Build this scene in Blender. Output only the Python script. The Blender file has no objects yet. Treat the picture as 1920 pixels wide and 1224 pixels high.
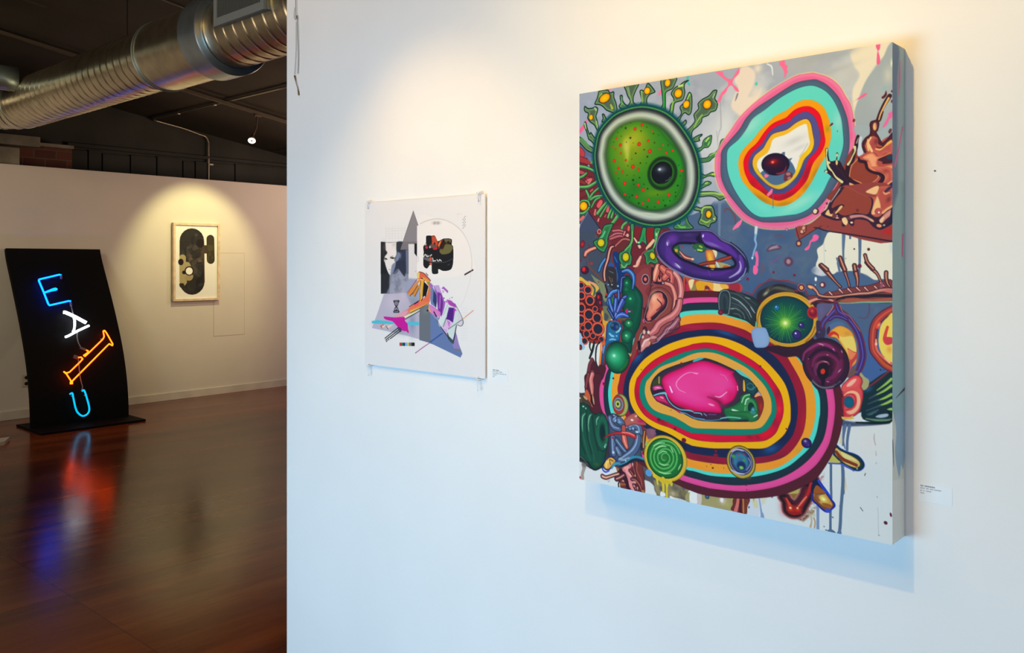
# Gallery: white wall with painting and art print, dim brick-and-duct room beyond with a neon sign
import bpy, bmesh, math
import numpy as np
from mathutils import Vector, Matrix

SC = bpy.context.scene
COL = SC.collection

# ------------------------------------------------------------------ helpers
def lin(c):
    c = np.asarray(c, float)
    return np.where(c <= .04045, c / 12.92, ((c + .055) / 1.055) ** 2.4)

def rgb(*c):
    return tuple(float(v) for v in lin(np.array(c) / 255.)) + (1.,)

def mat(name, color=(200, 200, 200), rough=.5, metal=0., emit=None, strength=0., bump=0., bscale=200., spec=.5, var=0., vscale=6.):
    m = bpy.data.materials.new(name)
    m.use_nodes = True
    nt = m.node_tree
    b = nt.nodes['Principled BSDF']
    b.inputs['Base Color'].default_value = rgb(*color)
    b.inputs['Roughness'].default_value = rough
    b.inputs['Metallic'].default_value = metal
    b.inputs['Specular IOR Level'].default_value = spec
    if emit is not None:
        b.inputs['Emission Color'].default_value = (*emit, 1.)
        b.inputs['Emission Strength'].default_value = strength
    if bump or var:
        tc = nt.nodes.new('ShaderNodeTexCoord')
        n = nt.nodes.new('ShaderNodeTexNoise')
        nt.links.new(tc.outputs['Object'], n.inputs['Vector'])
        if bump:
            n.inputs['Scale'].default_value = bscale
            bp = nt.nodes.new('ShaderNodeBump')
            bp.inputs['Strength'].default_value = bump
            bp.inputs['Distance'].default_value = .002
            nt.links.new(n.outputs['Fac'], bp.inputs['Height'])
            nt.links.new(bp.outputs['Normal'], b.inputs['Normal'])
        if var:
            n2 = nt.nodes.new('ShaderNodeTexNoise')
            n2.inputs['Scale'].default_value = vscale
            n2.inputs['Detail'].default_value = 6
            nt.links.new(tc.outputs['Object'], n2.inputs['Vector'])
            r = nt.nodes.new('ShaderNodeValToRGB')
            c = np.array(color, float)
            r.color_ramp.elements[0].position = .35
            r.color_ramp.elements[1].position = .65
            r.color_ramp.elements[0].color = rgb(*np.clip(c * (1 - var), 0, 255))
            r.color_ramp.elements[1].color = rgb(*np.clip(c * (1 + var), 0, 255))
            nt.links.new(n2.outputs['Fac'], r.inputs['Fac'])
            nt.links.new(r.outputs['Color'], b.inputs['Base Color'])
    return m

def link(o, parent=None):
    COL.objects.link(o)
    if parent is not None:
        o.parent = parent
        o.matrix_parent_inverse = Matrix.Translation(-Vector(parent.location))
    return o

def obj(name, bm, m, parent=None, smooth=False):
    me = bpy.data.meshes.new(name)
    bmesh.ops.recalc_face_normals(bm, faces=bm.faces)
    bm.to_mesh(me)
    bm.free()
    if smooth:
        for p in me.polygons:
            p.use_smooth = True
    me.materials.append(m)
    return link(bpy.data.objects.new(name, me), parent)

def thing(name, label, cat, loc=(0, 0, 0), group=None):
    o = bpy.data.objects.new(name, None)
    o.empty_display_size = .05
    COL.objects.link(o)
    o.location = loc
    return tag(o, label, cat, group)

def tag(o, label, cat, group=None):
    o['label'] = label
    o['category'] = cat
    if group:
        o['group'] = group
    return o

def struct(name, bm, m, smooth=False):
    o = obj(name, bm, m, None, smooth)
    o['kind'] = 'structure'
    return o

def box(bm, x0, x1, y0, y1, z0, z1, bevel=0.):
    r = bmesh.ops.create_cube(bm, size=1)
    vs = r['verts']
    for v in vs:
        v.co = Vector(((x0 + x1) / 2 + v.co.x * (x1 - x0), (y0 + y1) / 2 + v.co.y * (y1 - y0), (z0 + z1) / 2 + v.co.z * (z1 - z0)))
    if bevel:
        es = list({e for v in vs for e in v.link_edges})
        bmesh.ops.bevel(bm, geom=es, offset=bevel, segments=2, affect='EDGES', profile=.6)
    return bm

def B():
    return bmesh.new()

def tube(bm, pts, r, seg=12, sub=4, cap=True, smooth=True):
    """round tube along a smoothed path; r a number or one radius per point"""
    P = [Vector(p) for p in pts]
    R = list(r) if isinstance(r, (list, tuple)) else [r] * len(P)
    if smooth and len(P) > 2:
        q = [P[0] * 2 - P[1]] + P + [P[-1] * 2 - P[-2]]
        out, rr = [], []
        for i in range(len(P) - 1):
            a, b, c, d = q[i:i + 4]
            for k in range(sub):
                t = k / sub
                out.append(.5 * (2 * b + (c - a) * t + (2 * a - 5 * b + 4 * c - d) * t * t + (3 * b - a - 3 * c + d) * t ** 3))
                rr.append(R[i] * (1 - t) + R[i + 1] * t)
        out.append(P[-1]); rr.append(R[-1])
        P, R = out, rr
    rings = []
    up = None
    for i, p in enumerate(P):
        t = (P[min(i + 1, len(P) - 1)] - P[max(i - 1, 0)]).normalized()
        if up is None:
            up = t.orthogonal().normalized()
        up = (up - t * up.dot(t))
        up = up.normalized() if up.length > 1e-6 else t.orthogonal().normalized()
        s = t.cross(up)
        rings.append([bm.verts.new(p + (up * math.cos(a) + s * math.sin(a)) * R[i]) for a in [2 * math.pi * k / seg for k in range(seg)]])
    for a, b in zip(rings, rings[1:]):
        for k in range(seg):
            bm.faces.new((a[k], a[(k + 1) % seg], b[(k + 1) % seg], b[k]))
    if cap:
        bm.faces.new(rings[0]); bm.faces.new(rings[-1][::-1])
    return bm

def prism(bm, pts, off):
    """closed outline (3D points) pushed along off into a solid"""
    a = [bm.verts.new(p) for p in pts]
    b = [bm.verts.new(Vector(p) + Vector(off)) for p in pts]
    bm.faces.new(a); bm.faces.new(b[::-1])
    n = len(a)
    for i in range(n):
        bm.faces.new((a[i], b[i], b[(i + 1) % n], a[(i + 1) % n]))
    return bm

# ------------------------------------------------------------------ paint engine
# Artworks are painted stroke by stroke on a fine sheet mesh (one colour per vertex).
# P filled outline with a colour ramp from its edge inwards, S brush stroke,
# E shaded ellipse, B soft dab, N mottled patch.  Units: 1 mm on the sheet, points stored as half-unit steps.  Painting, print and framed picture were traced at image pixels, then mapped onto sheets.
# paint colours, 0-255
PALETTE = [
(207, 207, 219), (156, 162, 183), (189, 192, 204), (123, 132, 165), (135, 147, 183), (150, 156, 177), (198, 201, 213), (213, 213, 219), 
(225, 207, 195), (222, 210, 201), (222, 207, 195), (171, 171, 177), (192, 192, 192), (225, 213, 195), (156, 165, 174), (168, 174, 183), 
(204, 201, 192), (225, 222, 204), (150, 156, 162), (153, 159, 168), (165, 165, 171), (138, 141, 159), (129, 126, 132), (153, 159, 174), 
(219, 222, 231), (75, 96, 132), (90, 108, 135), (57, 87, 135), (66, 96, 135), (69, 102, 150), (66, 96, 153), (168, 174, 201), (168, 177, 201), 
(111, 132, 165), (228, 222, 210), (195, 207, 225), (84, 111, 150), (84, 108, 147), (90, 114, 150), (201, 204, 210), (87, 111, 150), (63, 72, 93), 
(81, 87, 105), (108, 36, 48), (117, 45, 54), (219, 216, 216), (60, 48, 57), (222, 216, 219), (27, 48, 54), (216, 216, 219), (222, 213, 213), 
(210, 213, 219), (72, 81, 111), (87, 102, 141), (231, 96, 150), (231, 108, 162), (228, 105, 162), (63, 180, 174), (9, 39, 42), (15, 51, 48), 
(123, 162, 96), (90, 117, 90), (75, 96, 81), (126, 162, 96), (78, 96, 81), (135, 180, 75), (159, 174, 63), (135, 159, 111), (99, 171, 90), 
(48, 153, 57), (135, 171, 87), (174, 204, 108), (126, 180, 78), (144, 195, 87), (165, 180, 153), (156, 189, 120), (81, 144, 81), (156, 201, 120), 
(231, 192, 0), (228, 168, 0), (219, 129, 15), (63, 57, 30), (30, 57, 42), (234, 192, 0), (231, 168, 0), (216, 129, 15), (234, 195, 0), (138, 192, 87), 
(9, 42, 42), (15, 57, 48), (99, 162, 90), (66, 114, 78), (57, 102, 78), (102, 162, 90), (237, 195, 0), (234, 171, 0), (222, 132, 12), (66, 57, 30), 
(177, 204, 117), (177, 201, 84), (189, 207, 84), (159, 192, 87), (108, 192, 87), (126, 165, 96), (93, 120, 90), (78, 99, 81), (156, 192, 96), 
(159, 183, 120), (240, 198, 0), (36, 54, 42), (45, 66, 45), (141, 183, 75), (180, 192, 117), (129, 165, 96), (243, 198, 0), (237, 174, 0), 
(216, 132, 15), (36, 57, 45), (114, 144, 78), (156, 198, 87), (141, 195, 75), (204, 213, 159), (84, 144, 78), (66, 18, 33), (177, 60, 72), 
(156, 51, 63), (138, 156, 180), (180, 72, 84), (141, 42, 57), (204, 102, 105), (207, 105, 108), (132, 48, 48), (201, 81, 87), (123, 33, 48), 
(114, 39, 48), (216, 87, 93), (210, 90, 99), (207, 102, 105), (216, 123, 120), (201, 93, 93), (207, 102, 99), (213, 207, 207), (192, 81, 87), 
(216, 102, 96), (207, 114, 108), (99, 114, 150), (63, 72, 102), (30, 27, 45), (111, 126, 165), (12, 54, 54), (69, 144, 84), (129, 192, 108), 
(12, 57, 54), (72, 144, 84), (132, 195, 108), (72, 147, 84), (237, 171, 0), (225, 132, 12), (99, 174, 66), (84, 165, 78), (66, 114, 75), (60, 102, 78), 
(84, 108, 144), (93, 186, 78), (9, 75, 90), (6, 69, 81), (18, 66, 63), (72, 144, 81), (63, 129, 75), (24, 48, 57), (36, 42, 51), (84, 90, 90), 
(156, 162, 162), (189, 198, 192), (156, 168, 159), (90, 108, 99), (42, 75, 48), (39, 96, 39), (39, 123, 36), (48, 129, 33), (36, 84, 36), 
(36, 117, 33), (42, 123, 33), (51, 126, 30), (138, 150, 21), (111, 144, 24), (159, 165, 30), (198, 198, 96), (177, 177, 51), (186, 192, 72), 
(96, 135, 21), (21, 144, 39), (27, 105, 33), (30, 108, 33), (42, 147, 36), (72, 126, 24), (234, 99, 75), (213, 36, 24), (192, 36, 27), (84, 57, 15), 
(237, 99, 72), (195, 36, 24), (216, 36, 24), (240, 99, 72), (87, 57, 15), (198, 36, 24), (237, 99, 75), (210, 36, 24), (48, 60, 21), (21, 63, 24), 
(33, 96, 27), (21, 48, 27), (24, 48, 27), (39, 108, 33), (39, 96, 27), (45, 111, 33), (30, 81, 30), (18, 21, 36), (15, 18, 30), (9, 15, 21), 
(84, 96, 114), (219, 228, 243), (87, 99, 120), (54, 87, 60), (210, 213, 198), (219, 222, 210), (177, 186, 189), (222, 204, 129), (222, 198, 138), 
(225, 99, 150), (231, 117, 162), (225, 93, 147), (48, 51, 87), (66, 87, 114), (75, 96, 126), (30, 54, 81), (48, 123, 144), (93, 204, 195), 
(144, 210, 201), (144, 210, 207), (147, 219, 207), (114, 213, 204), (84, 207, 210), (180, 144, 51), (231, 150, 18), (234, 147, 3), (162, 144, 27), 
(168, 117, 27), (183, 123, 24), (168, 120, 27), (186, 120, 30), (219, 132, 33), (219, 132, 48), (186, 24, 30), (219, 6, 39), (222, 6, 42), 
(144, 21, 51), (144, 24, 54), (150, 24, 48), (168, 24, 39), (165, 48, 45), (204, 0, 45), (228, 12, 45), (195, 24, 42), (54, 36, 72), (78, 75, 144), 
(78, 75, 141), (60, 66, 114), (66, 45, 60), (114, 75, 69), (231, 174, 45), (231, 174, 36), (237, 198, 0), (228, 195, 24), (204, 186, 60), 
(180, 156, 51), (216, 180, 27), (222, 204, 150), (225, 222, 222), (225, 222, 225), (192, 192, 198), (198, 198, 204), (183, 180, 192), (72, 102, 141), 
(75, 102, 144), (42, 18, 45), (36, 15, 51), (21, 18, 42), (36, 36, 69), (114, 15, 30), (171, 21, 33), (234, 210, 201), (210, 60, 54), (180, 30, 39), 
(141, 36, 48), (54, 54, 102), (99, 48, 66), (159, 111, 120), (168, 102, 117), (243, 108, 150), (234, 111, 150), (237, 111, 153), (234, 105, 150), 
(126, 123, 144), (75, 189, 174), (228, 96, 141), (231, 99, 147), (231, 99, 162), (105, 189, 195), (228, 99, 162), (132, 57, 51), (156, 168, 180), 
(195, 204, 225), (156, 171, 183), (174, 75, 72), (60, 27, 42), (228, 177, 105), (90, 33, 45), (84, 39, 60), (51, 24, 45), (75, 30, 45), (87, 36, 45), 
(234, 186, 129), (228, 171, 117), (168, 93, 78), (84, 39, 51), (141, 84, 90), (102, 45, 60), (141, 63, 57), (195, 96, 81), (186, 84, 81), 
(165, 69, 72), (102, 39, 48), (231, 180, 117), (234, 189, 138), (231, 171, 96), (78, 33, 45), (162, 69, 63), (213, 120, 96), (231, 156, 117), 
(66, 30, 48), (36, 57, 81), (168, 72, 63), (207, 108, 90), (186, 84, 78), (219, 123, 93), (228, 168, 129), (234, 186, 138), (144, 60, 66), 
(168, 66, 72), (228, 162, 117), (75, 36, 60), (48, 45, 81), (42, 24, 42), (159, 141, 120), (213, 201, 150), (228, 180, 129), (204, 141, 108), 
(141, 60, 48), (48, 24, 42), (27, 18, 36), (57, 30, 54), (42, 24, 51), (213, 204, 150), (216, 207, 150), (222, 207, 159), (210, 198, 138), 
(213, 195, 150), (144, 66, 63), (42, 24, 45), (201, 180, 192), (102, 33, 51), (63, 66, 60), (111, 45, 48), (144, 63, 63), (66, 36, 60), (51, 30, 51), 
(189, 33, 36), (33, 24, 57), (54, 33, 57), (60, 30, 54), (183, 102, 78), (144, 63, 54), (144, 63, 57), (201, 192, 198), (105, 45, 45), (162, 105, 90), 
(225, 183, 129), (234, 192, 138), (114, 54, 66), (219, 183, 162), (210, 162, 141), (174, 114, 87), (237, 198, 150), (240, 213, 180), (135, 75, 84), 
(105, 57, 72), (189, 126, 132), (204, 144, 141), (225, 189, 129), (144, 63, 66), (189, 93, 81), (177, 78, 72), (204, 123, 99), (234, 183, 129), 
(189, 90, 87), (168, 72, 78), (201, 114, 99), (243, 222, 213), (105, 45, 60), (231, 168, 117), (57, 45, 81), (87, 45, 66), (189, 114, 120), 
(210, 144, 129), (231, 189, 150), (222, 144, 108), (162, 174, 153), (36, 30, 60), (57, 27, 42), (93, 30, 51), (228, 210, 180), (87, 45, 60), 
(123, 33, 69), (126, 45, 48), (243, 96, 162), (66, 30, 51), (81, 36, 66), (237, 192, 126), (195, 123, 87), (216, 174, 150), (87, 36, 51), 
(102, 30, 57), (81, 57, 87), (105, 66, 90), (144, 123, 153), (153, 144, 174), (153, 126, 141), (144, 105, 123), (81, 51, 87), (105, 66, 102), 
(174, 135, 141), (123, 84, 123), (210, 192, 213), (126, 75, 144), (114, 72, 81), (114, 66, 75), (237, 111, 162), (234, 99, 162), (132, 171, 216), 
(204, 222, 243), (72, 105, 153), (243, 99, 159), (105, 84, 102), (120, 33, 66), (138, 51, 66), (54, 69, 102), (45, 42, 54), (108, 108, 84), 
(195, 201, 162), (27, 30, 39), (87, 81, 84), (156, 138, 93), (87, 84, 93), (99, 90, 84), (135, 114, 69), (195, 177, 150), (219, 216, 219), 
(231, 225, 225), (63, 57, 60), (213, 192, 186), (165, 147, 93), (42, 33, 42), (165, 144, 138), (102, 96, 96), (210, 24, 39), (153, 150, 162), 
(174, 171, 180), (63, 24, 33), (120, 48, 48), (114, 45, 45), (117, 48, 45), (99, 39, 48), (213, 117, 129), (222, 126, 135), (243, 159, 150), 
(234, 138, 138), (198, 99, 87), (57, 24, 39), (51, 21, 36), (99, 42, 48), (195, 108, 108), (198, 108, 108), (213, 150, 138), (63, 24, 36), 
(156, 84, 75), (243, 192, 159), (99, 45, 54), (228, 159, 150), (156, 99, 57), (156, 90, 45), (198, 120, 39), (165, 150, 102), (207, 186, 183), 
(216, 192, 183), (195, 150, 150), (237, 228, 225), (177, 153, 108), (183, 162, 96), (213, 171, 45), (90, 120, 162), (36, 51, 81), (72, 24, 36), 
(111, 42, 45), (213, 108, 102), (72, 27, 45), (198, 120, 51), (120, 54, 42), (114, 102, 48), (213, 198, 150), (216, 207, 180), (132, 150, 192), 
(129, 150, 192), (42, 45, 54), (72, 60, 72), (213, 87, 96), (213, 75, 75), (132, 84, 63), (180, 162, 120), (195, 162, 129), (186, 150, 120), 
(126, 141, 174), (180, 168, 84), (144, 99, 51), (150, 171, 213), (195, 120, 120), (30, 21, 27), (45, 21, 33), (114, 30, 39), (135, 30, 36), 
(213, 63, 45), (183, 36, 42), (222, 57, 27), (219, 45, 21), (156, 27, 27), (249, 201, 168), (249, 189, 168), (234, 117, 96), (78, 27, 45), 
(84, 105, 138), (84, 105, 135), (90, 114, 147), (219, 189, 150), (81, 93, 111), (72, 69, 75), (42, 39, 48), (132, 126, 132), (162, 162, 168), 
(153, 150, 156), (99, 21, 54), (123, 48, 69), (84, 24, 51), (72, 21, 48), (33, 45, 174), (21, 39, 144), (30, 30, 63), (123, 69, 48), (114, 54, 48), 
(195, 141, 63), (201, 147, 66), (144, 78, 45), (246, 228, 126), (156, 90, 36), (249, 246, 201), (54, 75, 195), (39, 72, 204), (90, 108, 144), 
(87, 105, 141), (207, 198, 159), (228, 204, 177), (171, 147, 159), (162, 159, 168), (180, 180, 186), (153, 87, 99), (117, 138, 225), (45, 66, 153), 
(15, 39, 57), (21, 51, 63), (30, 54, 60), (153, 108, 54), (219, 186, 105), (210, 171, 96), (129, 51, 36), (222, 207, 138), (192, 201, 159), 
(192, 177, 90), (66, 87, 174), (24, 30, 63), (42, 66, 195), (156, 84, 36), (192, 63, 66), (156, 42, 63), (234, 201, 138), (231, 171, 72), 
(228, 156, 51), (243, 216, 126), (108, 45, 54), (216, 135, 60), (147, 126, 99), (186, 78, 54), (231, 207, 159), (147, 126, 78), (222, 156, 30), 
(129, 33, 60), (186, 39, 78), (60, 21, 33), (87, 30, 45), (84, 30, 45), (216, 66, 141), (225, 75, 147), (24, 36, 51), (30, 45, 60), (30, 48, 60), 
(51, 171, 162), (81, 207, 195), (225, 138, 33), (237, 150, 45), (237, 150, 42), (243, 138, 39), (246, 138, 39), (240, 135, 39), (207, 150, 48), 
(111, 18, 54), (153, 24, 54), (150, 24, 54), (174, 27, 66), (174, 30, 48), (138, 21, 51), (120, 30, 51), (123, 27, 45), (21, 27, 57), (27, 39, 75), 
(27, 36, 75), (33, 84, 144), (33, 81, 144), (30, 81, 144), (198, 129, 21), (240, 171, 15), (240, 171, 6), (111, 21, 45), (198, 15, 57), (210, 15, 54), 
(153, 24, 51), (153, 18, 39), (144, 21, 39), (228, 18, 36), (144, 21, 36), (162, 24, 51), (174, 21, 51), (228, 9, 48), (240, 33, 42), (180, 27, 66), 
(27, 75, 75), (15, 123, 105), (15, 126, 108), (192, 138, 51), (228, 159, 69), (225, 159, 66), (24, 27, 42), (39, 42, 60), (54, 42, 60), (93, 33, 33), 
(60, 168, 180), (90, 189, 180), (21, 42, 54), (33, 66, 75), (51, 114, 123), (54, 120, 123), (228, 168, 54), (237, 156, 105), (147, 159, 192), 
(123, 36, 42), (192, 42, 33), (0, 0, 0), (120, 9, 60), (198, 12, 84), (225, 21, 108), (231, 48, 138), (237, 66, 150), (234, 57, 141), (234, 66, 150), 
(225, 33, 114), (213, 6, 81), (192, 15, 66), (153, 24, 78), (123, 15, 60), (249, 144, 192), (249, 207, 234), (249, 165, 201), (246, 123, 171), 
(246, 144, 180), (249, 144, 180), (90, 18, 60), (192, 39, 111), (219, 75, 141), (249, 177, 213), (57, 66, 39), (222, 168, 105), (51, 27, 51), 
(105, 189, 213), (81, 15, 51), (204, 30, 90), (210, 45, 105), (249, 156, 192), (123, 21, 69), (60, 21, 54), (78, 159, 204), (126, 210, 225), 
(66, 33, 63), (105, 201, 219), (117, 138, 183), (99, 69, 111), (66, 120, 153), (141, 33, 69), (18, 51, 42), (30, 93, 57), (39, 117, 66), (21, 60, 57), 
(18, 51, 48), (57, 132, 81), (66, 141, 87), (105, 189, 192), (54, 141, 153), (21, 60, 60), (189, 222, 201), (147, 210, 150), (189, 225, 192), 
(99, 171, 111), (198, 228, 213), (42, 117, 66), (54, 129, 132), (105, 189, 183), (18, 30, 36), (36, 51, 54), (42, 54, 60), (87, 102, 111), 
(183, 195, 210), (81, 96, 102), (117, 132, 138), (66, 81, 90), (144, 156, 168), (183, 192, 207), (57, 72, 81), (60, 75, 81), (126, 141, 147), 
(144, 156, 162), (117, 132, 141), (126, 135, 150), (39, 51, 60), (63, 78, 87), (147, 42, 81), (108, 24, 48), (84, 21, 39), (39, 27, 51), (51, 27, 48), 
(237, 147, 42), (48, 33, 57), (210, 156, 48), (189, 132, 39), (222, 171, 57), (147, 96, 33), (36, 108, 66), (24, 96, 66), (18, 75, 72), (18, 60, 72), 
(18, 42, 54), (129, 81, 36), (105, 177, 78), (66, 150, 57), (105, 180, 78), (66, 147, 57), (54, 138, 54), (126, 189, 63), (195, 216, 105), 
(234, 246, 201), (27, 108, 165), (15, 57, 90), (213, 207, 243), (57, 39, 114), (30, 21, 63), (57, 39, 117), (216, 210, 243), (138, 27, 48), 
(120, 27, 45), (189, 39, 54), (168, 30, 51), (228, 81, 75), (105, 132, 180), (129, 156, 201), (135, 162, 207), (225, 144, 84), (234, 165, 105), 
(93, 36, 57), (78, 33, 60), (186, 144, 174), (87, 57, 93), (117, 39, 66), (237, 237, 246), (171, 204, 234), (138, 54, 81), (93, 39, 66), (81, 57, 93), 
(237, 195, 171), (117, 27, 60), (117, 57, 60), (123, 60, 63), (222, 144, 129), (69, 33, 51), (57, 33, 54), (48, 24, 45), (108, 54, 60), 
(231, 165, 129), (228, 165, 129), (108, 39, 63), (93, 117, 153), (84, 111, 153), (57, 30, 57), (186, 105, 111), (243, 195, 180), (243, 192, 180), 
(54, 33, 51), (171, 99, 96), (240, 177, 117), (168, 84, 69), (36, 33, 48), (123, 177, 153), (195, 105, 108), (147, 84, 111), (93, 72, 102), 
(90, 87, 126), (105, 96, 144), (57, 48, 81), (180, 75, 54), (225, 153, 54), (228, 162, 60), (231, 201, 105), (204, 51, 48), (213, 135, 63), 
(96, 39, 60), (66, 51, 114), (105, 90, 174), (108, 51, 66), (60, 42, 114), (99, 87, 171), (78, 36, 60), (78, 105, 153), (69, 33, 60), (198, 126, 120), 
(186, 105, 99), (117, 87, 132), (78, 36, 57), (159, 60, 63), (219, 84, 63), (234, 204, 93), (216, 69, 60), (228, 147, 72), (228, 72, 51), 
(249, 144, 105), (246, 165, 126), (225, 105, 84), (246, 195, 171), (249, 177, 150), (195, 84, 39), (204, 60, 75), (195, 63, 66), (228, 126, 84), 
(108, 81, 81), (129, 42, 66), (24, 45, 57), (39, 87, 132), (39, 48, 72), (147, 189, 87), (150, 189, 87), (57, 90, 99), (117, 135, 159), 
(168, 180, 198), (108, 150, 111), (18, 33, 36), (78, 108, 111), (228, 180, 81), (168, 159, 114), (60, 33, 60), (198, 51, 66), (219, 78, 81), 
(228, 84, 87), (246, 177, 159), (240, 174, 138), (192, 39, 60), (21, 96, 126), (15, 87, 117), (153, 45, 63), (153, 33, 54), (219, 168, 84), 
(192, 33, 54), (39, 21, 42), (45, 21, 42), (96, 30, 66), (69, 24, 54), (90, 27, 66), (57, 27, 51), (33, 30, 48), (150, 48, 111), (120, 39, 87), 
(159, 63, 99), (36, 24, 48), (111, 36, 78), (45, 24, 48), (90, 81, 105), (39, 33, 54), (111, 45, 90), (234, 165, 201), (30, 24, 39), (216, 51, 30), 
(30, 24, 42), (117, 123, 141), (69, 45, 123), (51, 30, 102), (39, 21, 81), (27, 15, 51), (192, 168, 213), (90, 66, 165), (195, 171, 60), 
(180, 156, 57), (123, 99, 39), (30, 27, 42), (57, 90, 123), (42, 60, 102), (171, 159, 204), (60, 48, 93), (39, 33, 57), (45, 99, 132), (54, 120, 150), 
(39, 60, 93), (51, 39, 81), (24, 42, 87), (27, 48, 93), (57, 99, 144), (174, 213, 117), (69, 123, 81), (69, 141, 69), (69, 141, 78), (153, 54, 90), 
(150, 150, 192), (180, 168, 213), (183, 180, 225), (72, 63, 51), (123, 24, 48), (126, 24, 48), (123, 30, 48), (84, 33, 27), (111, 30, 48), 
(114, 24, 39), (111, 24, 39), (120, 27, 42), (60, 39, 51), (135, 33, 36), (126, 30, 42), (102, 42, 48), (57, 21, 36), (144, 63, 75), (213, 123, 129), 
(228, 162, 150), (222, 90, 87), (192, 114, 108), (48, 21, 42), (219, 144, 129), (240, 192, 180), (66, 21, 36), (165, 63, 69), (222, 141, 129), 
(24, 51, 108), (42, 78, 153), (63, 96, 165), (51, 96, 165), (48, 45, 54), (108, 78, 60), (117, 87, 60), (105, 105, 111), (21, 27, 63), (39, 105, 174), 
(99, 153, 216), (48, 21, 39), (117, 42, 51), (231, 183, 159), (57, 24, 42), (189, 93, 87), (231, 174, 150), (96, 36, 51), (117, 63, 54), (204, 48, 54), 
(144, 33, 48), (78, 27, 51), (171, 42, 63), (117, 33, 60), (108, 24, 39), (69, 21, 51), (48, 24, 51), (207, 36, 42), (105, 24, 60), (12, 39, 42), 
(15, 63, 54), (72, 147, 87), (45, 114, 72), (42, 102, 72), (75, 147, 87), (30, 147, 81), (159, 225, 183), (51, 156, 90), (180, 222, 183), 
(102, 186, 111), (102, 177, 99), (81, 186, 120), (114, 186, 132), (105, 27, 66), (219, 207, 0), (201, 183, 30), (183, 144, 39), (36, 57, 39), 
(27, 57, 45), (57, 21, 45), (165, 75, 78), (219, 132, 120), (234, 183, 150), (234, 174, 159), (126, 51, 57), (126, 87, 57), (48, 33, 45), 
(138, 60, 66), (225, 123, 108), (216, 102, 93), (57, 27, 45), (78, 30, 48), (207, 183, 198), (108, 66, 81), (39, 33, 48), (222, 222, 240), 
(117, 51, 60), (147, 69, 75), (210, 102, 93), (237, 180, 150), (69, 27, 45), (195, 90, 84), (225, 132, 117), (78, 33, 48), (183, 78, 81), 
(225, 135, 117), (78, 33, 51), (201, 111, 114), (237, 174, 171), (210, 114, 108), (234, 165, 150), (222, 123, 108), (39, 21, 36), (231, 213, 222), 
(42, 30, 48), (222, 192, 213), (48, 21, 33), (135, 63, 60), (141, 66, 60), (216, 195, 210), (87, 48, 66), (36, 27, 45), (42, 27, 48), (69, 30, 51), 
(204, 99, 90), (219, 120, 102), (234, 144, 117), (246, 183, 150), (204, 93, 93), (198, 84, 87), (108, 42, 60), (39, 24, 45), (108, 45, 60), 
(150, 75, 78), (132, 57, 57), (213, 105, 93), (243, 174, 150), (48, 27, 48), (189, 96, 99), (228, 144, 147), (60, 39, 60), (138, 72, 87), 
(198, 126, 150), (204, 126, 129), (216, 141, 141), (237, 186, 180), (228, 165, 105), (108, 45, 69), (42, 21, 45), (237, 195, 192), (213, 147, 129), 
(60, 27, 45), (234, 195, 192), (228, 174, 180), (36, 24, 42), (204, 174, 204), (15, 42, 54), (12, 66, 54), (15, 78, 60), (30, 147, 102), (30, 138, 90), 
(21, 117, 81), (81, 198, 141), (21, 99, 93), (18, 21, 63), (39, 93, 165), (120, 165, 225), (54, 54, 135), (123, 165, 225), (51, 105, 186), 
(42, 66, 144), (63, 75, 165), (33, 42, 93), (45, 129, 60), (36, 108, 48), (138, 54, 57), (162, 195, 234), (108, 111, 84), (69, 75, 87), (18, 21, 69), 
(42, 87, 165), (144, 165, 234), (42, 72, 153), (63, 84, 174), (51, 87, 174), (84, 105, 195), (24, 48, 102), (189, 36, 111), (117, 33, 81), 
(144, 177, 204), (87, 84, 69), (159, 42, 57), (171, 42, 57), (120, 45, 81), (15, 48, 81), (24, 90, 141), (36, 102, 150), (21, 33, 57), (36, 63, 99), 
(60, 138, 183), (24, 69, 102), (24, 48, 114), (57, 87, 123), (132, 198, 225), (123, 186, 219), (114, 177, 216), (123, 177, 213), (105, 156, 204), 
(213, 153, 48), (219, 96, 36), (168, 42, 57), (54, 150, 102), (30, 120, 69), (15, 75, 57), (12, 48, 51), (195, 231, 213), (180, 54, 54), 
(63, 168, 120), (33, 129, 90), (18, 84, 60), (15, 54, 51), (123, 219, 162), (171, 54, 57), (30, 150, 96), (21, 120, 78), (15, 84, 60), (15, 57, 45), 
(84, 198, 153), (216, 243, 228), (48, 111, 42), (168, 186, 204), (18, 84, 66), (15, 69, 60), (216, 171, 72), (66, 87, 81), (231, 144, 117), 
(87, 93, 69), (123, 132, 105), (120, 126, 99), (108, 57, 48), (39, 27, 42), (186, 51, 54), (108, 30, 45), (207, 36, 54), (48, 27, 45), (189, 39, 51), 
(66, 27, 36), (33, 39, 60), (33, 36, 54), (87, 27, 39), (219, 81, 63), (231, 102, 78), (186, 51, 48), (69, 27, 39), (222, 81, 63), (90, 27, 39), 
(234, 102, 78), (189, 51, 48), (222, 84, 63), (207, 78, 60), (225, 96, 75), (174, 48, 45), (33, 42, 60), (225, 99, 75), (210, 78, 60), (177, 48, 45), 
(36, 42, 60), (222, 96, 75), (150, 45, 42), (150, 186, 219), (150, 66, 63), (69, 18, 33), (30, 33, 36), (30, 39, 57), (39, 42, 42), (225, 219, 219), 
(231, 126, 48), (75, 30, 42), (111, 48, 60), (171, 96, 99), (60, 24, 36), (81, 30, 45), (84, 33, 45), (192, 99, 99), (228, 147, 138), (132, 57, 69), 
(198, 87, 54), (204, 147, 108), (39, 24, 42), (72, 57, 51), (192, 150, 108), (111, 99, 75), (222, 219, 213), (15, 36, 36), (21, 66, 54), (27, 75, 60), 
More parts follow.
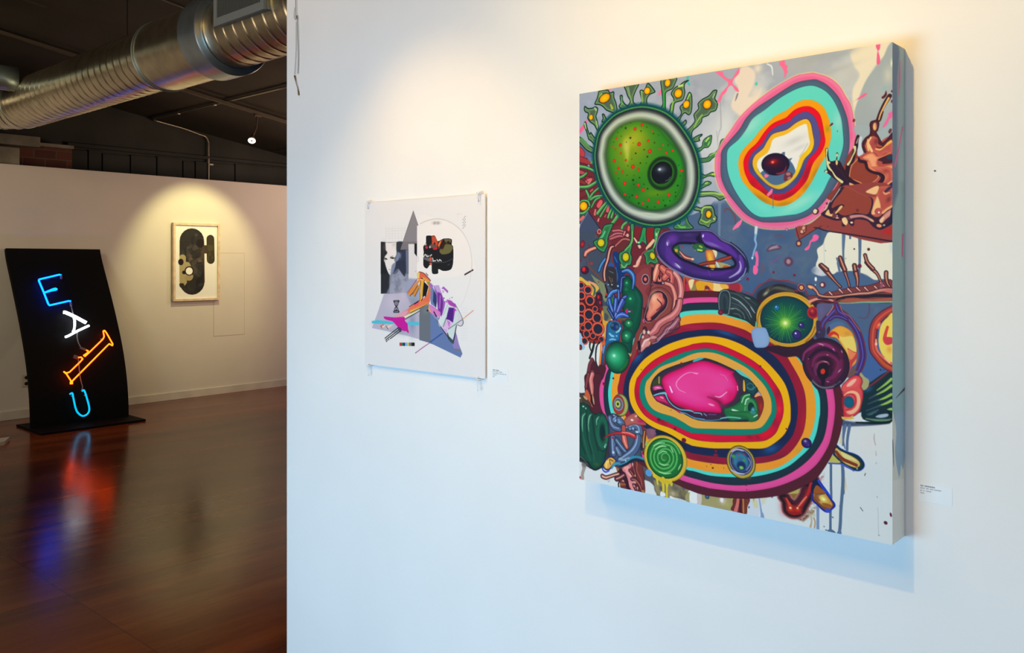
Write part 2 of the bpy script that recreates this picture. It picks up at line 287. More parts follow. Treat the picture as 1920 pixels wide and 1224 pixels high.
(18, 39, 42), (18, 45, 45), (30, 90, 72), (33, 93, 72), (24, 66, 57), (120, 180, 150), (45, 105, 84), (42, 105, 84), (168, 210, 192), (138, 189, 171), 
(171, 222, 201), (42, 102, 78), (30, 33, 54), (60, 69, 96), (69, 81, 105), (33, 36, 60), (84, 96, 132), (150, 168, 204), (96, 111, 150), (78, 96, 132), 
(87, 99, 138), (150, 171, 204), (69, 84, 120), (78, 93, 129), (90, 105, 138), (147, 189, 225), (78, 108, 153), (159, 189, 219), (171, 201, 222), 
(192, 210, 228), (150, 159, 183), (159, 180, 213), (141, 159, 192), (81, 39, 45), (162, 78, 75), (180, 93, 87), (195, 3, 87), (243, 210, 201), 
(234, 177, 171), (234, 159, 150), (234, 180, 171), (72, 33, 45), (213, 96, 84), (246, 159, 138), (180, 81, 72), (153, 33, 57), (93, 15, 27), 
(180, 36, 45), (207, 57, 60), (243, 126, 117), (102, 75, 54), (42, 27, 30), (153, 78, 45), (234, 159, 105), (123, 81, 105), (153, 93, 111), 
(114, 24, 33), (27, 33, 51), (171, 171, 87), (162, 165, 87), (120, 111, 57), (60, 60, 51), (153, 51, 57), (174, 54, 51), (153, 45, 45), (72, 42, 51), 
(111, 87, 111), (111, 93, 123), (60, 60, 81), (168, 189, 204), (60, 69, 93), (30, 39, 36), (33, 45, 39), (192, 189, 84), (177, 177, 93), (60, 69, 72), 
(69, 69, 81), (219, 177, 45), (222, 180, 57), (207, 162, 42), (123, 96, 33), (174, 192, 60), (195, 150, 48), (30, 111, 48), (27, 102, 45), 
(21, 72, 39), (18, 51, 36), (81, 180, 81), (150, 216, 138), (192, 237, 180), (192, 240, 180), (60, 111, 60), (183, 228, 171), (87, 141, 204), 
(96, 150, 210), (222, 192, 42), (213, 177, 45), (21, 21, 51), (123, 117, 165), (105, 96, 147), (36, 30, 69), (48, 33, 96), (63, 39, 117), 
(105, 54, 159), (90, 45, 144), (60, 36, 114), (153, 132, 204), (84, 45, 141), (183, 168, 228), (231, 228, 249), (210, 195, 246), (51, 36, 90), 
(87, 54, 135), (66, 39, 114), (21, 21, 45), (87, 45, 150), (141, 123, 195), (114, 84, 174), (24, 21, 48), (99, 57, 165), (87, 42, 141), (66, 42, 114), 
(114, 84, 165), (153, 153, 195), (123, 156, 195), (24, 39, 63), (63, 87, 126), (18, 51, 45), (39, 99, 60), (219, 171, 72), (174, 135, 54), 
(126, 66, 81), (147, 60, 57), (231, 192, 171), (231, 183, 150), (126, 45, 54), (21, 57, 51), (45, 108, 66), (57, 87, 81), (144, 177, 63), 
(174, 204, 84), (174, 123, 132), (204, 132, 129), (42, 99, 60), (162, 174, 63), (117, 57, 48), (195, 105, 75), (219, 144, 60), (234, 171, 57), 
(219, 207, 171), (156, 57, 45), (165, 156, 108), (177, 84, 54), (192, 204, 225), (213, 153, 150), (33, 57, 153), (24, 36, 63), (114, 69, 33), 
(222, 159, 72), (228, 168, 84), (246, 201, 102), (135, 78, 33), (51, 60, 195), (66, 141, 174), (54, 132, 162), (30, 36, 51), (150, 171, 192), 
(192, 201, 219), (27, 36, 39), (111, 120, 120), (72, 90, 48), (93, 93, 96), (234, 222, 222), (189, 177, 177), (144, 132, 132), (192, 183, 183), 
(213, 198, 198), (210, 198, 198), (114, 105, 111), (210, 195, 198), (39, 39, 42), (42, 42, 48), (117, 117, 141), (171, 171, 189), (87, 90, 108), 
(231, 216, 216), (33, 33, 36), (57, 54, 60), (51, 54, 63), (183, 177, 177), (51, 54, 78), (120, 126, 156), (117, 120, 141), (48, 54, 75), 
(144, 147, 171), (105, 108, 132), (18, 18, 24), (15, 15, 18), (195, 177, 174), (57, 57, 63), (144, 138, 141), (78, 75, 81), (183, 171, 174), 
(228, 216, 216), (147, 144, 165), (48, 51, 69), (126, 132, 159), (135, 126, 132), (108, 99, 105), (87, 81, 87), (219, 207, 210), (24, 21, 30), 
(87, 114, 213), (66, 69, 87), (183, 171, 192), (201, 186, 204), (198, 180, 198), (192, 171, 192), (156, 156, 174), (138, 141, 171), (186, 174, 192), 
(153, 153, 180), (138, 144, 159), (234, 225, 228), (99, 117, 165), (147, 123, 180), (117, 114, 117), (105, 108, 120), (105, 108, 117), (126, 126, 132), 
(30, 27, 39), (165, 162, 180), (219, 123, 117), (228, 114, 78), (228, 171, 78), (219, 153, 171), (228, 219, 174), (57, 27, 39), (57, 27, 30), 
(234, 87, 96), (39, 18, 24), (216, 96, 72), (219, 195, 105), (225, 144, 57), (48, 39, 30), (204, 123, 48), (219, 132, 57), (207, 132, 57), 
(165, 57, 57), (87, 48, 30), (57, 39, 18), (225, 162, 48), (57, 27, 18), (24, 21, 24), (204, 123, 57), (174, 96, 174), (108, 153, 48), (126, 153, 57), 
(225, 105, 72), (174, 168, 174), (225, 213, 216), (147, 105, 183), (108, 123, 171), (48, 57, 105), (156, 87, 183), (186, 153, 210), (117, 48, 144), 
(171, 105, 198), (93, 39, 126), (210, 123, 192), (225, 162, 78), (186, 105, 183), (39, 39, 54), (30, 27, 33), (138, 144, 183), (210, 198, 213), 
(165, 66, 171), (186, 204, 207), (117, 135, 144), (87, 105, 117), (78, 33, 126), (156, 57, 171), (216, 171, 216), (195, 114, 198), (201, 210, 213), 
(201, 162, 213), (42, 42, 63), (60, 75, 87), (39, 48, 57), (87, 81, 105), (222, 219, 225), (165, 87, 183), (117, 96, 144), (177, 87, 183), 
(117, 114, 135), (78, 183, 207), (195, 27, 150), (219, 114, 117), (231, 204, 174), (231, 192, 183), (60, 48, 48), (39, 39, 57), (207, 105, 87), 
(225, 171, 87), (87, 96, 87), (60, 75, 144), (48, 27, 33), (207, 195, 198), (210, 195, 204), (186, 39, 48), (48, 114, 57), (30, 39, 105), 
(117, 174, 219), (210, 183, 87), (108, 105, 111), (21, 18, 24), (168, 66, 135), (48, 75, 153), (60, 57, 57), (243, 234, 234), (231, 222, 222), 
(39, 36, 39), (30, 27, 30), (30, 30, 33), (189, 72, 48), (105, 75, 63), (183, 36, 63), (183, 36, 57), (144, 48, 30), (231, 132, 48), (105, 90, 63), 
(105, 96, 57), (57, 27, 24), (39, 27, 30), (99, 96, 99), (213, 75, 57), (204, 84, 66), (228, 222, 219), (87, 84, 90), (213, 204, 204), (183, 174, 177), 
(105, 90, 72), (27, 15, 15), (36, 33, 33), (42, 42, 42), (78, 75, 69), (114, 96, 81), (24, 24, 30), (24, 15, 15), (51, 45, 33), (60, 54, 39), 
(78, 75, 45), (66, 57, 45), (93, 72, 54), (93, 54, 42), (27, 21, 24), (171, 159, 117), (165, 147, 108), (45, 39, 36), (36, 24, 21), (246, 246, 246), 
(177, 189, 193), (117, 133, 159), (175, 193, 197), (164, 188, 191), (154, 184, 193), (163, 184, 207), (223, 219, 211), (232, 227, 223), 
(231, 115, 159), (221, 115, 156), (92, 54, 64), (73, 73, 82), 
]
def hx(s):
    if isinstance(s,(tuple,list)): return np.array(s,float)/255.
    return np.array(PALETTE[int(s)], float) / 255.
def smooth(p,closed,k=5):
    p=np.array(p,float); n=len(p)
    if n<3: return p
    if closed: q=np.vstack([p[-1],p,p[0],p[1]])
    else: q=np.vstack([2*p[0]-p[1],p,2*p[-1]-p[-2]])
    out=[]; t=np.arange(k)/k; m=n if closed else n-1
    t=t[:,None]
    for i in range(m):
        a,b,c,d=q[i],q[i+1],q[i+2],q[i+3]
        out.append(.5*(2*b+(c-a)*t+(2*a-5*b+4*c-d)*t*t+(3*b-a-3*c+d)*t**3))
    if not closed: out.append(p[-1:])
    return np.vstack(out)
def segd(X,Y,P,closed):
    Q=np.vstack([P,P[:1]]) if closed else P
    best=np.full(X.shape,1e9,np.float32); s=np.zeros(X.shape,np.float32)
    ins=np.zeros(X.shape,bool); n=len(Q)-1
    for i in range(n):
        x1,y1=Q[i];x2,y2=Q[i+1];dx,dy=x2-x1,y2-y1;L=dx*dx+dy*dy
        if L<1e-12: continue
        t=np.clip(((X-x1)*dx+(Y-y1)*dy)/L,0,1)
        d=(X-x1-t*dx)**2+(Y-y1-t*dy)**2
        m=d<best
        best=np.where(m,d,best)
        if not closed: s=np.where(m,(i+t)/n,s)
        elif (y1>Y.min() or y2>Y.min()) and y1!=y2:
            ins^=((y1>Y)!=(y2>Y))&(X<dx*(Y-y1)/dy+x1)
    return np.sqrt(best),s,ins
def ramp_(v,R):
    ks=np.array([r[0] for r in R],float); cs=np.array([hx(r[1]) for r in R])
    if len(R)==1: return np.broadcast_to(cs[0],v.shape+(3,))
    return np.stack([np.interp(v,ks,cs[:,k]) for k in range(3)],-1)
def vnoise(X,Y,sx,sy,seed):
    r=np.random.RandomState(seed).rand(64,64)
    v=0;a=.55
    for o in range(4):
        x=X/sx*2**o+17.3*o;y=Y/sy*2**o+9.1*o
        xi=np.floor(x).astype(int);yi=np.floor(y).astype(int);fx=x-xi;fy=y-yi
        fx=fx*fx*(3-2*fx);fy=fy*fy*(3-2*fy)
        g=lambda i,j:r[(yi+j)%64,(xi+i)%64]
        v=v+a*((g(0,0)*(1-fx)+g(1,0)*fx)*(1-fy)+(g(0,1)*(1-fx)+g(1,1)*fx)*fy-.5);a*=.55
    return v
def run(ops,W,H,base,res):
    """paint the ops on a W x H unit sheet, res samples per unit"""
    nx=int(W*res)+1;ny=int(H*res)+1
    xs=np.linspace(0,W,nx,dtype=np.float32);ys=np.linspace(0,H,ny,dtype=np.float32)
    img=np.empty((ny,nx,3),np.float32);img[:]=hx(base)
    last=np.zeros((ny,nx),np.float32)
    sx=(nx-1)/W;sy=(ny-1)/H
    def box(x0,y0,x1,y1):
        i0=max(0,int(x0*sx));i1=min(nx,int(x1*sx)+2);j0=max(0,int(y0*sy));j1=min(ny,int(y1*sy)+2)
        if i0>=i1 or j0>=j1: return None
        X,Y=np.meshgrid(xs[i0:i1],ys[j0:j1]);return (slice(j0,j1),slice(i0,i1)),X,Y
    for o in ops:
        k=o[0]
        if k in 'PS':
            R,soft,al,sm=o[2:6]
            pts=np.array(o[1],float).reshape(-1,2)
            if al<=0: continue
            P=smooth(pts,k=='P') if sm else pts
            if k=='S':
                w=np.array(o[6],float);pad=w.max()/2+soft
            else: pad=max(0,-R[0][0])+soft
            b=box(P[:,0].min()-pad,P[:,1].min()-pad,P[:,0].max()+pad,P[:,1].max()+pad)
            if b is None: continue
            sl,X,Y=b
            d,s,ins=segd(X,Y,P,k=='P')
            if k=='S': sd=np.interp(s,np.linspace(0,1,len(w)),w)/2-d
            else: sd=np.where(ins,d,-d)
            cov=np.clip((sd-(min(0,R[0][0]) if k=='P' else 0))/soft+.5,0,1)*al
            col=ramp_(sd,R)
            if k=='P': last[:]=0;last[sl]=cov
        elif k in 'BE':
            x,y,rx,ry,rot=o[1:6]
            e=max(rx,ry)*(1 if k=='E' else 1.9)+2
            b=box(x-e,y-e,x+e,y+e)
            if b is None: continue
            sl,X,Y=b
            c,s_=np.cos(np.radians(rot)),np.sin(np.radians(rot))
            u=((X-x)*c+(Y-y)*s_)/rx;v=(-(X-x)*s_+(Y-y)*c)/ry
            r=np.sqrt(u*u+v*v)
            if k=='B':
                cov=np.exp(-(r**o[8])*1.4)*o[7]*np.clip((1.9-r)*3,0,1)
                if len(o)>9: cov=cov*last[sl]
                col=ramp_(r,[(0,o[6])])
            else:
                cov=np.clip((1-r)*min(rx,ry)/o[8]+.5,0,1)*o[7];col=ramp_(r,o[6])
        elif k=='N':
            P=np.array(o[1],float).reshape(-1,2);c,a,nx_,ny_,seed,th,soft=o[2:9]
            b=box(P[:,0].min()-soft,P[:,1].min()-soft,P[:,0].max()+soft,P[:,1].max()+soft)
            if b is None: continue
            sl,X,Y=b
            d,s,ins=segd(X,Y,P,True);sd=np.where(ins,d,-d)
            cov=np.clip(sd/soft+.5,0,1)*a*np.clip((vnoise(X,Y,nx_,ny_,seed)-th)*5+.5,0,1);col=ramp_(sd,[(0,c)])
            if len(o)>9: cov=cov*last[sl]
        cov=cov[...,None]
        img[sl]=img[sl]*(1-cov)+col*cov
    return img


def parse(txt):
    ops = []
    rp = lambda s: [(float(a), b) for a, b in (x.split(':') for x in s.split(','))] if ':' in s else [(0, s)]
    def pts(l):
        out = []; x = y = 0
        for i in range(0, len(l), 2):
            x += int(l[i]); y += int(l[i + 1]); out += [x / 2, y / 2]
        return out
    for ln in txt.strip().split('\n'):
        t = ln.split()
        k = t[0]
        if k == 'P':
            ops.append((k, pts(t[5:]), rp(t[1]), float(t[2]), float(t[3]), int(t[4])))
        elif k == 'S':
            ops.append((k, pts(t[6:]), rp(t[1]), float(t[2]), float(t[3]), int(t[4]), [float(v) for v in t[5].split(',')]))
        elif k == 'B':
            ops.append((k, *[float(v) for v in t[1:6]], t[6], float(t[7]), float(t[8])) + ((1,) if len(t) > 9 else ()))
        elif k == 'E':
            ops.append((k, *[float(v) for v in t[1:6]], rp(t[6]), float(t[7]), float(t[8])))
        elif k == 'N':
            ops.append((k, pts(t[9:]), t[1], *[float(v) for v in t[2:5]], int(t[5]), float(t[6]), float(t[7])) + ((1,) if t[8] == '1' else ()))
    return ops

def sheet(name, img, o, ux, uy, m, parent):
    """grid mesh: o = top-left corner, ux/uy = full edge vectors, colours from img"""
    h, w, _ = img.shape
    U, V = np.meshgrid(np.linspace(0, 1, w), np.linspace(0, 1, h))
    co = np.array(o)[None] + U.reshape(-1, 1) * np.array(ux)[None] + V.reshape(-1, 1) * np.array(uy)[None]
    me = bpy.data.meshes.new(name)
    me.vertices.add(w * h)
    me.vertices.foreach_set('co', co.astype(np.float32).ravel())
    i = (np.arange(h - 1)[:, None] * w + np.arange(w - 1)[None]).ravel()
    f = np.stack([i, i + w, i + w + 1, i + 1], 1).astype(np.int32)
    me.loops.add(f.size)
    me.loops.foreach_set('vertex_index', f.ravel())
    me.polygons.add(len(f))
    me.polygons.foreach_set('loop_start', np.arange(0, f.size, 4, dtype=np.int32))
    me.update(calc_edges=True)
    at = me.color_attributes.new('paint', 'FLOAT_COLOR', 'POINT')
    c = np.ones((w * h, 4), np.float32)
    c[:, :3] = lin(np.clip(img, 0, 1).reshape(-1, 3))
    at.data.foreach_set('color', c.ravel())
    me.materials.append(m)
    return link(bpy.data.objects.new(name, me), parent)

def sheet_mat(name, rough, gain=1., sat=1., spec=.4, weave=0.):
    m = bpy.data.materials.new(name)
    m.use_nodes = True
    nt = m.node_tree
    b = nt.nodes['Principled BSDF']
    a = nt.nodes.new('ShaderNodeAttribute')
    a.attribute_name = 'paint'
    hs = nt.nodes.new('ShaderNodeHueSaturation')
    hs.inputs['Saturation'].default_value = sat
    hs.inputs['Value'].default_value = gain
    nt.links.new(a.outputs['Color'], hs.inputs['Color'])
    nt.links.new(hs.outputs['Color'], b.inputs['Base Color'])
    b.inputs['Roughness'].default_value = rough
    b.inputs['Specular IOR Level'].default_value = spec
    if weave:
        tc = nt.nodes.new('ShaderNodeTexCoord')
        n = nt.nodes.new('ShaderNodeTexNoise')
        n.inputs['Scale'].default_value = 420
        nt.links.new(tc.outputs['Object'], n.inputs['Vector'])
        bp = nt.nodes.new('ShaderNodeBump')
        bp.inputs['Strength'].default_value = weave
        bp.inputs['Distance'].default_value = .0008
        nt.links.new(n.outputs['Fac'], bp.inputs['Height'])
        nt.links.new(bp.outputs['Normal'], b.inputs['Normal'])
    return m

# ------------------------------------------------------------------ materials
M = {}
def wall_material(name, c, bump=.25):
    m = bpy.data.materials.new(name)
    m.use_nodes = True
    nt = m.node_tree
    b = nt.nodes['Principled BSDF']
    b.inputs['Roughness'].default_value = .75
    b.inputs['Specular IOR Level'].default_value = .25
    tc = nt.nodes.new('ShaderNodeTexCoord')
    n1 = nt.nodes.new('ShaderNodeTexNoise'); n1.inputs['Scale'].default_value = 2.2; n1.inputs['Detail'].default_value = 5
    n2 = nt.nodes.new('ShaderNodeTexNoise'); n2.inputs['Scale'].default_value = 70; n2.inputs['Detail'].default_value = 3
    for n in (n1, n2): nt.links.new(tc.outputs['Object'], n.inputs['Vector'])
    r = nt.nodes.new('ShaderNodeValToRGB')
    c = np.array(c, float)
    r.color_ramp.elements[0].position = .3; r.color_ramp.elements[1].position = .7
    r.color_ramp.elements[0].color = rgb(*(c * .975)); r.color_ramp.elements[1].color = rgb(*c)
    nt.links.new(n1.outputs['Fac'], r.inputs['Fac'])
    nt.links.new(r.outputs['Color'], b.inputs['Base Color'])
    bp = nt.nodes.new('ShaderNodeBump'); bp.inputs['Strength'].default_value = bump; bp.inputs['Distance'].default_value = .0015
    nt.links.new(n2.outputs['Fac'], bp.inputs['Height'])
    nt.links.new(bp.outputs['Normal'], b.inputs['Normal'])
    return m
M['wall'] = wall_material('white_roller_painted_wall', (237, 231, 233))
M['far_wall'] = wall_material('old_white_painted_wall', (226, 218, 208), .3)
M['dark'] = mat('dark_painted_ceiling', (50, 43, 35), .85, var=.12, vscale=1.5, bump=.3, bscale=30)
M['darkwall'] = mat('dark_grey_boards', (50, 50, 47), .85, var=.12, vscale=2.)
M['groove'] = mat('black_gap', (14, 13, 12), .9)
M['base'] = mat('white_baseboard_paint', (214, 206, 196), .5, var=.03)
M['card'] = mat('white_card', (232, 230, 236), .7)
M['ink'] = mat('grey_print_ink', (138, 134, 146), .8)
M['clear'] = mat('clear_plastic_clip', (228, 228, 236), .3)
M['thread'] = mat('grey_thread', (122, 118, 116), .7)
M['brass'] = mat('dull_brass', (120, 96, 60), .4, .7)
M['frame'] = mat('pale_maple_wood', (222, 198, 168), .45, var=.06, vscale=14)
M['felt'] = mat('black_painted_panel', (15, 15, 17), .7, bump=.2, bscale=90, spec=.12)
M['plastic'] = mat('ivory_plastic', (206, 198, 184), .4)
M['blackhole'] = mat('dark_socket', (18, 16, 16), .6)
M['galv'] = mat('galvanised_steel', (226, 216, 196), .33, 1., var=.06, vscale=9, bump=.10, bscale=14)
M['galv2'] = mat('dull_galvanised_steel', (168, 184, 186), .42, .9, var=.10, vscale=5)
M['collar'] = mat('blue_grey_sheet_steel', (186, 200, 214), .34, .9, var=.05, vscale=8)
M['grille'] = mat('grey_painted_grille', (142, 146, 146), .5)
M['grille_slat'] = mat('grey_grille_slats', (104, 106, 102), .55)
M['track'] = mat('taupe_painted_track', (74, 64, 55), .5)
M['conduit'] = mat('steel_conduit', (150, 144, 128), .35, .7)
M['beamwhite'] = mat('old_white_painted_timber', (132, 126, 112), .8, var=.12, vscale=5)
M['glass_cap'] = mat('grey_tube_cap', (120, 118, 124), .5)
M['wire'] = mat('clear_sleeved_wire', (150, 150, 160), .4)
M['bulb'] = mat('lit_bulb', (255, 250, 230), .3, emit=(1., .9, .66), strength=6)
M['bulb_rim'] = mat('white_bulb_rim', (220, 214, 200), .4)
M['stretcher'] = mat('raw_pine_stretcher', (196, 166, 120), .6, var=.08, vscale=10)
M['whiteboard'] = mat('white_melamine_board', (206, 200, 192), .5)
M['backing'] = mat('white_foam_board', (240, 238, 240), .6)
M['neon_blue'] = mat('blue_neon_glow', (40, 60, 255), .3, emit=(.0, .07, 1.), strength=12.)
M['neon_white'] = mat('white_neon_glow', (240, 245, 255), .3, emit=(.85, .93, 1.), strength=4.5)
M['neon_red'] = mat('orange_red_neon_glow', (255, 120, 20), .3, emit=(1., .062, .002), strength=11.)
M['neon_cyan'] = mat('cyan_neon_glow', (0, 180, 240), .3, emit=(.0, .27, .5), strength=2.2)

def brick_material():
    m = bpy.data.materials.new('old_red_brick')
    m.use_nodes = True
    nt = m.node_tree
    b = nt.nodes['Principled BSDF']
    b.inputs['Roughness'].default_value = .85
    tc = nt.nodes.new('ShaderNodeTexCoord')
    mp = nt.nodes.new('ShaderNodeMapping')
    mp.inputs['Rotation'].default_value = (math.pi / 2, 0, math.pi / 2)
    br = nt.nodes.new('ShaderNodeTexBrick')
    br.inputs['Scale'].default_value = 1.
    br.inputs['Brick Width'].default_value = .22
    br.inputs['Row Height'].default_value = .095
    br.inputs['Mortar Size'].default_value = .006
    br.inputs['Color1'].default_value = rgb(104, 56, 42)
    br.inputs['Color2'].default_value = rgb(84, 44, 34)
    br.inputs['Mortar'].default_value = rgb(96, 80, 68)
    nt.links.new(tc.outputs['Object'], mp.inputs['Vector'])
    # map Y,Z of the wall onto the brick plane
    sx = nt.nodes.new('ShaderNodeSeparateXYZ'); cx = nt.nodes.new('ShaderNodeCombineXYZ')
    nt.links.new(tc.outputs['Object'], sx.inputs[0])
    nt.links.new(sx.outputs['Y'], cx.inputs['X']); nt.links.new(sx.outputs['Z'], cx.inputs['Y'])
    nt.links.new(cx.outputs[0], br.inputs['Vector'])
    nt.links.new(br.outputs['Color'], b.inputs['Base Color'])
    return m
M['brick'] = brick_material()

def floor_material():
    m = bpy.data.materials.new('varnished_plywood_floor')
    m.use_nodes = True
    nt = m.node_tree
    L = nt.links.new
    b = nt.nodes['Principled BSDF']
    tc = nt.nodes.new('ShaderNodeTexCoord')
    sep = nt.nodes.new('ShaderNodeSeparateXYZ'); L(tc.outputs['Object'], sep.inputs[0])
    def math_(op, a, bb=None, c=None):
        n = nt.nodes.new('ShaderNodeMath'); n.operation = op
        for i, v in enumerate((a, bb, c)):
            if v is None: continue
            if isinstance(v, (int, float)): n.inputs[i].default_value = v
            else: L(v, n.inputs[i])
        return n.outputs[0]
    # 1.22 x 2.44 m sheets
    sx = math_('DIVIDE', math_('ADD', sep.outputs['X'], 4.23 + 122), 1.22)
    sy = math_('DIVIDE', math_('ADD', sep.outputs['Y'], .10 + 244), 2.44)
    ix, iy = math_('FLOOR', sx), math_('FLOOR', sy)
    fx, fy = math_('FRACT', sx), math_('FRACT', sy)
    ex = math_('MULTIPLY', math_('MINIMUM', fx, math_('SUBTRACT', 1., fx)), 1.22)
    ey = math_('MULTIPLY', math_('MINIMUM', fy, math_('SUBTRACT', 1., fy)), 2.44)
    seam = math_('LESS_THAN', math_('MINIMUM', ex, ey), .0035)
    wn = nt.nodes.new('ShaderNodeTexWhiteNoise'); cmb = nt.nodes.new('ShaderNodeCombineXYZ')
    L(ix, cmb.inputs['X']); L(iy, cmb.inputs['Y']); L(cmb.outputs[0], wn.inputs['Vector'])
    # grain runs along Y
    mp = nt.nodes.new('ShaderNodeMapping'); mp.inputs['Scale'].default_value = (4.2, .35, 1.)
    off = nt.nodes.new('ShaderNodeVectorMath'); off.operation = 'ADD'
    L(tc.outputs['Object'], mp.inputs['Vector']); L(mp.outputs[0], off.inputs[0]); L(wn.outputs['Color'], off.inputs[1])
    n1 = nt.nodes.new('ShaderNodeTexNoise'); n1.inputs['Scale'].default_value = 1.; n1.inputs['Detail'].default_value = 5; n1.inputs['Distortion'].default_value = .5
    L(off.outputs[0], n1.inputs['Vector'])
    mp2 = nt.nodes.new('ShaderNodeMapping'); mp2.inputs['Scale'].default_value = (60., 6., 1.)
    L(tc.outputs['Object'], mp2.inputs['Vector'])
    n2 = nt.nodes.new('ShaderNodeTexNoise'); n2.inputs['Scale'].default_value = 1.; n2.inputs['Detail'].default_value = 6
    L(mp2.outputs[0], n2.inputs['Vector'])
    r = nt.nodes.new('ShaderNodeValToRGB')
    cr = r.color_ramp
    cr.elements[0].position = .32; cr.elements[0].color = rgb(92, 41, 21)
    cr.elements[1].position = .70; cr.elements[1].color = rgb(144, 76, 38)
    e = cr.elements.new(.5); e.color = rgb(120, 58, 29)
    L(n1.outputs['Fac'], r.inputs['Fac'])
    r2 = nt.nodes.new('ShaderNodeValToRGB')
    r2.color_ramp.elements[0].position = .30; r2.color_ramp.elements[0].color = (.62, .55, .5, 1)
    r2.color_ramp.elements[1].position = .48; r2.color_ramp.elements[1].color = (1, 1, 1, 1)
    L(n2.outputs['Fac'], r2.inputs['Fac'])
    mx = nt.nodes.new('ShaderNodeMix'); mx.data_type = 'RGBA'; mx.blend_type = 'MULTIPLY'; mx.inputs[0].default_value = .45
    L(r.outputs['Color'], mx.inputs[6]); L(r2.outputs['Color'], mx.inputs[7])
    tone = math_('ADD', math_('MULTIPLY', wn.outputs['Value'], .3), .85)
    tn = nt.nodes.new('ShaderNodeVectorMath'); tn.operation = 'SCALE'; L(mx.outputs[2], tn.inputs[0]); L(tone, tn.inputs['Scale'])
    mx2 = nt.nodes.new('ShaderNodeMix'); mx2.data_type = 'RGBA'
    L(math_('MULTIPLY', seam, .4), mx2.inputs[0]); L(tn.outputs[0], mx2.inputs[6]); mx2.inputs[7].default_value = rgb(40, 22, 16)
    L(mx2.outputs[2], b.inputs['Base Color'])
    # varnish with patchy gloss and gentle waviness
    n3 = nt.nodes.new('ShaderNodeTexNoise'); n3.inputs['Scale'].default_value = 2.2; n3.inputs['Detail'].default_value = 3
    L(tc.outputs['Object'], n3.inputs['Vector'])
    mr = nt.nodes.new('ShaderNodeMapRange'); mr.inputs['To Min'].default_value = .13; mr.inputs['To Max'].default_value = .24
    L(n3.outputs['Fac'], mr.inputs['Value']); L(mr.outputs[0], b.inputs['Roughness'])
    b.inputs['Specular IOR Level'].default_value = .19
    bp = nt.nodes.new('ShaderNodeBump'); bp.inputs['Strength'].default_value = .12; bp.inputs['Distance'].default_value = .004
    mp4 = nt.nodes.new('ShaderNodeMapping'); mp4.inputs['Scale'].default_value = (14., 5., 1.)
    n4 = nt.nodes.new('ShaderNodeTexNoise'); n4.inputs['Scale'].default_value = 1.; n4.inputs['Detail'].default_value = 3
    L(tc.outputs['Object'], mp4.inputs['Vector']); L(mp4.outputs[0], n4.inputs['Vector']); L(n4.outputs['Fac'], bp.inputs['Height'])
    L(bp.outputs['Normal'], b.inputs['Normal'])
    return m
M['floor'] = floor_material()

# ------------------------------------------------------------------ the building
XF = -9.39          # face of the far partition
XB = -10.0          # wall behind and above it
XE = -2.579         # free end of the near wall
ceil_z = lambda y: 3.72 - .148 * y
struct('floor', box(B(), XB - .1, 3.2, -5.2, 8.2, -.1, 0), M['floor'])
bm = B()
prism(bm, [(XB - .1, -5.2, ceil_z(-5.2)), (XB - .1, 8.2, ceil_z(8.2)), (3.2, 8.2, ceil_z(8.2)), (3.2, -5.2, ceil_z(-5.2))], (0, 0, .12))
struct('ceiling', bm, M['dark'])
bm = B()
prism(bm, [(XE, 0, 0), (3.1, 0, 0), (3.1, 0, ceil_z(.14) - .002), (XE, 0, ceil_z(.14) - .002)], (0, .14, 0))
struct('wall_near', bm, M['wall'])
struct('wall_far', box(B(), XF - .12, XF, -2.2, 8.1, 0, 2.535), M['far_wall'])
bm = B()
prism(bm, [(XB, -5.2, 0), (XB, 8.1, 0), (XB, 8.1, ceil_z(8.1)), (XB, -5.2, ceil_z(-5.2))], (-.1, 0, 0))
struct('wall_back', bm, M['darkwall'])
bm = B()
prism(bm, [(XB, 8.1, 0), (3.2, 8.1, 0), (3.2, 8.1, ceil_z(8.1)), (XB, 8.1, ceil_z(8.1))], (0, .1, 0))
struct('wall_end', bm, M['far_wall'])
bm = B()
for y0, y1, z0, z1 in ((-5.2, -3.2, 0, ceil_z(-3.2)), (-1.0, 8.1, 0, ceil_z(8.1) - .002), (-3.2, -1.0, 0, .5), (-3.2, -1.0, 2.4, ceil_z(-1.0) - .002)):
    box(bm, 3.1, 3.2, y0, y1, z0, z1)
struct('wall_right', bm, M['wall'])
bm = B()
for y0, y1, z0, z1 in ((-3.2, -1.0, .5, .56), (-3.2, -1.0, 2.34, 2.4), (-3.2, -3.14, .56, 2.34), (-1.06, -1.0, .56, 2.34), (-2.13, -2.07, .56, 2.34)):
    box(bm, 3.12, 3.18, y0, y1, z0, z1)
struct('added_window', bm, M['base'])  # unseen window frame, added to go with the side fill
# street side wall behind the viewer, with the shop window the daylight comes through
bm = B()
zt = ceil_z(-5.1)
for x0, x1, z0, z1 in ((XB, -1.6, 0, zt), (2.4, 3.1, 0, zt), (-1.6, 2.4, 0, .25), (-1.6, 2.4, 2.45, zt)):
    box(bm, x0, x1, -5.2, -5.1, z0, z1)
struct('wall_street', bm, M['wall'])
bm = B()
for x0, x1, z0, z1 in ((-1.6, 2.4, .25, .31), (-1.6, 2.4, 2.39, 2.45), (-1.6, -1.54, .31, 2.39), (2.34, 2.4, .31, 2.39), (.37, .43, .31, 2.39)):
    box(bm, x0, x1, -5.18, -5.12, z0, z1)
struct('window_1', bm, M['base'])
struct('baseboard_far', box(B(), XF, XF + .014, -2.2, 8.1, 0, .088, .004), M['base'])
struct('baseboard_end', box(B(), XF, 3.1, 8.086, 8.1, 0, .088, .004), M['base'])

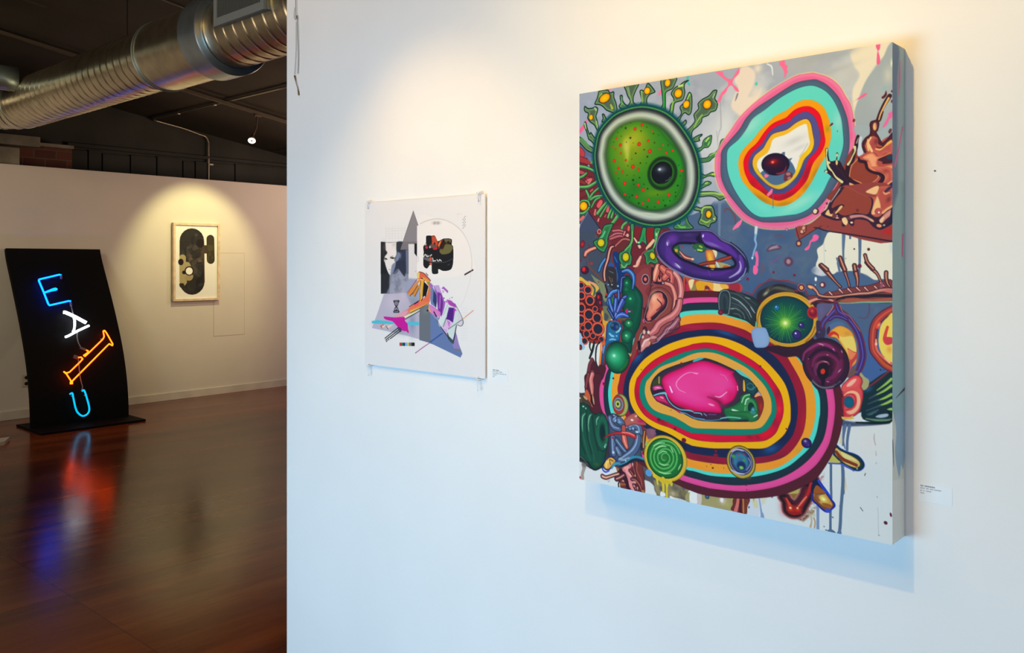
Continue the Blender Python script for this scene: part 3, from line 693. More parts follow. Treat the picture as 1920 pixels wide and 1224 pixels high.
# brickwork, old timbers and boarded panels above the partition
struct('wall_brick', box(B(), XB, -9.75, 1.30, 2.031, 2.0, 2.785), M['brick'])
bm = B(); box(bm, -9.98, -9.70, 1.66, 2.035, 2.785, 2.822, .006)
struct('trim_1', bm, M['beamwhite'])
bm = B(); box(bm, -9.8, -9.5, .2, 1.432, 2.4, 2.72, .008)
struct('trim_2', bm, M['beamwhite'])
bm = B(); box(bm, -9.8, -9.55, .0, 1.644, 2.752, 2.858, .008)
struct('trim_3', bm, M['beamwhite'])
ys = [2.06, 2.286, 2.44, 2.76, 3.075, 3.40, 3.56, 4.1, 4.9, 5.9, 8.0]
n = 4
for a, b_ in zip(ys, ys[1:]):
    bm = B(); box(bm, XB, -9.965, a + .008, b_ - .008, 2.2, 2.80 + .012 * (n % 3), .003)
    struct('trim_%d' % n, bm, M['darkwall']); n += 1
bm = B(); box(bm, XB, -9.94, 2.06, 8.0, 2.845, 2.885, .004)
struct('trim_%d' % n, bm, M['darkwall']); n += 1
# ceiling board battens
def ceil_strip(x0, x1, y0, y1, h):
    bm = B()
    prism(bm, [(x0, y0, ceil_z(y0) - h), (x1, y0, ceil_z(y0) - h), (x1, y1, ceil_z(y1) - h), (x0, y1, ceil_z(y1) - h)], (0, 0, h))
    return bm
for args in ((-6.22, -6.19, .3, 8, .012), (-4.2, -4.17, .3, 8, .012), (-9.9, 0, 4.6, 4.63, .012), (-9.9, 0, 1.9, 1.93, .012), (-9.9, 0, -.6, -.57, .012), (-7.3, -7.27, -4, .9, .012)):
    struct('trim_%d' % n, ceil_strip(*args), M['track']); n += 1

# shallow hatch outline in the far wall, partly behind the framed picture
t = thing('access_panel', 'flush white wall hatch with thin outline, right of and behind the small framed picture', 'access panel', (XF, 3.69, 1.18))
bm = B(); box(bm, XF - .0005, XF + .0012, 3.49, 3.888, .693, 1.672)
obj('panel_face', bm, M['far_wall'], t)
bm = B()
for y0, y1, z0, z1 in ((3.484, 3.49, .687, 1.678), (3.888, 3.892, .687, 1.678), (3.49, 3.888, .687, .692), (3.49, 3.888, 1.673, 1.677)):
    box(bm, XF - .0005, XF + .001, y0, y1, z0, z1)
obj('panel_gap', bm, mat('hatch_gap_shadowline', (186, 172, 156), .9), t)

# ------------------------------------------------------------------ the big painting
ART_P = """
P 0 1 1 0 -97 -316 1581 288 0 1889 -1558 349
P 1 4.6 1 0 -95 -80 951 -62 628 114 0 738 -399 -9 -397 -32 -776 -22
N 2 .8 72.9 55.6 1 .05 3.5 0 -95 -80 1579 52 0 525 -1575 -109
N 3 .6 71.3 72.3 2 .1 3.9 0 -95 -80 855 -80 2 607 -853 -59
B 64.5 38.7 92.7 50.2 0 4 .6 2
B 317.4 47 64.9 46 0 5 .7 2
B 343.4 152.8 57 79.6 0 6 .8 2
B 380.6 122.7 30.9 67.3 10 7 .8 2
P 8 5.7 .9 1 838 -1 38 8 23 34 -14 53 -18 31 37 0 19 -26 -19 52 -58 48 -36 -15 -20 -36 29 -63 -15 -36
B 454.3 8.2 11.8 13.1 0 9 .9 2
B 452.1 59.3 18.8 19.7 0 10 .8 2
B 542 13.2 55 23.3 0 11 .8 2
B 636.2 48.3 61.1 40.7 0 12 .8 2
P 13 5 1 1 1292 2 140 -4 0 24 -30 30 -31 29 -23 37 -24 47 -16 48 -9 39 -10 -52 3 -50 24 -47 -24 -44
P 14 2.9 1 1 1425 5 41 3 0 429 -153 -12 -18 -163 21 -78 24 -57 31 -40 31 -38
B 695.2 96.8 25.1 39.7 0 15 .8 2
B 709.4 59.2 9.6 17.8 0 16 .7 2
B 716.1 38.5 2.9 7.9 0 17 1 2
B 574.2 5.7 32.2 10.4 -15 18 .6 2
B 626 5.9 35 9.2 -12 19 .7 2
B 615.9 35.1 41.4 6.2 -10 20 .5 2
S 21 2.4 .6 1 2.4,3,2.4,1.2 741 119 3 113 -7 22 -10 37
S 22 1 .7 1 2.3,3.5 809 135 10 -28
S 23 2.4 .6 1 2.4,1.8,3.5 724 253 13 125 -4 90
S 24 1.7 .9 1 2.8,3.3,2.2 950 5 18 14 5 33
P 25 2.1 1 1 663 581 62 -42 67 21 114 93 306 10 81 12 -77 14 -35 45 -19 41 -6 35 -27 27 42 20 51 -14 51 -7 44 6 54 24 76 18 0 330 -76 26 -158 -128 -523 -59 -236 -84 -29 -284
N 26 .6 43.4 41.9 5 .1 3.2 0 688 646 721 23 1 587 -719 -113
N 27 .6 39.2 48 6 .05 3.3 0 811 650 359 11 1 289 -358 9
B 476.4 456.3 68.3 21.5 0 28 .5 2
B 636.6 443.3 50.1 25.2 0 29 .7 2
P 30 3.9 1 1 1371 1053 61 -32 15 193 -76 36 -78 37 -20 -159
B 362.7 269.6 24.9 9 0 31 .9 2
B 331.2 254.3 25.5 11.4 0 32 .8 2
S 33 2.4 .8 1 7.1,4.7,3.5 738 547 -2 145 -2 90
P 34 1.4 1 1 1208 687 85 14 154 31 0 152 -37 -19 -39 4 -29 -19 -25 -8 -24 -6 -24 0 -32 0 -21 13 -35 -12 -31 -19 8 -33 -4 -31 23 -20 10 -27
B 716.1 375.9 4.7 13.7 0 35 .8 2
S 36 .9 1 1 7.1,4,3.5 1257 697 -2 68 2 41
S 37 .9 1 1 6.9,5,4 1317 706 0 60 -2 80
S 38 .9 1 1 4 1281 699 0 14
S 39 .9 .7 1 2.6,2.1 1181 734 2 72
S 40 .9 1 1 3.1,4.1 1233 790 8 46
P 41 2.8 1 1 -89 531 160 -31 123 130 46 246 -73 199 -251 -15
N 42 .5 31.3 37.8 8 .1 4.2 0 -89 569 283 12 3 394 -282 8
P 43 2.1 1 1 -92 253 129 -9 57 56 68 155 120 129 224 80 -53 210 -228 -96 -122 -101 -38 -101 -57 -15 -97 8
P 44 2 1 1 164 654 288 -4 15 224 -35 95 -61 97 -41 194 -43 51 -89 -139 -3 -344
P 45 1.4 1 1 -84 1098 159 -19 63 96 -5 149 -86 108 -128 18
P 46 2 1 1 -81 1445 112 -24 77 -94 179 -16 115 133 2 330 -482 29
P 47 1.3 1 1 -78 1772 80 -20 79 26 91 -39 60 15 116 29 270 23 0 68 -694 56
P 48 1 1 1 1293 1297 154 -102 0 197 -56 3 -97 4 -81 38 0 -122
P 49 2 1 1 1243 1413 204 -35 0 492 -491 25 -1 -149 217 -141
B 676.2 739.2 39 39.4 0 50 .7 2
B 685.8 806.4 38.8 58.7 0 51 .6 2
P 52 3 1 1 1251 1404 52 -1 121 -11 -48 14 -73 13 -49 6
P 53 4.2 1 1 -3 234 36 4 40 29 31 41 -106 -9
S 54 1.3 1 1 10 1 180 25 -21
S 55 1.3 1 1 5.7 38 143 8 -9
S 55 1.2 1 1 6.4 444 60 8 -14
S 56 1.2 1 1 4.1 167 3 11 2
S 57 1.1 1 1 6.2,3.7,4.9 586 6 -2 15 10 18
P -.7:58,1.8:59,3:60,5:61,8.3:62 1.2 1 1 117 1 46 1 15 15 21 -1 2 27 11 26 6 32 -13 15 -22 -7 -27 -13 -19 -18 -20 -11 -27 -7 12 -24 7 -18
P -.7:58,1.8:59,3.1:60,5.1:61,8.4:62 1.3 1 1 32 62 19 12 24 2 19 -4 14 9 -2 19 -7 18 8 26 10 51 -14 -11 -16 -26 -23 -16 -16 -21 4 -21 -16 -9 -8 -13
P -.7:58,1.8:59,3.1:60,5.1:61,8.5:62 1.3 1 1 32 136 8 7 8 26 12 27 8 -6 20 24 19 12 -11 30 -28 -25 -15 -11 -12 -36 -13 -30
P -.7:58,1.8:59,3.1:63,5.1:61,8.5:62 1.3 1 1 -3 204 24 13 24 25 43 29 -7 18 -36 -15 -28 -25 -22 -25
P -.7:58,1.8:59,3:60,5:61,8.3:62 1.2 1 1 133 112 12 2 11 20 12 14 -23 3 -15 -4 7 -15
P -.7:58,1.8:59,3:60,4.8:61,8.1:62 1.2 1 1 234 38 13 2 2 22 15 20 26 18 -44 1 -19 -14 11 -15 -4 -19
P -.7:58,1.7:59,2.9:60,4.8:61,8:62 1.2 1 1 260 -8 76 -1 -18 40 -11 26 4 25 29 19 -65 -5 14 -23 -14 -27 -8 -22
P -.7:58,1.7:59,2.9:60,4.7:61,7.8:62 1.2 1 1 382 3 14 8 25 31 -4 8 -24 6 -14 19 4 25 7 13 -57 -10 18 -22 -4 -22 -6 -25 9 -6 18 7 4 -15
P -.6:58,1.6:59,2.8:60,4.6:61,7.6:62 1.1 1 1 455 -7 74 5 -6 28 -13 19 -31 11 -3 26 0 24 -3 49 -31 -21 17 -25 0 -29 -4 -39
P -.6:58,1.6:59,2.7:60,4.5:61,7.5:62 1.1 1 1 592 19 -19 12 -3 19 3 21 -10 28 -20 6 -20 4 -6 22 -3 17 -7 23 -20 -14 10 -22 3 -21 17 -21 -14 -28 20 -24 23 -8 23 -12
P -.6:58,1.6:59,2.7:60,4.5:61,7.4:62 1.1 1 1 596 71 10 16 2 38 -5 34 -13 10 -17 -11 -13 8 -13 21 -6 17 -24 -17 27 -17 10 -17 -7 -24 23 -20 16 -30
P -.6:58,1.6:59,2.7:60,4.5:61,7.4:62 1.1 1 1 577 188 3 15 -19 15 -10 5 -10 -10 23 -18
P -.6:58,1.6:59,2.7:63,4.4:61,7.3:64 1.1 1 1 600 280 23 -15 29 -8 4 6 -14 10 3 12 -22 3 -16 -1
S 65 1.3 1 1 5.6 129 18 -8 11
S 66 1.2 1 1 4.1,6.8 182 75 8 16
S 67 1.2 .8 1 5.3,2.7 278 10 19 70
S 68 1.2 1 1 2.7,4 242 51 2 28
S 69 1.1 1 1 5.1,3.8 466 51 2 80
S 70 1.2 1 1 3.9,2.6 350 35 4 52
S 71 1.1 1 1 5 543 38 17 -1
S 72 1.1 1 1 3.8,2.5 513 101 -10 52
S 73 1.1 1 1 3.7,2.5 596 80 -13 22
S 74 1.3 1 1 4.2 91 79 7 10
S 75 1.3 1 1 4.2,2.8 99 143 8 26
S 76 1.3 1 1 4.3,7.1,2.8 9 213 52 46
S 77 1.3 1 1 4.3,2.8 32 145 6 23
E 73.9 19.6 17.7 11.3 -15 0:78,.55:79,.8:80,.86:81,1:82 1 1.2
E 34.3 59.6 6.7 7.6 0 0:83,.55:84,.8:80,.86:81,1:82 1 1.3
E 190.2 18.2 9.2 8.7 20 0:78,.55:79,.8:85,.86:81,1:82 1 1.2
E 242.9 7.9 8.2 9.5 5 0:78,.55:79,.8:85,.86:81,1:82 1 1.1
E 269.6 34.5 11.1 10.8 15 0:78,.55:79,.8:80,.86:81,1:82 1 1.1
E 289.6 60.7 8.9 9.6 18 0:86,.55:84,.8:80,.86:81,1:82 1 1.1
P -.6:58,1.6:59,2.7:60,4.4:61,7.3:62 1.1 1 1 726 81 -5 19 -4 16 12 19 -8 29 -25 6 -12 12 -26 7 -5 17 -18 17 -25 18 -8 38 -23 -21 -6 -17 34 -28 13 -17 -5 -24 10 -13 13 -13 -3 -20 19 -16 32 -12 22 -19
E 339.9 67 11 10.9 15 0:86,.55:84,.8:80,.86:81,1:82 1 1.1
S 87 1.1 1 1 2.4,3,2.4 617 225 23 -34 16 -16
S 74 1.1 1 1 2.4 714 93 -8 15
P -.5:88,1.3:89,2.4:90,3.9:91,7.2:92 1.1 1 1 623 318 29 -7 6 -20 10 -13 31 -12 2 18 -5 20 -12 13 -19 1 -19 12 -20 1
P -.5:88,1.3:89,2.4:90,3.8:91,7.1:92 1.1 1 1 633 361 45 -2 15 -13 25 -6 16 -19 9 -27 15 -7 7 15 12 6 3 20 11 12 -8 12 -21 5 -16 6 -21 -6 -19 7 -19 13 -48 1
P -.5:88,1.3:89,2.4:93,3.8:91,7.1:92 1.1 1 1 643 416 25 16 26 -7 12 -2 16 7 25 -1 10 -19 5 10 33 2 -15 10 -9 16 -21 18 -6 -20 -28 -2 -29 -5 -34 8
P -.5:88,1.3:89,2.4:93,3.8:91,7.2:92 1.1 1 1 640 476 19 -5 10 -10 19 -1 12 8 -9 8 -16 5 -29 11
E 375.4 168.2 8.7 9 0 0:94,.55:95,.8:96,.86:97,1:82 1 1.1
S 98 1.1 1 1 3.6 674 290 13 -13
S 87 1.1 1 1 2.4 693 352 25 -10
S 99 1.1 1 1 3.6 703 432 34 -2
S 100 1.1 1 1 3.5 750 429 21 -4
S 101 1.1 1 1 3.6 672 469 9 -3
S 102 1.1 1 1 3.6 684 305 6 -10
P -.6:58,1.5:59,2.6:103,4.2:104,7:105 1.1 1 1 637 504 70 1 37 11 31 -7 12 -16 12 -16 15 -12 15 -4 6 30 9 36 -6 16 -21 3 -30 -14 -25 5 -24 7 -19 -13 -28 -7 -57 0
S 106 1.1 1 1 3.5,3.5,4.7,7.1,3.5 643 510 64 1 31 7 30 -1 19 -7
S 107 1 1 1 3.5 814 473 12 -2 1 25
E 403.2 253.4 9.4 11.6 0 0:108,.5:95,.56:109,.8:110,1:111 1 1
S 112 1 1 1 3.4 829 537 6 -8
P -.6:58,1.6:59,2.6:113,4.3:104,7.2:105 1.1 1 1 650 571 22 -9 29 2 12 18 3 20 10 11 -6 20 -22 8 -10 18 -22 -11 -22 -5 -7 -13 10 -20 0 -22 -26 -7 -10 -12 20 -4
E 343.3 300 8.8 11 0 0:114,.5:115,.66:116,.7:109,.95:117,1:118 1 1.1
S 119 1.1 1 1 3,3.6,3 653 594 10 -23 34 -1
S 120 1.1 1 1 2.4,3.6,2.4 650 622 26 12 19 -8
E 355.9 310 2.2 2 0 121 1 1.1
P 122 1.1 1 1 629 532 11 5 7 16 -12 -2
S 123 1.3 1 1 15.1,16.5,13.7 2 267 16 20 -8 15
S 124 1.3 1 1 12.8,14.3,11.4 2 267 16 20 -8 15
S 123 1.3 1 1 15,12.2 6 312 55 20
S 125 1.3 1 1 12.8,9.9 6 312 55 20
S 123 1.3 1 1 7.9,6.5 54 347 12 20
S 126 1.3 1 1 5.6,4.2 54 347 12 20
S 123 1.3 1 1 10.8,9.4 2 372 24 8
S 127 1.3 1 1 8.5,7.1 2 372 24 8
S 123 1.3 1 1 9.3,10.7 42 404 36 8
S 128 1.3 1 1 7,8.4 42 404 36 8
S 123 1.3 1 1 9.3,9.3 39 422 23 -11
S 129 1.3 1 1 7.1,7.1 39 422 23 -11
S 123 1.3 1 1 7.9,7.9,9.3 50 414 20 -2 -16 18
S 130 1.3 1 1 5.6,5.6,7 50 414 20 -2 -16 18
S 123 1.3 1 1 10.8,9.4 7 417 24 11
S 131 1.3 1 1 8.5,7.1 7 417 24 11
S 123 1.3 1 1 6.5,6.5 66 468 12 -8
S 132 1.3 1 1 4.2,4.2 66 468 12 -8
S 123 1.3 1 1 9.2,7.8 94 482 23 -4
S 133 1.3 1 1 7,5.6 94 482 23 -4
S 123 1.3 1 1 16.5,15.1 -1 484 32 -8
S 134 1.3 1 1 14.2,12.8 -1 484 32 -8
S 123 1.2 1 1 14.7,13.3 114 537 11 -15
S 135 1.2 1 1 12.5,11.1 114 537 11 -15
S 123 1.2 1 1 10.4,9 163 564 8 -24
S 136 1.2 1 1 8.2,6.8 163 564 8 -24
S 123 1.3 1 1 9.2,7.8 91 577 3 -19
S 137 1.3 1 1 7,5.6 91 577 3 -19
S 123 1.2 1 1 7.1,6.4 110 609 4 -10
S 138 1.2 1 1 4.9,4.2 110 609 4 -10
S 123 1.2 1 1 6.2,6.2 209 581 3 -12
S 139 1.2 1 1 4.1,4.1 209 581 3 -12
S 123 1.3 1 1 10.8,9.4 8 599 16 -12
S 140 1.3 1 1 8.5,7.1 8 599 16 -12
S 123 1.3 1 1 9.4,8 1 627 4 16
S 141 1.3 1 1 7.1,5.7 1 627 4 16
S 123 1.2 1 1 6.3,4.9 148 591 8 -9
S 142 1.2 1 1 4.1,2.7 148 591 8 -9
S 123 1.2 1 1 7.4,7.4 279 657 4 -15
S 143 1.2 1 1 5.3,5.3 279 657 4 -15
S 123 1.2 1 1 7.8,6.4 111 656 7 -6
S 144 1.2 1 1 5.5,4.2 111 656 7 -6
P 145 2.1 1 1 45 302 32 6 8 13 -24 5 -28 -37
P 146 1.7 1 0 52 562 -47 62 -8 33 137 4 -28 -43
S 147 1.3 1 1 2.1 52 562 82 99
S 148 1.3 1 1 2.1 50 565 -45 59
S 149 1.3 1 1 9.9,8.5,8.5 -2 345 44 9 51 22
S 150 1.3 1 1 7.1,5.7,5.7 -2 345 44 9 51 22
S 151 1.7 .9 1 2.5,2,2 -4 342 44 10 51 21
S 149 1.3 1 1 8.5,8.5,7.1 -1 399 23 -6 20 -12
S 150 1.3 1 1 5.7,5.7,4.3 -1 399 23 -6 20 -12
S 151 1.7 .9 1 2,2,1.5 -3 397 24 -6 19 -12
S 149 1.3 1 1 8.5,9.9,8.5 -1 444 55 0 51 -21
S 150 1.3 1 1 5.6,7.1,5.6 -1 444 55 0 51 -21
S 151 1.7 .9 1 2,2.5,2 -3 442 55 0 51 -21
S 152 1.3 1 1 8.5,8.5,7.1 41 464 14 26 0 22
S 150 1.3 1 1 5.6,5.6,4.2 41 464 14 26 0 22
S 151 1.7 .9 1 2,2,1.5 39 462 14 26 0 22
S 149 1.3 1 1 8.4,7,7 61 500 21 -24 31 -21
S 150 1.3 1 1 5.6,4.2,4.2 61 500 21 -24 31 -21
S 151 1.7 .9 1 2,1.5,1.5 59 498 21 -24 31 -20
S 152 1.3 1 1 7,8.4,7 65 508 29 -13 38 -3
S 150 1.3 1 1 4.2,5.6,4.2 65 508 29 -13 38 -3
S 151 1.7 .9 1 1.5,2,1.5 63 506 29 -13 39 -2
S 152 1.2 1 1 9.7,9.7,6.9 106 574 23 -24 30 -27
S 153 1.2 1 1 6.9,6.9,4.1 106 574 23 -24 30 -27
S 154 1.7 .9 1 2.4,2.4,1.5 104 572 23 -24 30 -27
S 152 1.2 1 1 6.9,6.9,5.5 122 590 22 -30 19 -24
S 153 1.2 1 1 4.1,4.1,2.8 122 590 22 -30 19 -24
S 154 1.7 .9 1 1.4,1.4,1 120 589 23 -30 19 -24
S 152 1.2 1 1 8.2,8.2,6.8 167 595 11 -24 15 -24
S 155 1.2 1 1 5.5,5.5,4.1 167 595 11 -24 15 -24
S 154 1.6 .9 1 1.9,1.9,1.4 166 594 11 -25 15 -24
S 152 1.2 1 1 8.2,6.8 186 596 15 -37
S 155 1.2 1 1 5.4,4.1 186 596 15 -37
S 154 1.6 .9 1 1.9,1.4 184 594 15 -36
S 152 1.2 1 1 12.3,9.5,9.5,10.9 145 657 34 -24 26 -24 22 -27
S 155 1.2 1 1 9.5,6.8,6.8,8.2 145 657 34 -24 26 -24 22 -27
S 154 1.6 .9 1 3.3,2.4,2.4,2.9 142 654 34 -24 26 -24 22 -27
S 152 1.2 1 1 9.4,8,8 242 656 8 -21 21 -15
S 155 1.2 1 1 6.7,5.4,5.4 242 656 8 -21 21 -15
S 154 1.6 .9 1 2.3,1.9,1.9 240 654 8 -21 21 -15
S 152 1.2 1 1 9.3,7.9 293 624 8 40
S 155 1.2 1 1 6.6,5.3 293 624 8 40
S 154 1.6 .9 1 2.3,1.9 291 622 8 40
S 152 1.2 1 1 6.6,6.6 308 631 -4 34
S 155 1.2 1 1 4,4 308 631 -4 34
S 154 1.6 .9 1 1.4,1.4 306 629 -3 35
S 152 1.3 1 1 5.6,7,5.6 71 544 23 -33 27 -11
S 150 1.3 1 1 2.8,4.2,2.8 71 544 23 -33 27 -11
S 151 1.7 .9 1 1,1.5,1 70 543 23 -33 27 -11
S 152 1.3 1 1 7.1,8.5,7.1,7.1 0 570 28 -2 27 -21 6 -22
S 153 1.3 1 1 4.2,5.7,4.2,4.2 0 570 28 -2 27 -21 6 -22
S 154 1.7 .9 1 1.5,2,1.5,1.5 -2 568 28 -2 28 -21 5 -22
S 152 1.3 1 1 7.1,7.1,7.1,7.1 0 522 20 -12 31 5 10 19
S 150 1.3 1 1 4.2,4.2,4.2,4.2 0 522 20 -12 31 5 10 19
S 151 1.7 .9 1 1.5,1.5,1.5,1.5 -2 520 20 -11 32 4 10 20
E 12.3 267.9 13.1 12.1 10 0:108,.55:156,.8:157,.86:97,1:82 1 1.3
E 37.1 165.8 3.9 4.1 0 158 1 1.3
S 159 1.1 1 1 3.7,3.7,3.7 540 656 16 -14 20 9
P -.5:88,1.4:89,2.5:93,4:160,7.4:161 1.1 1 1 553 616 26 -13 13 28 20 28 -89 -1 0 -20 23 -2
P 162 1.1 1 1 556 633 10 -14 7 15 -14 11
S 163 1.1 1 1 2.5,3.7,3.7 536 638 14 12 23 1
P -7.8:164,-3.2:165,-.6:166,0:167,2.1:168,3.4:169,6.5:170,10.4:171,14.3:172,19.5:173,23.4:174,28.6:175,33.8:176,36.4:177,41.6:178,58.5:179 7.8 1 1 333 101 -78 7 -68 24 -69 60 -24 75 -3 58 22 92 47 88 66 67 74 41 88 25 88 -1 83 -30 50 -46 30 -77 2 -89 -20 -73 -32 -58 -56 -72 -59 -48 -70 -30
P 0:180,3.3:181,10.4:182,39.1:183 3.3 1 1 325 165 -84 15 -50 37 -22 67 5 60 33 89 57 70 53 42 71 23 69 0 65 -35 39 -72 0 -86 -27 -60 -46 -47 -50 -55 -58 -32
B 148.7 136.9 58.2 48.7 0 184 .95 2
B 134.4 169.8 41.1 48.9 0 185 .7 2
B 157.2 117 31.8 24.3 0 186 .7 2
B 134.5 136.2 11 19.9 0 187 .8 2.5
B 145.4 128 20.1 12.2 0 188 .5 2
B 136.5 157.7 7.3 18.3 0 189 .7 2
B 211.7 247.5 38.1 10.4 0 190 .8 2
B 272.4 194.2 8.3 17.5 0 191 .7 2
B 158.7 232.4 21.6 22.7 0 192 .6 2
B 140.8 252.6 16.4 13.7 0 193 .5 2
B 246.1 270 15.2 8.8 0 194 .5 2
B 122.1 197.9 11.1 9.2 0 195 .5 2
E 197.2 154 4.8 4.5 0 0:196,.4:197,.85:198,1:199 1 1.2
E 132.9 168.9 3 2.8 0 0:200,.4:197,.85:201,1:199 1 1.2
E 100.5 167.5 4.5 4 0 0:200,.4:197,.85:201,1:199 1 1.2
E 152.1 184.9 5.3 4.9 0 0:200,.4:197,.85:201,1:199 1 1.2
E 112.8 185.2 3.8 3.4 0 0:200,.4:197,.85:201,1:199 1 1.2
E 123.2 193.7 3.4 3.1 0 0:200,.4:197,.85:201,1:199 1 1.2
E 167.1 192.4 3.3 3 0 0:200,.4:197,.85:201,1:199 1 1.2
E 105 196.2 3.1 2.8 0 0:200,.4:197,.85:201,1:199 1 1.2
E 129.6 221.1 5.1 4.6 0 0:200,.4:202,.85:201,1:199 1 1.2
E 166.6 227.4 4.4 4.1 0 0:200,.4:202,.85:201,1:199 1 1.2
E 179.8 239 4.6 4.2 0 0:200,.4:202,.85:201,1:199 1 1.2
E 130.7 246.5 3.7 3.4 0 0:203,.4:202,.85:201,1:199 1 1.2
E 162.1 253 4.8 4.4 0 0:203,.4:202,.85:201,1:199 1 1.2
E 193 262.1 3.7 3.4 0 0:203,.4:202,.85:201,1:204 1 1.2
E 178.9 269.7 3.6 3.3 0 0:203,.4:202,.85:205,1:204 1 1.2
E 219.1 268.3 4.6 4.3 0 0:203,.4:202,.85:205,1:204 1 1.1
E 246 253.5 4.5 4.3 0 0:203,.4:202,.85:201,1:199 1 1.1
E 277.5 202.7 4.1 3.9 0 0:200,.4:202,.85:201,1:199 1 1.1
E 239.7 161.3 3.5 3.2 0 0:200,.4:197,.85:198,1:199 1 1.1
E 256.2 157.5 2.9 2.8 0 0:206,.4:197,.85:198,1:199 1 1.1
E 119.2 151.6 2.7 2.5 0 0:196,.4:197,.85:198,1:199 1 1.2
E 176.6 92.7 4.2 3.9 0 0:196,.4:207,.85:198,1:199 1 1.2
E 157.8 99.8 4.2 4 0 0:196,.4:207,.85:198,1:199 1 1.2
E 106.7 115.6 2.9 2.6 0 0:196,.4:197,.85:198,1:199 1 1.2
E 117.6 132.7 4.3 4 0 0:196,.4:197,.85:198,1:199 1 1.2
E 168.8 135.4 5 4.7 0 0:196,.4:197,.85:198,1:199 1 1.2
E 192.7 129.9 3.5 3.3 0 0:196,.4:197,.85:198,1:199 1 1.2
E 197.2 153.7 5.1 4.8 0 0:196,.4:197,.85:198,1:199 1 1.2
E 205 110.2 2.4 2.2 0 0:196,.4:197,.85:198,1:199 1 1.2
E 222.5 151.2 2.6 2.5 0 0:196,.4:197,.85:198,1:199 1 1.1
E 231.4 143.4 2.3 2.2 0 0:196,.4:197,.85:198,1:199 1 1.1
E 104.3 140.7 2.4 2.2 0 0:196,.4:197,.85:198,1:199 1 1.2
E 93.4 134.5 2.2 2 0 0:196,.4:197,.85:198,1:199 1 1.2
E 132.4 95.5 2.9 2.5 0 208 1 1.1
E 145.3 118.9 2.9 2.4 0 208 1 1.1
E 174 106.3 2 1.7 0 208 1 1
E 121.3 91.9 1.5 1.2 0 208 1 1.1
E 110.3 102.7 1.5 1.2 0 208 1 1.1
E 120 112.7 1.5 1.2 0 208 1 1.1
E 206.8 115.4 1.8 1.6 0 208 1 1
E 209.3 136 2 1.7 0 208 1 1
E 244.3 144.6 1.9 1.6 0 208 1 1
E 182.1 149 2 1.7 0 208 1 1
E 159.6 155.2 2.3 1.9 0 208 1 1.1
E 134.4 127.6 1.5 1.2 0 208 1 1.1
E 153 131.2 1.2 1 0 208 1 1.1
E 219.6 119.7 1.4 1.2 0 208 1 1
E 189.2 99.2 1.6 1.3 0 208 1 1
E 146.2 84.8 1.5 1.2 0 208 1 1.1
E 99.3 124.2 1.5 1.2 0 208 1 1.1
E 191 165.7 2.3 1.9 0 208 1 1
E 152.5 215.3 3.2 2.7 0 209 1 1.1
E 170 211 2.1 1.8 0 209 1 1
E 190.6 165.4 2.5 2.2 0 209 1 1
E 172.3 178.3 2.1 1.8 0 209 1 1
E 159.6 155.2 2 1.7 0 209 1 1.1
E 217.3 251.9 1.8 1.5 0 209 1 1
E 191.4 237.3 2.3 1.9 0 209 1 1
E 181.5 226.5 1.7 1.4 0 209 1 1
E 154.7 225.1 1.7 1.5 0 209 1 1.1
E 150.2 249.7 2.5 2.1 0 209 1 1.1
E 167.9 268.5 2.7 2.3 0 209 1 1
E 236.8 276.9 3 2.6 0 209 1 1
E 268.3 234.7 2.5 2.2 0 209 1 1
E 262.7 249.2 1.7 1.5 0 209 1 1
E 248.8 267.2 1.8 1.5 0 209 1 1
E 262.8 257.7 1.7 1.5 0 209 1 1
E 138.5 181.7 1.5 1.2 0 209 1 1.1
E 136.1 203.2 1.5 1.2 0 209 1 1.1
E 154.9 205.1 1.2 1 0 209 1 1.1
E 112.9 209 1.6 1.4 0 209 1 1.1
E 149.3 167.3 1.2 1 0 209 1 1.1
E 187.9 179.6 1.4 1.2 0 209 1 1
E 190.3 277.7 2.4 2 0 209 1 1
E 210.2 278.6 1.7 1.4 0 209 1 1
E 232.5 264.9 1.6 1.4 0 209 1 1
E 274.5 214.1 1.6 1.4 0 209 1 1
E 271.1 190.6 1.5 1.3 0 209 1 1
E 142.6 253.6 1.7 1.5 0 209 1 1.1
E 229.2 205.3 39.8 38.7 0 0:210,.74:210,.8:211,.92:212,1:213 1 3.8
E 228.3 205.6 30.5 28.4 0 0:214,.85:215,1:216 1 1.1
E 228.2 204.4 26.9 25.1 0 0:217,.8:218,1:219 1 1.1
B 226.9 196.6 13.7 8.1 0 220 .9 2
B 222.5 196.2 4.5 3.3 0 221 1 2
S 222 1.1 .9 1 1.3,2,1.3 475 446 17 -6 8 -11
S 223 1.1 .7 1 1.3,1.3 447 456 34 -2
B 198.1 293.7 45.5 3.9 8 224 .7 2
B 272.9 282.9 13.3 2 -38 225 .7 2
B 295.5 203.2 4.9 31.8 0 226 .6 2
P -1.7:227,-.4:228,0:229,3.3:230,8.7:231 3.5 .95 1 822 212 45 -39 49 -33 57 -32 56 -24 44 -15 52 -2 23 5 53 24 39 37 24 42 19 35 12 56 4 39 4 26 -10 36 -16 53 -16 51 -19 36 -34 49 -33 54 -51 37 -56 17 -37 6 -56 0 -57 -8 -42 -17 -31 -18 -34 -32 -31 -37 -23 -40 -19 -23 -19 -53 -4 -57 10 -42 34 -53 27 -33
P 0:232,1.3:233,8.7:234 1 1 1 858 212 46 -37 69 -34 70 -34 41 -12 54 -1 23 7 34 23 37 43 20 39 19 57 7 58 -1 58 -12 42 -17 50 -28 49 -43 55 -40 37 -41 20 -54 11 -97 0 -41 -10 -45 -25 -36 -35 -29 -35 -27 -37 -23 -57 -1 -72 6 -38 34 -37 44 -42
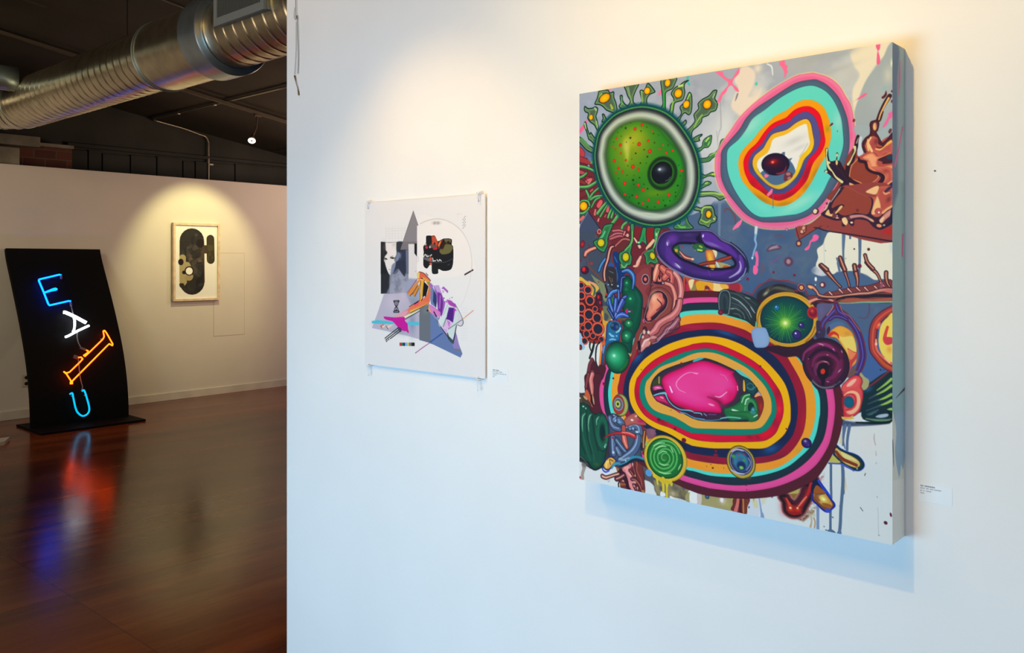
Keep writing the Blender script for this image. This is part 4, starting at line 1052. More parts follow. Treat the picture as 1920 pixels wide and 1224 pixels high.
P 0:235,.9:236,2:237,32.5:237 1 1 1 886 217 53 -31 61 -38 71 -28 54 -6 36 12 34 25 29 41 22 58 10 62 1 51 -15 52 -18 40 -23 35 -27 50 -44 51 -47 23 -41 5 -97 5 -37 -6 -35 -23 -38 -44 -39 -62 -22 -59 -5 -56 7 -44 46 -34 36 -38
B 440.6 123.6 35.4 15.4 -40 238 .9 2 1
B 618 132.7 12.3 22.5 0 239 .8 2 1
B 542.6 285.2 54.2 12.6 -25 240 .85 2 1
B 464.4 288.9 29.9 10.8 25 241 .7 2 1
B 585.1 248 14.7 29 30 242 .7 2 1
P 0:243,.9:244,9.8:245 1 1 1 823 407 5 -42 24 -33 35 -29 29 -32 44 -37 27 -18 47 -18 37 -23 39 -6 39 11 33 30 17 41 8 36 2 35 -8 36 -18 46 -21 33 -32 59 -36 45 -50 32 -47 8 -52 -15 -42 -29 -40 -41 -26 -35
B 597.4 145.8 5.2 7.2 0 246 .85 2 1
B 462.1 274.7 30 8.7 30 247 .85 2 1
B 509.6 285.7 22.2 5.3 -8 248 .85 2 1
B 574.5 228.6 6.4 22.9 30 249 .85 2 1
B 555.4 254.5 7.5 12.6 40 250 .85 2 1
B 542.5 274.7 8.7 6.3 0 251 .85 2 1
B 579.8 211.4 6.3 12.4 20 252 .85 2 1
P 0:253,.9:254,9.8:255 1 1 1 846 409 3 -33 21 -31 35 -28 34 -42 35 -29 49 -15 11 -6 29 -22 34 -9 33 5 29 24 13 29 10 53 4 39 -16 38 -32 39 -23 61 -36 40 -33 23 -45 13 -40 -13 -44 -31 -37 -26 -24 -41
B 555.4 230.4 6.5 23 25 256 .85 2 1
B 515.2 270 26.6 6.4 -15 257 .85 2 1
B 475.8 264.6 25.1 6.5 30 258 .85 2 1
B 443.4 242.1 11.7 10.9 40 259 .85 2 1
B 584.9 154.9 5.3 8.3 0 260 .85 2 1
B 537.1 261.7 8.7 6.3 0 261 .85 2 1
B 574.5 201.6 6.4 8.3 0 262 .85 2 1
B 443.2 178.6 9.4 8.8 0 263 .85 2 1
P 0:264,.9:265,10.9:266 1 1 1 868 410 4 -32 21 -27 37 -31 23 -35 34 -24 56 -15 13 -14 28 -13 28 -3 26 17 17 32 13 59 -14 46 -33 33 -21 51 -32 48 -51 29 -43 -3 -29 -16 -42 -44 -28 -31
B 542.5 234.7 8.7 25.2 30 267 .8 2 1
B 498.4 259.5 33.7 6.4 -5 267 .8 2 1
B 458.5 237.6 16.2 8.7 40 267 .8 2 1
B 440.9 208 7.1 17.5 0 267 .8 2 1
P 0:268,1:269,1.7:270,9.8:271 1 1 1 884 394 12 -27 34 -25 19 -29 25 -26 56 -11 41 -24 39 -10 20 20 8 38 6 40 -11 31 -27 29 -19 40 -19 32 -38 31 -35 10 -41 -18 -37 -35 -26 -35
B 561.7 189.1 9.6 20.9 30 272 .85 2 1
B 540.2 218.8 7.6 21.1 20 273 .85 2 1
B 515.1 246.6 24.4 7.4 -30 274 .85 2 1
B 481.4 241.3 22.8 7.5 30 275 .85 2 1
B 455 217.8 9.3 17.4 -30 276 .85 2 1
P 0:277,1.3:278,13.1:279 1 1 1 905 405 9 -21 35 -21 13 -23 14 -31 54 -14 44 -22 32 -10 9 10 7 46 4 22 -15 26 -24 23 -15 45 -15 27 -33 22 -34 9 -29 -11 -33 -29 -18 -26
B 531.4 162.1 26.4 8.5 -18 280 .7 2
B 542.3 176.8 21.8 5.3 -20 281 .7 2
S 282 1 .7 1 3.2,2.1 1085 389 17 -23 15 -24
P 283 1.6 1 1 908 424 11 17 16 -8 39 12 45 -23 18 -24 15 12 11 20 4 17 -13 18 -30 21 -34 9 -29 -10 -33 -31
P 284 1 1 1 1008 374 15 -9 2 19 16 10 13 -3 -13 16 -22 0
E 491.9 205.7 30 22.5 8 0:285,.8:286,.93:287,1:288 1 1
B 487 201.3 15.6 8.1 0 289 .9 2
B 488.4 198.7 7.1 4 0 290 .9 2
E 486.3 201 4.5 3.5 0 0:291,.5:292,1:293 1 1
S 294 1 1 1 1.6,3.8,3.3,1.1 988 449 17 0 17 -8 8 -18
S 295 1 .8 1 2.2,2.2 934 429 17 15
P 296 1 1 1 1026 444 15 1 14 9 0 13 -14 10 -19 4 -3 -16
E 518.9 227 4.7 3.2 0 297 1 1
E 520.6 235.2 4.1 2.7 -20 298 1 1
P 299 1 1 1 939 448 17 6 -10 8 -7 -1
S 300 1 1 1 3.3,5.5,5.5 969 512 -9 13 -7 7
P 301 1 1 1 971 513 -1 13 -10 8 -6 5 -3 -9 6 -10
P 302 1.1 1 1 720 3 31 4 6 16 22 17 18 0 12 -18 15 -17 6 4 -6 18 -21 17 -6 18 18 17 9 12 0 10 -15 -9 -15 -22 -15 4 -12 21 -16 12 -6 16 -14 13 -4 -7 9 -19 12 -18 25 -22 3 -16 -19 -17 -24 -21
P 302 1 1 1 1004 3 18 -1 3 15 10 10 -3 13 4 8 -7 13 -4 10 -4 -4 0 -18 -9 -20 -11 -13
P 303 1 1 1 824 105 -6 19 -6 9 0 -16
E 451.3 39.3 2.9 3.8 0 304 1 1
P 305 .9 1 1 1376 -3 15 3 -2 20 -5 4 6 26 0 20 -7 5 -5 -7 1 -28 2 -17 -5 -13
P 306 .9 1 1 1284 204 18 -9 20 -15 20 -7 -3 9 -14 8 -23 6
P 307 .9 1 1 1424 260 10 -9 1 22 -18 9 4 -15
B 702.3 81.7 4.8 3.1 -20 308 .6 2
P 309 .9 1 1 1421 257 13 1 -1 12 -9 7 -7 19 -12 12 -5 -2 12 -23 7 -12
P 310 1 1 1 1265 416 20 -34 20 -18 22 12 8 31 12 -42 24 -30 29 23 34 -31 4 250 -237 -12 31 -55
P 311 1 1 1 1298 293 56 6 5 25 -34 29 0 33 5 15 -20 4 -2 -36 -5 -38
P 312 1.2 1 1 1312 339 13 -3 -3 30 8 30 -20 9 -2 -21
P 313 1 1 1 1383 327 51 -32 1 35 -26 24 -14 6 -12 -26
P 314 1 1 1 1270 467 15 -49 20 -4 10 -6 37 -20 31 -22 51 -10 0 202 -82 -4 -49 -22 -30 -24
S 315 .9 1 1 4.9,6.8,5.8 1398 251 -10 27 -10 6
S 315 .9 1 1 8.7,7.8,6.8,5.8 1424 196 -15 22 -16 30 -12 30
S 316 .9 1 1 3.4,2.9,2.4,1.9 1421 203 -14 25 -14 28 -7 22
P 317 .9 1 1 1412 174 2 18 -12 11 -7 -6 10 -9
E 716.3 89.7 1.7 2.2 0 318 1 .9
E 715.9 108.1 1.4 2.9 0 318 1 .9
P 0:319,2.9:320,7.8:321 .9 1 1 1369 278 14 -1 5 18 -5 22 -5 7 8 15 9 19 5 5 14 -11 20 -23 4 23 -14 13 -19 13 -22 -12 -9 -16 -13 -1 -14 14 -7 19 0 15 -8 -3 -7 -18 0 -20 12 -17 15 -11 2 -19 -2 -16 5 -12
E 685.8 150.9 4.1 8.2 0 0:322,.6:323,.9:324,1:325 1 .9
B 688 149.3 1.9 5 0 326 .6 2
E 713 161.9 2.8 4.7 20 327 1 .9
P 0:328,1:329,4.9:330,11.7:331 .9 1 1 1340 357 12 -16 14 -5 15 10 2 18 5 13 12 1 17 -13 17 -9 0 49 -25 -2 -21 13 -14 -16 -20 -2 -12 -11 -7 -15
B 688 179.1 4.8 8.7 0 332 .8 2
S 333 .9 1 1 3,2,3 1347 348 -3 17 5 23
S 334 .9 1 1 3,2,4.9,3.9 1357 341 -8 17 3 15 9 19
S 335 .9 1 1 2.9,2.9,3.9,4.9 1376 385 14 4 17 -13 21 -13
S 336 .9 1 1 1.9,1.9,1.9 1378 378 17 4 17 -15
P 0:337,1.2:338,4.9:339 .9 1 1 1325 413 15 -11 24 -5 19 16 29 -7 16 -8 0 7 -28 12 -17 9 -2 17 14 8 39 -4 0 17 -51 1 -24 -9 -12 -28 -12 -6
P 340 .9 1 1 1381 426 19 -9 34 -7 0 30 -34 2 -2 -8
P 341 .9 1 1 1414 418 17 -8 3 18 -17 -2
P 0:342,1.2:343,5.9:344 .9 1 1 1357 451 19 11 24 10 12 13 -5 14 -14 16 -17 12 -29 8 -22 -4 -32 -14 -23 -17 5 8 28 17 29 17 32 12 70 4 0 -89 -34 -17
S 345 .9 1 1 2.9,4.9,3.9,2.9,2.9 1347 433 10 23 19 14 24 9 9 13 -14 21
S 346 .9 1 1 4,5,4,3 1275 503 23 16 29 17 25 9
P 347 .9 1 1 1340 540 31 -16 10 -9 -3 29 -26 10
B 704.7 234.9 7.1 4.9 0 348 .8 2
B 705.9 263.3 5.9 8.6 0 349 .7 2
S 350 .9 1 1 2.9,2.9,2.9,1.9 1407 546 -2 -13 14 -16 15 -11
P 0:351,1.9:352 .9 1 1 1407 543 10 -19 17 -13 0 22 -20 13
S 353 .9 1 1 6,7,8,7,6,9,8,10 1310 332 -5 19 -2 18 -8 29 -5 25 -15 12 -5 32 -5 20
S 354 .9 1 1 1.5,3 1311 339 -6 17
S 355 .9 1 1 5,3,2,2.5,4.5 1298 371 1 15 -9 19 -7 15 -10 14
P 0:356,.6:357,1.6:358,19.8:328 .9 1 1 1285 443 18 -21 10 -5 24 20 10 21 22 11 14 11 0 13 -19 16 -22 12 -24 -15 -25 -12 -15 -11
S 359 .9 1 1 4,6,6,5,5,6,8,8,6,5,6,7,10,12,13,13,10,6,5,5 1313 415 4 10 20 7 7 23 18 14 26 9 12 13 -7 17 -19 11 -29 8 -27 -11 -25 -14 -23 -15 -15 -21 -13 -19 -10 -18 -20 -2 -13 -9 -6 -23 -2 -24
P 0:360,2:361,5.1:362 .9 1 1 1187 373 4 -7 6 4 2 25 5 21 10 7 10 0 3 -10 3 -15 -3 -8 6 -5 3 8 -4 18 5 8 0 20 13 14 15 24 13 21 -5 20 -15 -1 -13 -14 -18 -13 -20 -17 -13 -11 -12 -6 4 -8 5 -2
S 363 .9 1 1 3.6,1.5,4.1,4.1,2.1,3.1,5.1 1192 371 -1 23 4 32 6 16 13 16 13 21 23 20
E 599.4 211 3.4 2.6 0 364 1 .9
E 594.8 227.8 2.6 2.1 0 365 1 .9
E 615.1 211.6 2.1 5.1 0 366 1 .9
E 615.8 197.7 1.8 3.3 0 367 1 .9
P 368 .9 1 1 1253 517 20 -4 30 19 29 21 -105 -6
S 369 .9 1 1 5.1,5.1,4.1 1248 514 -6 15 -17 18
S 370 .9 1 1 1.5,1.5,1.5 1246 519 -7 12 -12 12
P 371 .7 1 1 1202 283 9 -13 6 5 -6 6
E 616.3 152.3 1 1.2 0 372 1 .9
E 647.5 135.4 2.5 3.3 10 373 1 .9
P 374 .8 1 1 1260 517 -33 39 -15 14 -16 25 -20 15 -11 15 -42 30 -54 12 14 47 72 -43 279 60 0 -203
P 368 .9 1 0 1123 655 -54 12 14 48 72 -43 15 -34
S 375 1 1 0 1.7 1069 667 14 48 72 -43
S 376 .9 1 1 2,3,2.5,2.5,3,3 1142 669 21 4 28 10 87 15 74 14 82 16
S 376 .9 1 1 1.6,1 1149 674 24 -10
B 709.5 345.6 13 7.4 0 377 .8 2
P 0:378,2:379,8:380 .9 1 1 1170 615 21 -15 11 -25 23 -32 17 -22 31 2 30 17 32 17 27 9 2 32 -7 22 17 16 21 -7 39 -33 0 59 -22 21 -24 8 -22 -11 -19 -21 -24 -8 -25 1 -3 20 -10 1 -12 -9 -15 12 -8 -5 -2 -18 -21 -1 -25 -8 -26 -12
P 0:381,.8:382,20.1:383 .9 1 1 1225 563 20 -21 15 -20 18 1 37 23 37 17 6 7 0 23 -9 27 -14 4 -32 -6 -25 6 -20 2 -15 -6 -6 -10 23 -19 -10 -8 -18 4 -18 9 -2 -8
S 384 .9 1 1 1.5,1.5,1 1242 524 -15 22 -20 27
E 654.1 304.6 2.5 3 0 385 1 .9
P 0:386,1:387,5.1:388 .9 1 1 1199 601 8 18 20 -9 16 -20 10 0 -3 8 -23 22 -15 9 -21 -6 -5 -7
P 389 .9 1 1 1222 604 5 18 16 16 -16 -3 -15 -3
E 615.9 317.4 2.8 1.3 0 390 1 .9
E 615.9 313.5 1.3 1.3 0 391 1 .9
P 0:392,1:393 .9 1 1 1265 634 8 18 -8 12 -12 -10 -3 -16
E 643.3 327.1 2.5 1.8 0 394 1 .9
B 639 318.5 6.3 3.8 0 395 .8 2
P 0:396,1.2:397,4:398 .9 1 1 1278 629 15 -4 34 1 25 11 17 13 -5 6 -17 -11 -24 -9 -30 2 -10 2
B 679.6 323.7 4.8 2 30 399 .9 2
P 0:400,1.5:401,7.8:402 .9 1 1 1335 552 29 9 12 -4 0 -30 58 3 0 69 -25 18 -21 19 -19 -1 -11 -15 6 -22 0 -30
P 347 1.2 1 1 1340 540 31 -16 15 1 -10 27 -24 -4
P 0:403,1.9:404 .9 1 1 1381 559 7 15 5 23 -3 20 -14 9 -17 -1 7 -32 8 -22
E 692.2 308.1 7.2 6.7 0 0:405,.8:406,1:407 1 .9
E 693.1 310 1.7 1.7 0 408 1 .9
B 710.6 286.9 4.7 7.4 30 409 .8 2
S 410 .9 1 1 3.9,3.9,3.9 1400 622 17 -14 17 -9
S 350 .9 1 1 1.9,2.9,1.9 1402 546 7 7 15 -4
P 411 .9 1 1 1405 546 14 -17 15 -1 -15 16
P 0:412,1.2:413,3.9:414 .9 1 1 1388 649 21 -27 25 -13 0 19 -22 19 -14 13
P 415 .9 1 1 1388 649 12 -12 5 2 -5 15 -7 5
E 693.4 334.5 4.8 3 15 416 1 .9
E 702.4 333.8 2.1 1.5 0 417 1 .9
P 418 .9 1 1 1431 606 4 3 0 49 -23 18 -17 2 24 -19
E 574.4 303.7 6.6 6 -20 0:419,1:420 1 .9
E 573.3 303.1 4 4.4 20 421 1 .9
S 422 .9 1 1 2.1 1153 613 4 -9
E 596.1 289 2.3 2.3 0 423 1 .9
E 591.4 296.9 .8 .8 0 424 1 .8
E 598 333 1.4 1.4 0 424 1 .8
P 425 .9 1 1 1135 712 4 -13 10 -3 11 6 -3 13 -13 8 -13 2 -5 16 -6 12 -13 4 -1 -6 14 -13 6 -16
E 540.3 364.7 6 6.8 10 0:426,1:427 1 1
E 540.3 364.9 3.5 3.9 0 0:428,1:429 1 1
E 550.1 334.8 2.7 3.7 20 391 1 1
E 546.5 341.9 2.4 3.1 0 430 1 1
E 552.4 341.1 1.1 1 0 391 1 1
S 431 1 1 1 1.6,1.6,1.6 1112 659 -2 21 -11 13 -11 -3
E 648.2 376.9 1.6 1.6 0 419 1 .8
E 593.6 379.5 .8 .8 0 419 1 .8
E 632.1 394.9 .8 .8 0 419 1 .8
E 674.5 377.8 2.7 2.8 0 432 1 .8
P 0:433,2.2:434,4.4:435 2.2 1 1 947 754 14 -16 22 -5 26 8 -9 11 -31 5 -17 4
S 436 2.2 .8 1 3.3,4.4,3.3 961 750 14 -6 17 -6
E 519.6 400.7 9.9 10 0 0:437,.35:438,.6:439,1:440 .9 2.7
E 518.9 400 3.6 4.5 0 441 .9 2.2
E 516 337.7 3.6 2.9 0 442 .8 2.2
E 515.6 337.5 1.1 1.1 0 443 1 1
S 444 1 .8 1 2.7,2.2,2.7 961 808 20 -11 22 -16
S 445 1 .8 1 3.3,3.3,2.2 983 698 20 -2 22 11
S 446 1 .8 1 2.3,3.5,3.5,4.1,2.3 760 595 6 -14 18 4 18 20 9 23 -1 16
P 447 1 1 1 840 626 -5 19 -12 14 -12 5 -12 6 0 -7 15 -19
P 448 1 1 1 898 761 8 -2 6 24 -1 27 -5 11 -8 12 -7 0 7 -20 3 -24 -6 -17
S 35 1.7 1 1 6.7,5.6 902 662 -2 26
S 449 1.7 1 1 4.5,4.5,3.4,3.4,3.4 900 691 -3 21 5 20 -10 29 -7 28
E 442.4 392.9 2 1.9 0 450 1 1
S 451 1 .4 1 3.3 974 532 0 53
P 452 1 1 1 895 816 14 11 -2 19 -9 8 -9 -8 0 -22
E 453.2 406.5 2.6 4.1 0 448 1 1
N 453 .8 13.8 13 9 0 2.2 0 912 821 20 -16 15 40 -12 25 -23 -16
E 432.2 436 3.5 3.3 0 454 1 .9
E 487.9 421.8 2.7 2.6 0 454 1 .9
E 531.3 427.4 2.4 2.3 0 454 1 .9
S 455 1 .9 1 2.2,2.2,3.3,2.7,3.3,3.3,3.8,3.3,3.3,2.2,2.2,3.3,3.3 827 923 30 2 27 9 14 -21 17 -16 26 -11 20 -14 28 4 42 1 28 7 27 8 21 20 11 24
P 456 2.2 1 1 827 926 57 12 17 -19 17 -17 46 -25 67 5 44 13 27 20 16 26 11 31 37 -2 -53 70 -194 8 -29 -80 -59 -9
P 457 3.3 1 1 904 940 14 -21 43 -20 42 -9 50 13 38 17 27 31 11 23 -43 -6 -82 -14 -85 19 -12 -16
S 458 5.5 .8 1 4.4,6.6,5.5,6.6,4.4 936 934 22 -22 23 -7 36 4 42 10
B 472.1 464.4 7.1 2.7 -40 459 .8 2
S 460 3.3 .8 1 2.2,2.2,2.2 961 910 28 -14 37 2
P 461 2.5 1 1 354 1687 15 81 -7 13 28 1 24 14 4 17 10 24 38 2 60 -11 72 7 71 7 -1 -95 -203 -7
N 462 .9 19 23.1 21 0 3.7 0 414 1772 184 -30 0 96 -170 2
B 224.2 883.2 13.8 8.8 0 463 .8 2
B 263 894.1 15.1 8.6 0 464 .9 2
B 282.8 904.9 10 7.1 0 465 .8 2
B 256.4 906.8 6.8 5.8 0 466 .8 2
P 467 1.9 1 1 365 1780 25 2 21 14 5 17 12 23 -55 -1 -6 -37
P 468 1.1 1 1 452 1815 20 3 1 14 -24 4
P 468 1.1 1 1 499 1825 27 9 -3 4 -23 1
P 468 1.1 1 1 592 1785 38 5 0 31 -12 14 -20 0 -9 -18
S 469 1.1 1 1 1.2,1.2 617 1798 4 22
P 470 1.1 1 1 630 1793 19 -1 -3 43 -22 -2
P 471 1.1 1 1 649 1792 19 2 1 42 -23 -1
S 472 1.2 1 1 4,3.3 232 1802 -7 20 2 13
P 473 1.4 1 1 14 1757 24 3 0 18 -11 30 0 25 -20 4 4 -36 6 -19
B 13.1 880.7 6 6.3 0 474 .8 2
E 1.2 913.7 3.2 2.8 0 475 1 1.3
S 476 1.2 1 1 1.1,1.1 165 1814 4 7 8 -9
S 477 1.2 1 1 1.1 171 1805 0 15
P 0:478,2:479,7.9:480 1.2 1 1 210 1739 25 -10 55 -20 21 -19 36 1 15 66 7 79 -35 0 -72 1 -26 -2 -4 -33 -15 -40
P 481 1.3 1 1 347 1694 9 64 10 76 -25 1 -8 -61 -7 -59 -11 -19
P 0:482,1.6:483,6.6:484 1.2 1 1 247 1740 29 -17 25 -16 3 17 -14 18 11 19 15 16 -4 24 15 22 -11 13 -25 2 -11 -25 -11 -23 -8 -23 -18 -12
S 485 1.2 1 1 5.3,4,4,5.3,4 261 1743 18 -9 -10 20 18 15 21 9
S 486 1.2 1 1 6.6,6.6,5.2 287 1808 15 16 7 11
S 487 1.2 1 1 1.6,1.6,1.6,1.6,1.6 311 1693 15 16 0 36 22 38 7 52
S 488 1.2 1 1 10.6,11.9,13.3,10.6,9.3,6.6 232 1736 7 29 15 10 15 27 7 23 11 10
S 489 1.2 1 1 8.6,7.3,6,6 301 1713 4 17 10 23 4 17
S 490 1.2 1 1 6.5,5.2,3.9,3.9 301 1713 4 17 10 23 4 17
S 491 1.6 .9 1 2,1.6,1.2,1.2 301 1713 4 17 10 23 4 17
S 489 1.2 1 1 7.4,8.7,6 287 1748 14 13 7 17
S 490 1.2 1 1 5.3,6.6,3.9 287 1748 14 13 7 17
S 492 1.6 .9 1 1.6,2,1.2 287 1748 14 13 7 17
S 489 1.2 1 1 8.6,11.2,9.9,7.3 298 1786 21 2 22 20 10 22
S 490 1.2 1 1 6.5,9.1,7.8,5.2 298 1786 21 2 22 20 10 22
S 492 1.6 .9 1 2,2.7,2.3,1.6 298 1786 21 2 22 20 10 22
S 489 1.2 1 1 8.6,9.9 309 1811 11 16
S 490 1.2 1 1 6.5,7.8 309 1811 11 16
S 492 1.6 .9 1 2,2.4 309 1811 11 16
S 489 1.2 1 1 7.3,7.3 327 1820 3 11
S 490 1.2 1 1 5.2,5.2 327 1820 3 11
S 492 1.6 .9 1 1.6,1.6 327 1820 3 11
E 151.3 859.4 2.2 3.9 0 493 1 1.2
E 157.8 883.8 1.8 2.1 0 493 1 1.2
E 156.1 899 4.7 2.7 0 493 1 1.2
E 155.2 907.4 2.5 1.8 0 493 1 1.2
E 164.2 910.4 1.8 3 0 493 1 1.2
E 128.9 887.8 3.7 2.1 0 493 1 1.2
E 125.3 901.2 3 1.8 0 493 1 1.2
E 119.6 871.8 1.9 2.4 0 493 1 1.2
S 494 1.2 1 1 11.9,10.6,9.2,9.2,10.6 135 1800 19 3 26 -10 23 -10 22 -8
S 495 1.2 1 1 8.1,6.8,5.4,5.4,6.8 135 1800 19 3 26 -10 23 -10 22 -8
S 496 1.6 .9 1 3.7,3,2.4,2.4,3 135 1800 19 3 26 -10 23 -10 22 -8
S 488 1.2 1 1 12.8,12.8,11.5 214 1799 18 -9 22 -15
S 497 1.2 1 1 9.3,9.3,8 214 1799 18 -9 22 -15
S 498 1.6 .9 1 2.8,2.8,2.4 214 1799 18 -9 22 -15
P 499 1.2 1 1 213 1742 19 -6 -4 19 -11 7
S 500 1.2 1 1 5.3,4 238 1820 24 -4
E 179.3 915.2 3.9 2.4 0 501 1 1.2
P 502 1.8 1 1 598 1790 206 -17 0 60 -206 11
P 468 1.2 1 1 598 1790 32 -3 2 48 -34 3
P 503 1.1 1 1 633 1789 20 3 -3 45 -16 -2
B 376.2 900.8 9.3 8.3 0 504 .9 2
B 380.7 894.5 6.2 2.8 0 505 .8 2
P 506 1 1 1 740 1793 15 -3 -3 17 -9 -1
B 348.4 918.4 14.3 5.6 0 507 .8 2
B 386.8 905.7 7.7 6.9 0 508 .8 2
S 509 1 1 1 2.3,2.3,2.3 795 1783 6 18 -9 29
E 339.7 898.3 5.4 5 0 0:510,1:511 1 1.1
P 0:512,1.7:480,6.8:513 1 1 1 804 1781 68 -12 -9 37 -7 30 -64 -3 6 -26
S 514 1 1 1 5.7,6.8,8 822 1781 -3 22 -9 32
S 515 1 1 1 5.7,5.7,5.7 834 1787 -3 25 3 21
S 516 1 1 1 3.4,3.4 845 1776 1 55
S 517 1 1 1 5.6,5.6 863 1773 -9 61
S 518 1 1 1 2.8,1.7 891 1766 0 13
N 519 .8 9.4 21.5 31 0 3.3 0 881 1765 29 -3 0 38 -18 3
P 520 2.2 1 1 924 1760 20 -9 -3 24 -11 2
S 521 1 1 1 2.8,2.8,5.5 915 1761 6 34 6 36
P 522 1 1 1 921 1832 9 -17 7 21 -16 0
E 435.2 902.5 1.3 2.4 20 523 1 1
E 485.3 873.2 1.4 1.3 0 524 1 .9
B 507 888.8 9.8 17.1 0 525 .45 2
B 522.2 902.9 15.3 5.2 0 526 .35 2
N 527 1 13 14.4 33 -.1 4.2 0 1077 1745 80 -9 -16 38 -43 45 -21 -6
N 528 .8 8.6 12.3 35 0 4.2 0 1104 1761 58 -21 -21 60 -27 10
S 529 .9 1 1 2.1,2.6,4.2 1130 1792 3 15 -5 26
S 530 .9 1 1 3.1,3.1,3.1 1141 1795 5 14 -2 24
S 531 .9 1 1 5.2,5.2,5.2 1157 1746 0 25 0 67
P 532 1 1 1 1028 1723 70 -39 0 11 -21 29 -8 20 -8 1 -28 -8
P 533 1 1 1 1030 1725 49 -12 -8 17 -16 11
P 534 .9 1 1 1087 1689 14 -5 -3 11
P -6.4:535,-1.1:478,0:536,2.6:537,5.3:538,9.5:539 3.2 1 1 1003 1737 30 -10 11 14 17 10 16 -14 16 -29 8 -22 45 -46 10 19 -15 36 -16 34 -16 31 -11 22 -21 18 -30 5 -22 -11 -5 -17 -3 -21
S 540 1 1 1 3.2,5.4,7.5 1030 1740 9 15 8 16
S 541 .9 1 1 5.2,5.2,5.2,6.3 1130 1661 -10 38 -19 36 -13 21
B 523.5 889.6 6.9 7.8 0 542 .95 2
B 538.4 888.1 8.2 6.5 0 543 .95 2
S 544 1 1 1 5.3,6.4,5.3 1044 1793 17 1 27 -9
E 523.2 887.1 2.5 2.1 0 545 1 1
E 537.8 884.8 2.2 1.7 0 546 1 1
S 547 .9 1 1 2.1,3.2,2.1 1077 1766 21 -30 14 -18
P 548 1.1 1 1 1028 1728 19 17 19 10 19 -14 16 -37 13 -25 -13 5 -13 33 -17 24 -13 0 -17 -10
S 531 .9 1 1 6.2,5.2,5.7 1157 1746 0 41 0 51
S 549 .9 1 1 5.1,4.6,4.1 1208 1600 0 50 2 56
S 549 .9 1 1 5.1,4.6,5.1 1206 1757 0 35 0 36
S 549 .9 1 1 6,6,6,6,6,6 1254 1592 0 38 -4 63 -4 51 -2 51 -4 41
P 550 .9 1 1 1193 1833 13 -8 13 3 7 8 -23 2
P 551 .9 1 1 1230 1835 14 -15 4 15
S 552 .9 1 1 2,2,4 1261 1616 3 25 1 20
E 607.4 889.2 1.6 1.5 0 553 1 .8
E 629.4 836.5 1.2 1.2 0 553 1 .8
E 602.2 836.8 1 1 0 553 1 .8
E 620.7 865 1 1 0 553 1 .8
E 590.7 910.2 1.3 1.2 0 553 1 .8
E 594.6 916.2 1.6 1.5 0 553 1 .8
S 554 .9 1 1 1.2,1.2 1338 1590 -4 9
S 555 .9 1 1 1.2,1.2 1319 1721 9 11
E 690.1 835.3 1 1 0 556 1 .8
S 557 .9 .7 1 1,.8,1 1382 1709 2 34 1 68
E 693.2 905.4 1.7 1 0 558 1 .9
E 714.2 863.3 1.9 3.9 -10 559 1 .9
E 705.1 879.9 3.4 3.2 20 0:560,.5:561,1:562 1 .9
P 0:563,2.6:564,3.3:565,4.1:566 1 1 1 1141 1674 10 -17 11 -12 13 13 18 28 20 24 11 13 1 13 -12 14 -10 12 -15 3 -16 -7 -21 -16 -13 -8 -8 -19
P 0:567,1.5:568,5.1:569 .9 1 1 1151 1665 13 8 24 19 20 24 7 14 -7 16 -15 1 -21 -7 -21 -16 -12 -16 4 -24
P 570 1.5 1 1 1143 1707 6 -37 15 8 13 16 -15 15 5 17 -16 -2
B 588.7 857 9.2 6.4 30 571 .9 2
P 572 .9 1 1 1172 1733 21 -4 20 6 -10 11 -15 -1
B 590 858 3.4 2.5 0 573 .8 2
P 574 .9 1 1 1190 1750 18 -1 -7 14 -16 -2
S 575 .9 1 1 2.1,3.1,3.1,2.1 1162 1648 10 11 21 24 15 18
S 576 .9 1 1 5,3,2 1264 1420 -8 52 5 36
S 577 .9 1 1 6,5,5 1279 1419 -8 51 -2 47
S 576 .9 1 1 5,4 1257 1426 -3 71
P 578 .9 1 1 1249 1452 2 35 -10 4 3 -23
S 549 .9 1 1 5.1,4.6,4.6 1208 1574 0 43 1 70
S 549 .9 1 1 6,6,6 1252 1572 2 38 0 69
E 632.6 830.3 2.3 3.8 0 579 1 .9
S 580 .9 .8 1 1,1.9,1.5 1370 1437 -1 19 5 24
S 581 .9 .8 1 .8,1.9 1375 1500 1 17
E 688.2 773 1.2 2 0 582 1 .9
S 554 .9 1 1 1.2,1.2 1338 1590 -4 9
N 583 .8 5.3 6.1 41 0 3.1 0 1162 1617 20 -8 -2 46 -13 -3
P -1.5:584,-.3:585,.3:586,3:587,5:588 .9 1 1 1226 1501 18 10 25 9 25 4 19 7 15 15 5 14 -5 13 -12 10 -17 2 -20 -4 -25 -9 -20 -12 -16 -20
P 0:589,1.5:590,4:591 .9 1 1 1228 1511 16 8 25 8 25 9 19 12 5 14 -12 12 -22 -1 -25 -9 -20 -15 -16 -17
S 592 .9 1 1 6,7,6,6 1228 1526 21 22 30 10 25 7
P 593 .9 1 1 1246 1523 23 7 22 9 17 12 -24 -3 -25 -4
E 653.3 788.9 1.2 1.5 0 594 1 .9
P 595 .9 1 1 1213 1541 21 14 10 9 -31 9 -13 0
S 596 .9 1 1 3,3,3,3 1200 1574 28 -3 26 -1 40 17
P 597 .9 1 1 1154 1639 34 51 -53 9 -2 -31
S 598 .9 1 1 4.1,3.1 1159 1648 29 42
P 599 .9 1 1 1151 1667 21 10 13 14 -44 8
P 600 1.2 1 1 613 873 211 17 3 41 -39 -16 -49 13 -126 2
P 601 2.3 1 1 788 891 39 2 0 36 -27 -8 -18 -5
P 602 1.1 1 1 708 889 31 5 22 22 -22 9 -31 -2
P 603 1.1 1 1 739 891 31 5 9 14 -21 6 -16 -11
P 604 1.1 1 1 632 884 70 2 3 37 -28 -23 -25 24 -20 -11 -6 -17
S 605 1.1 1 1 2.4 632 887 -6 14 10 17
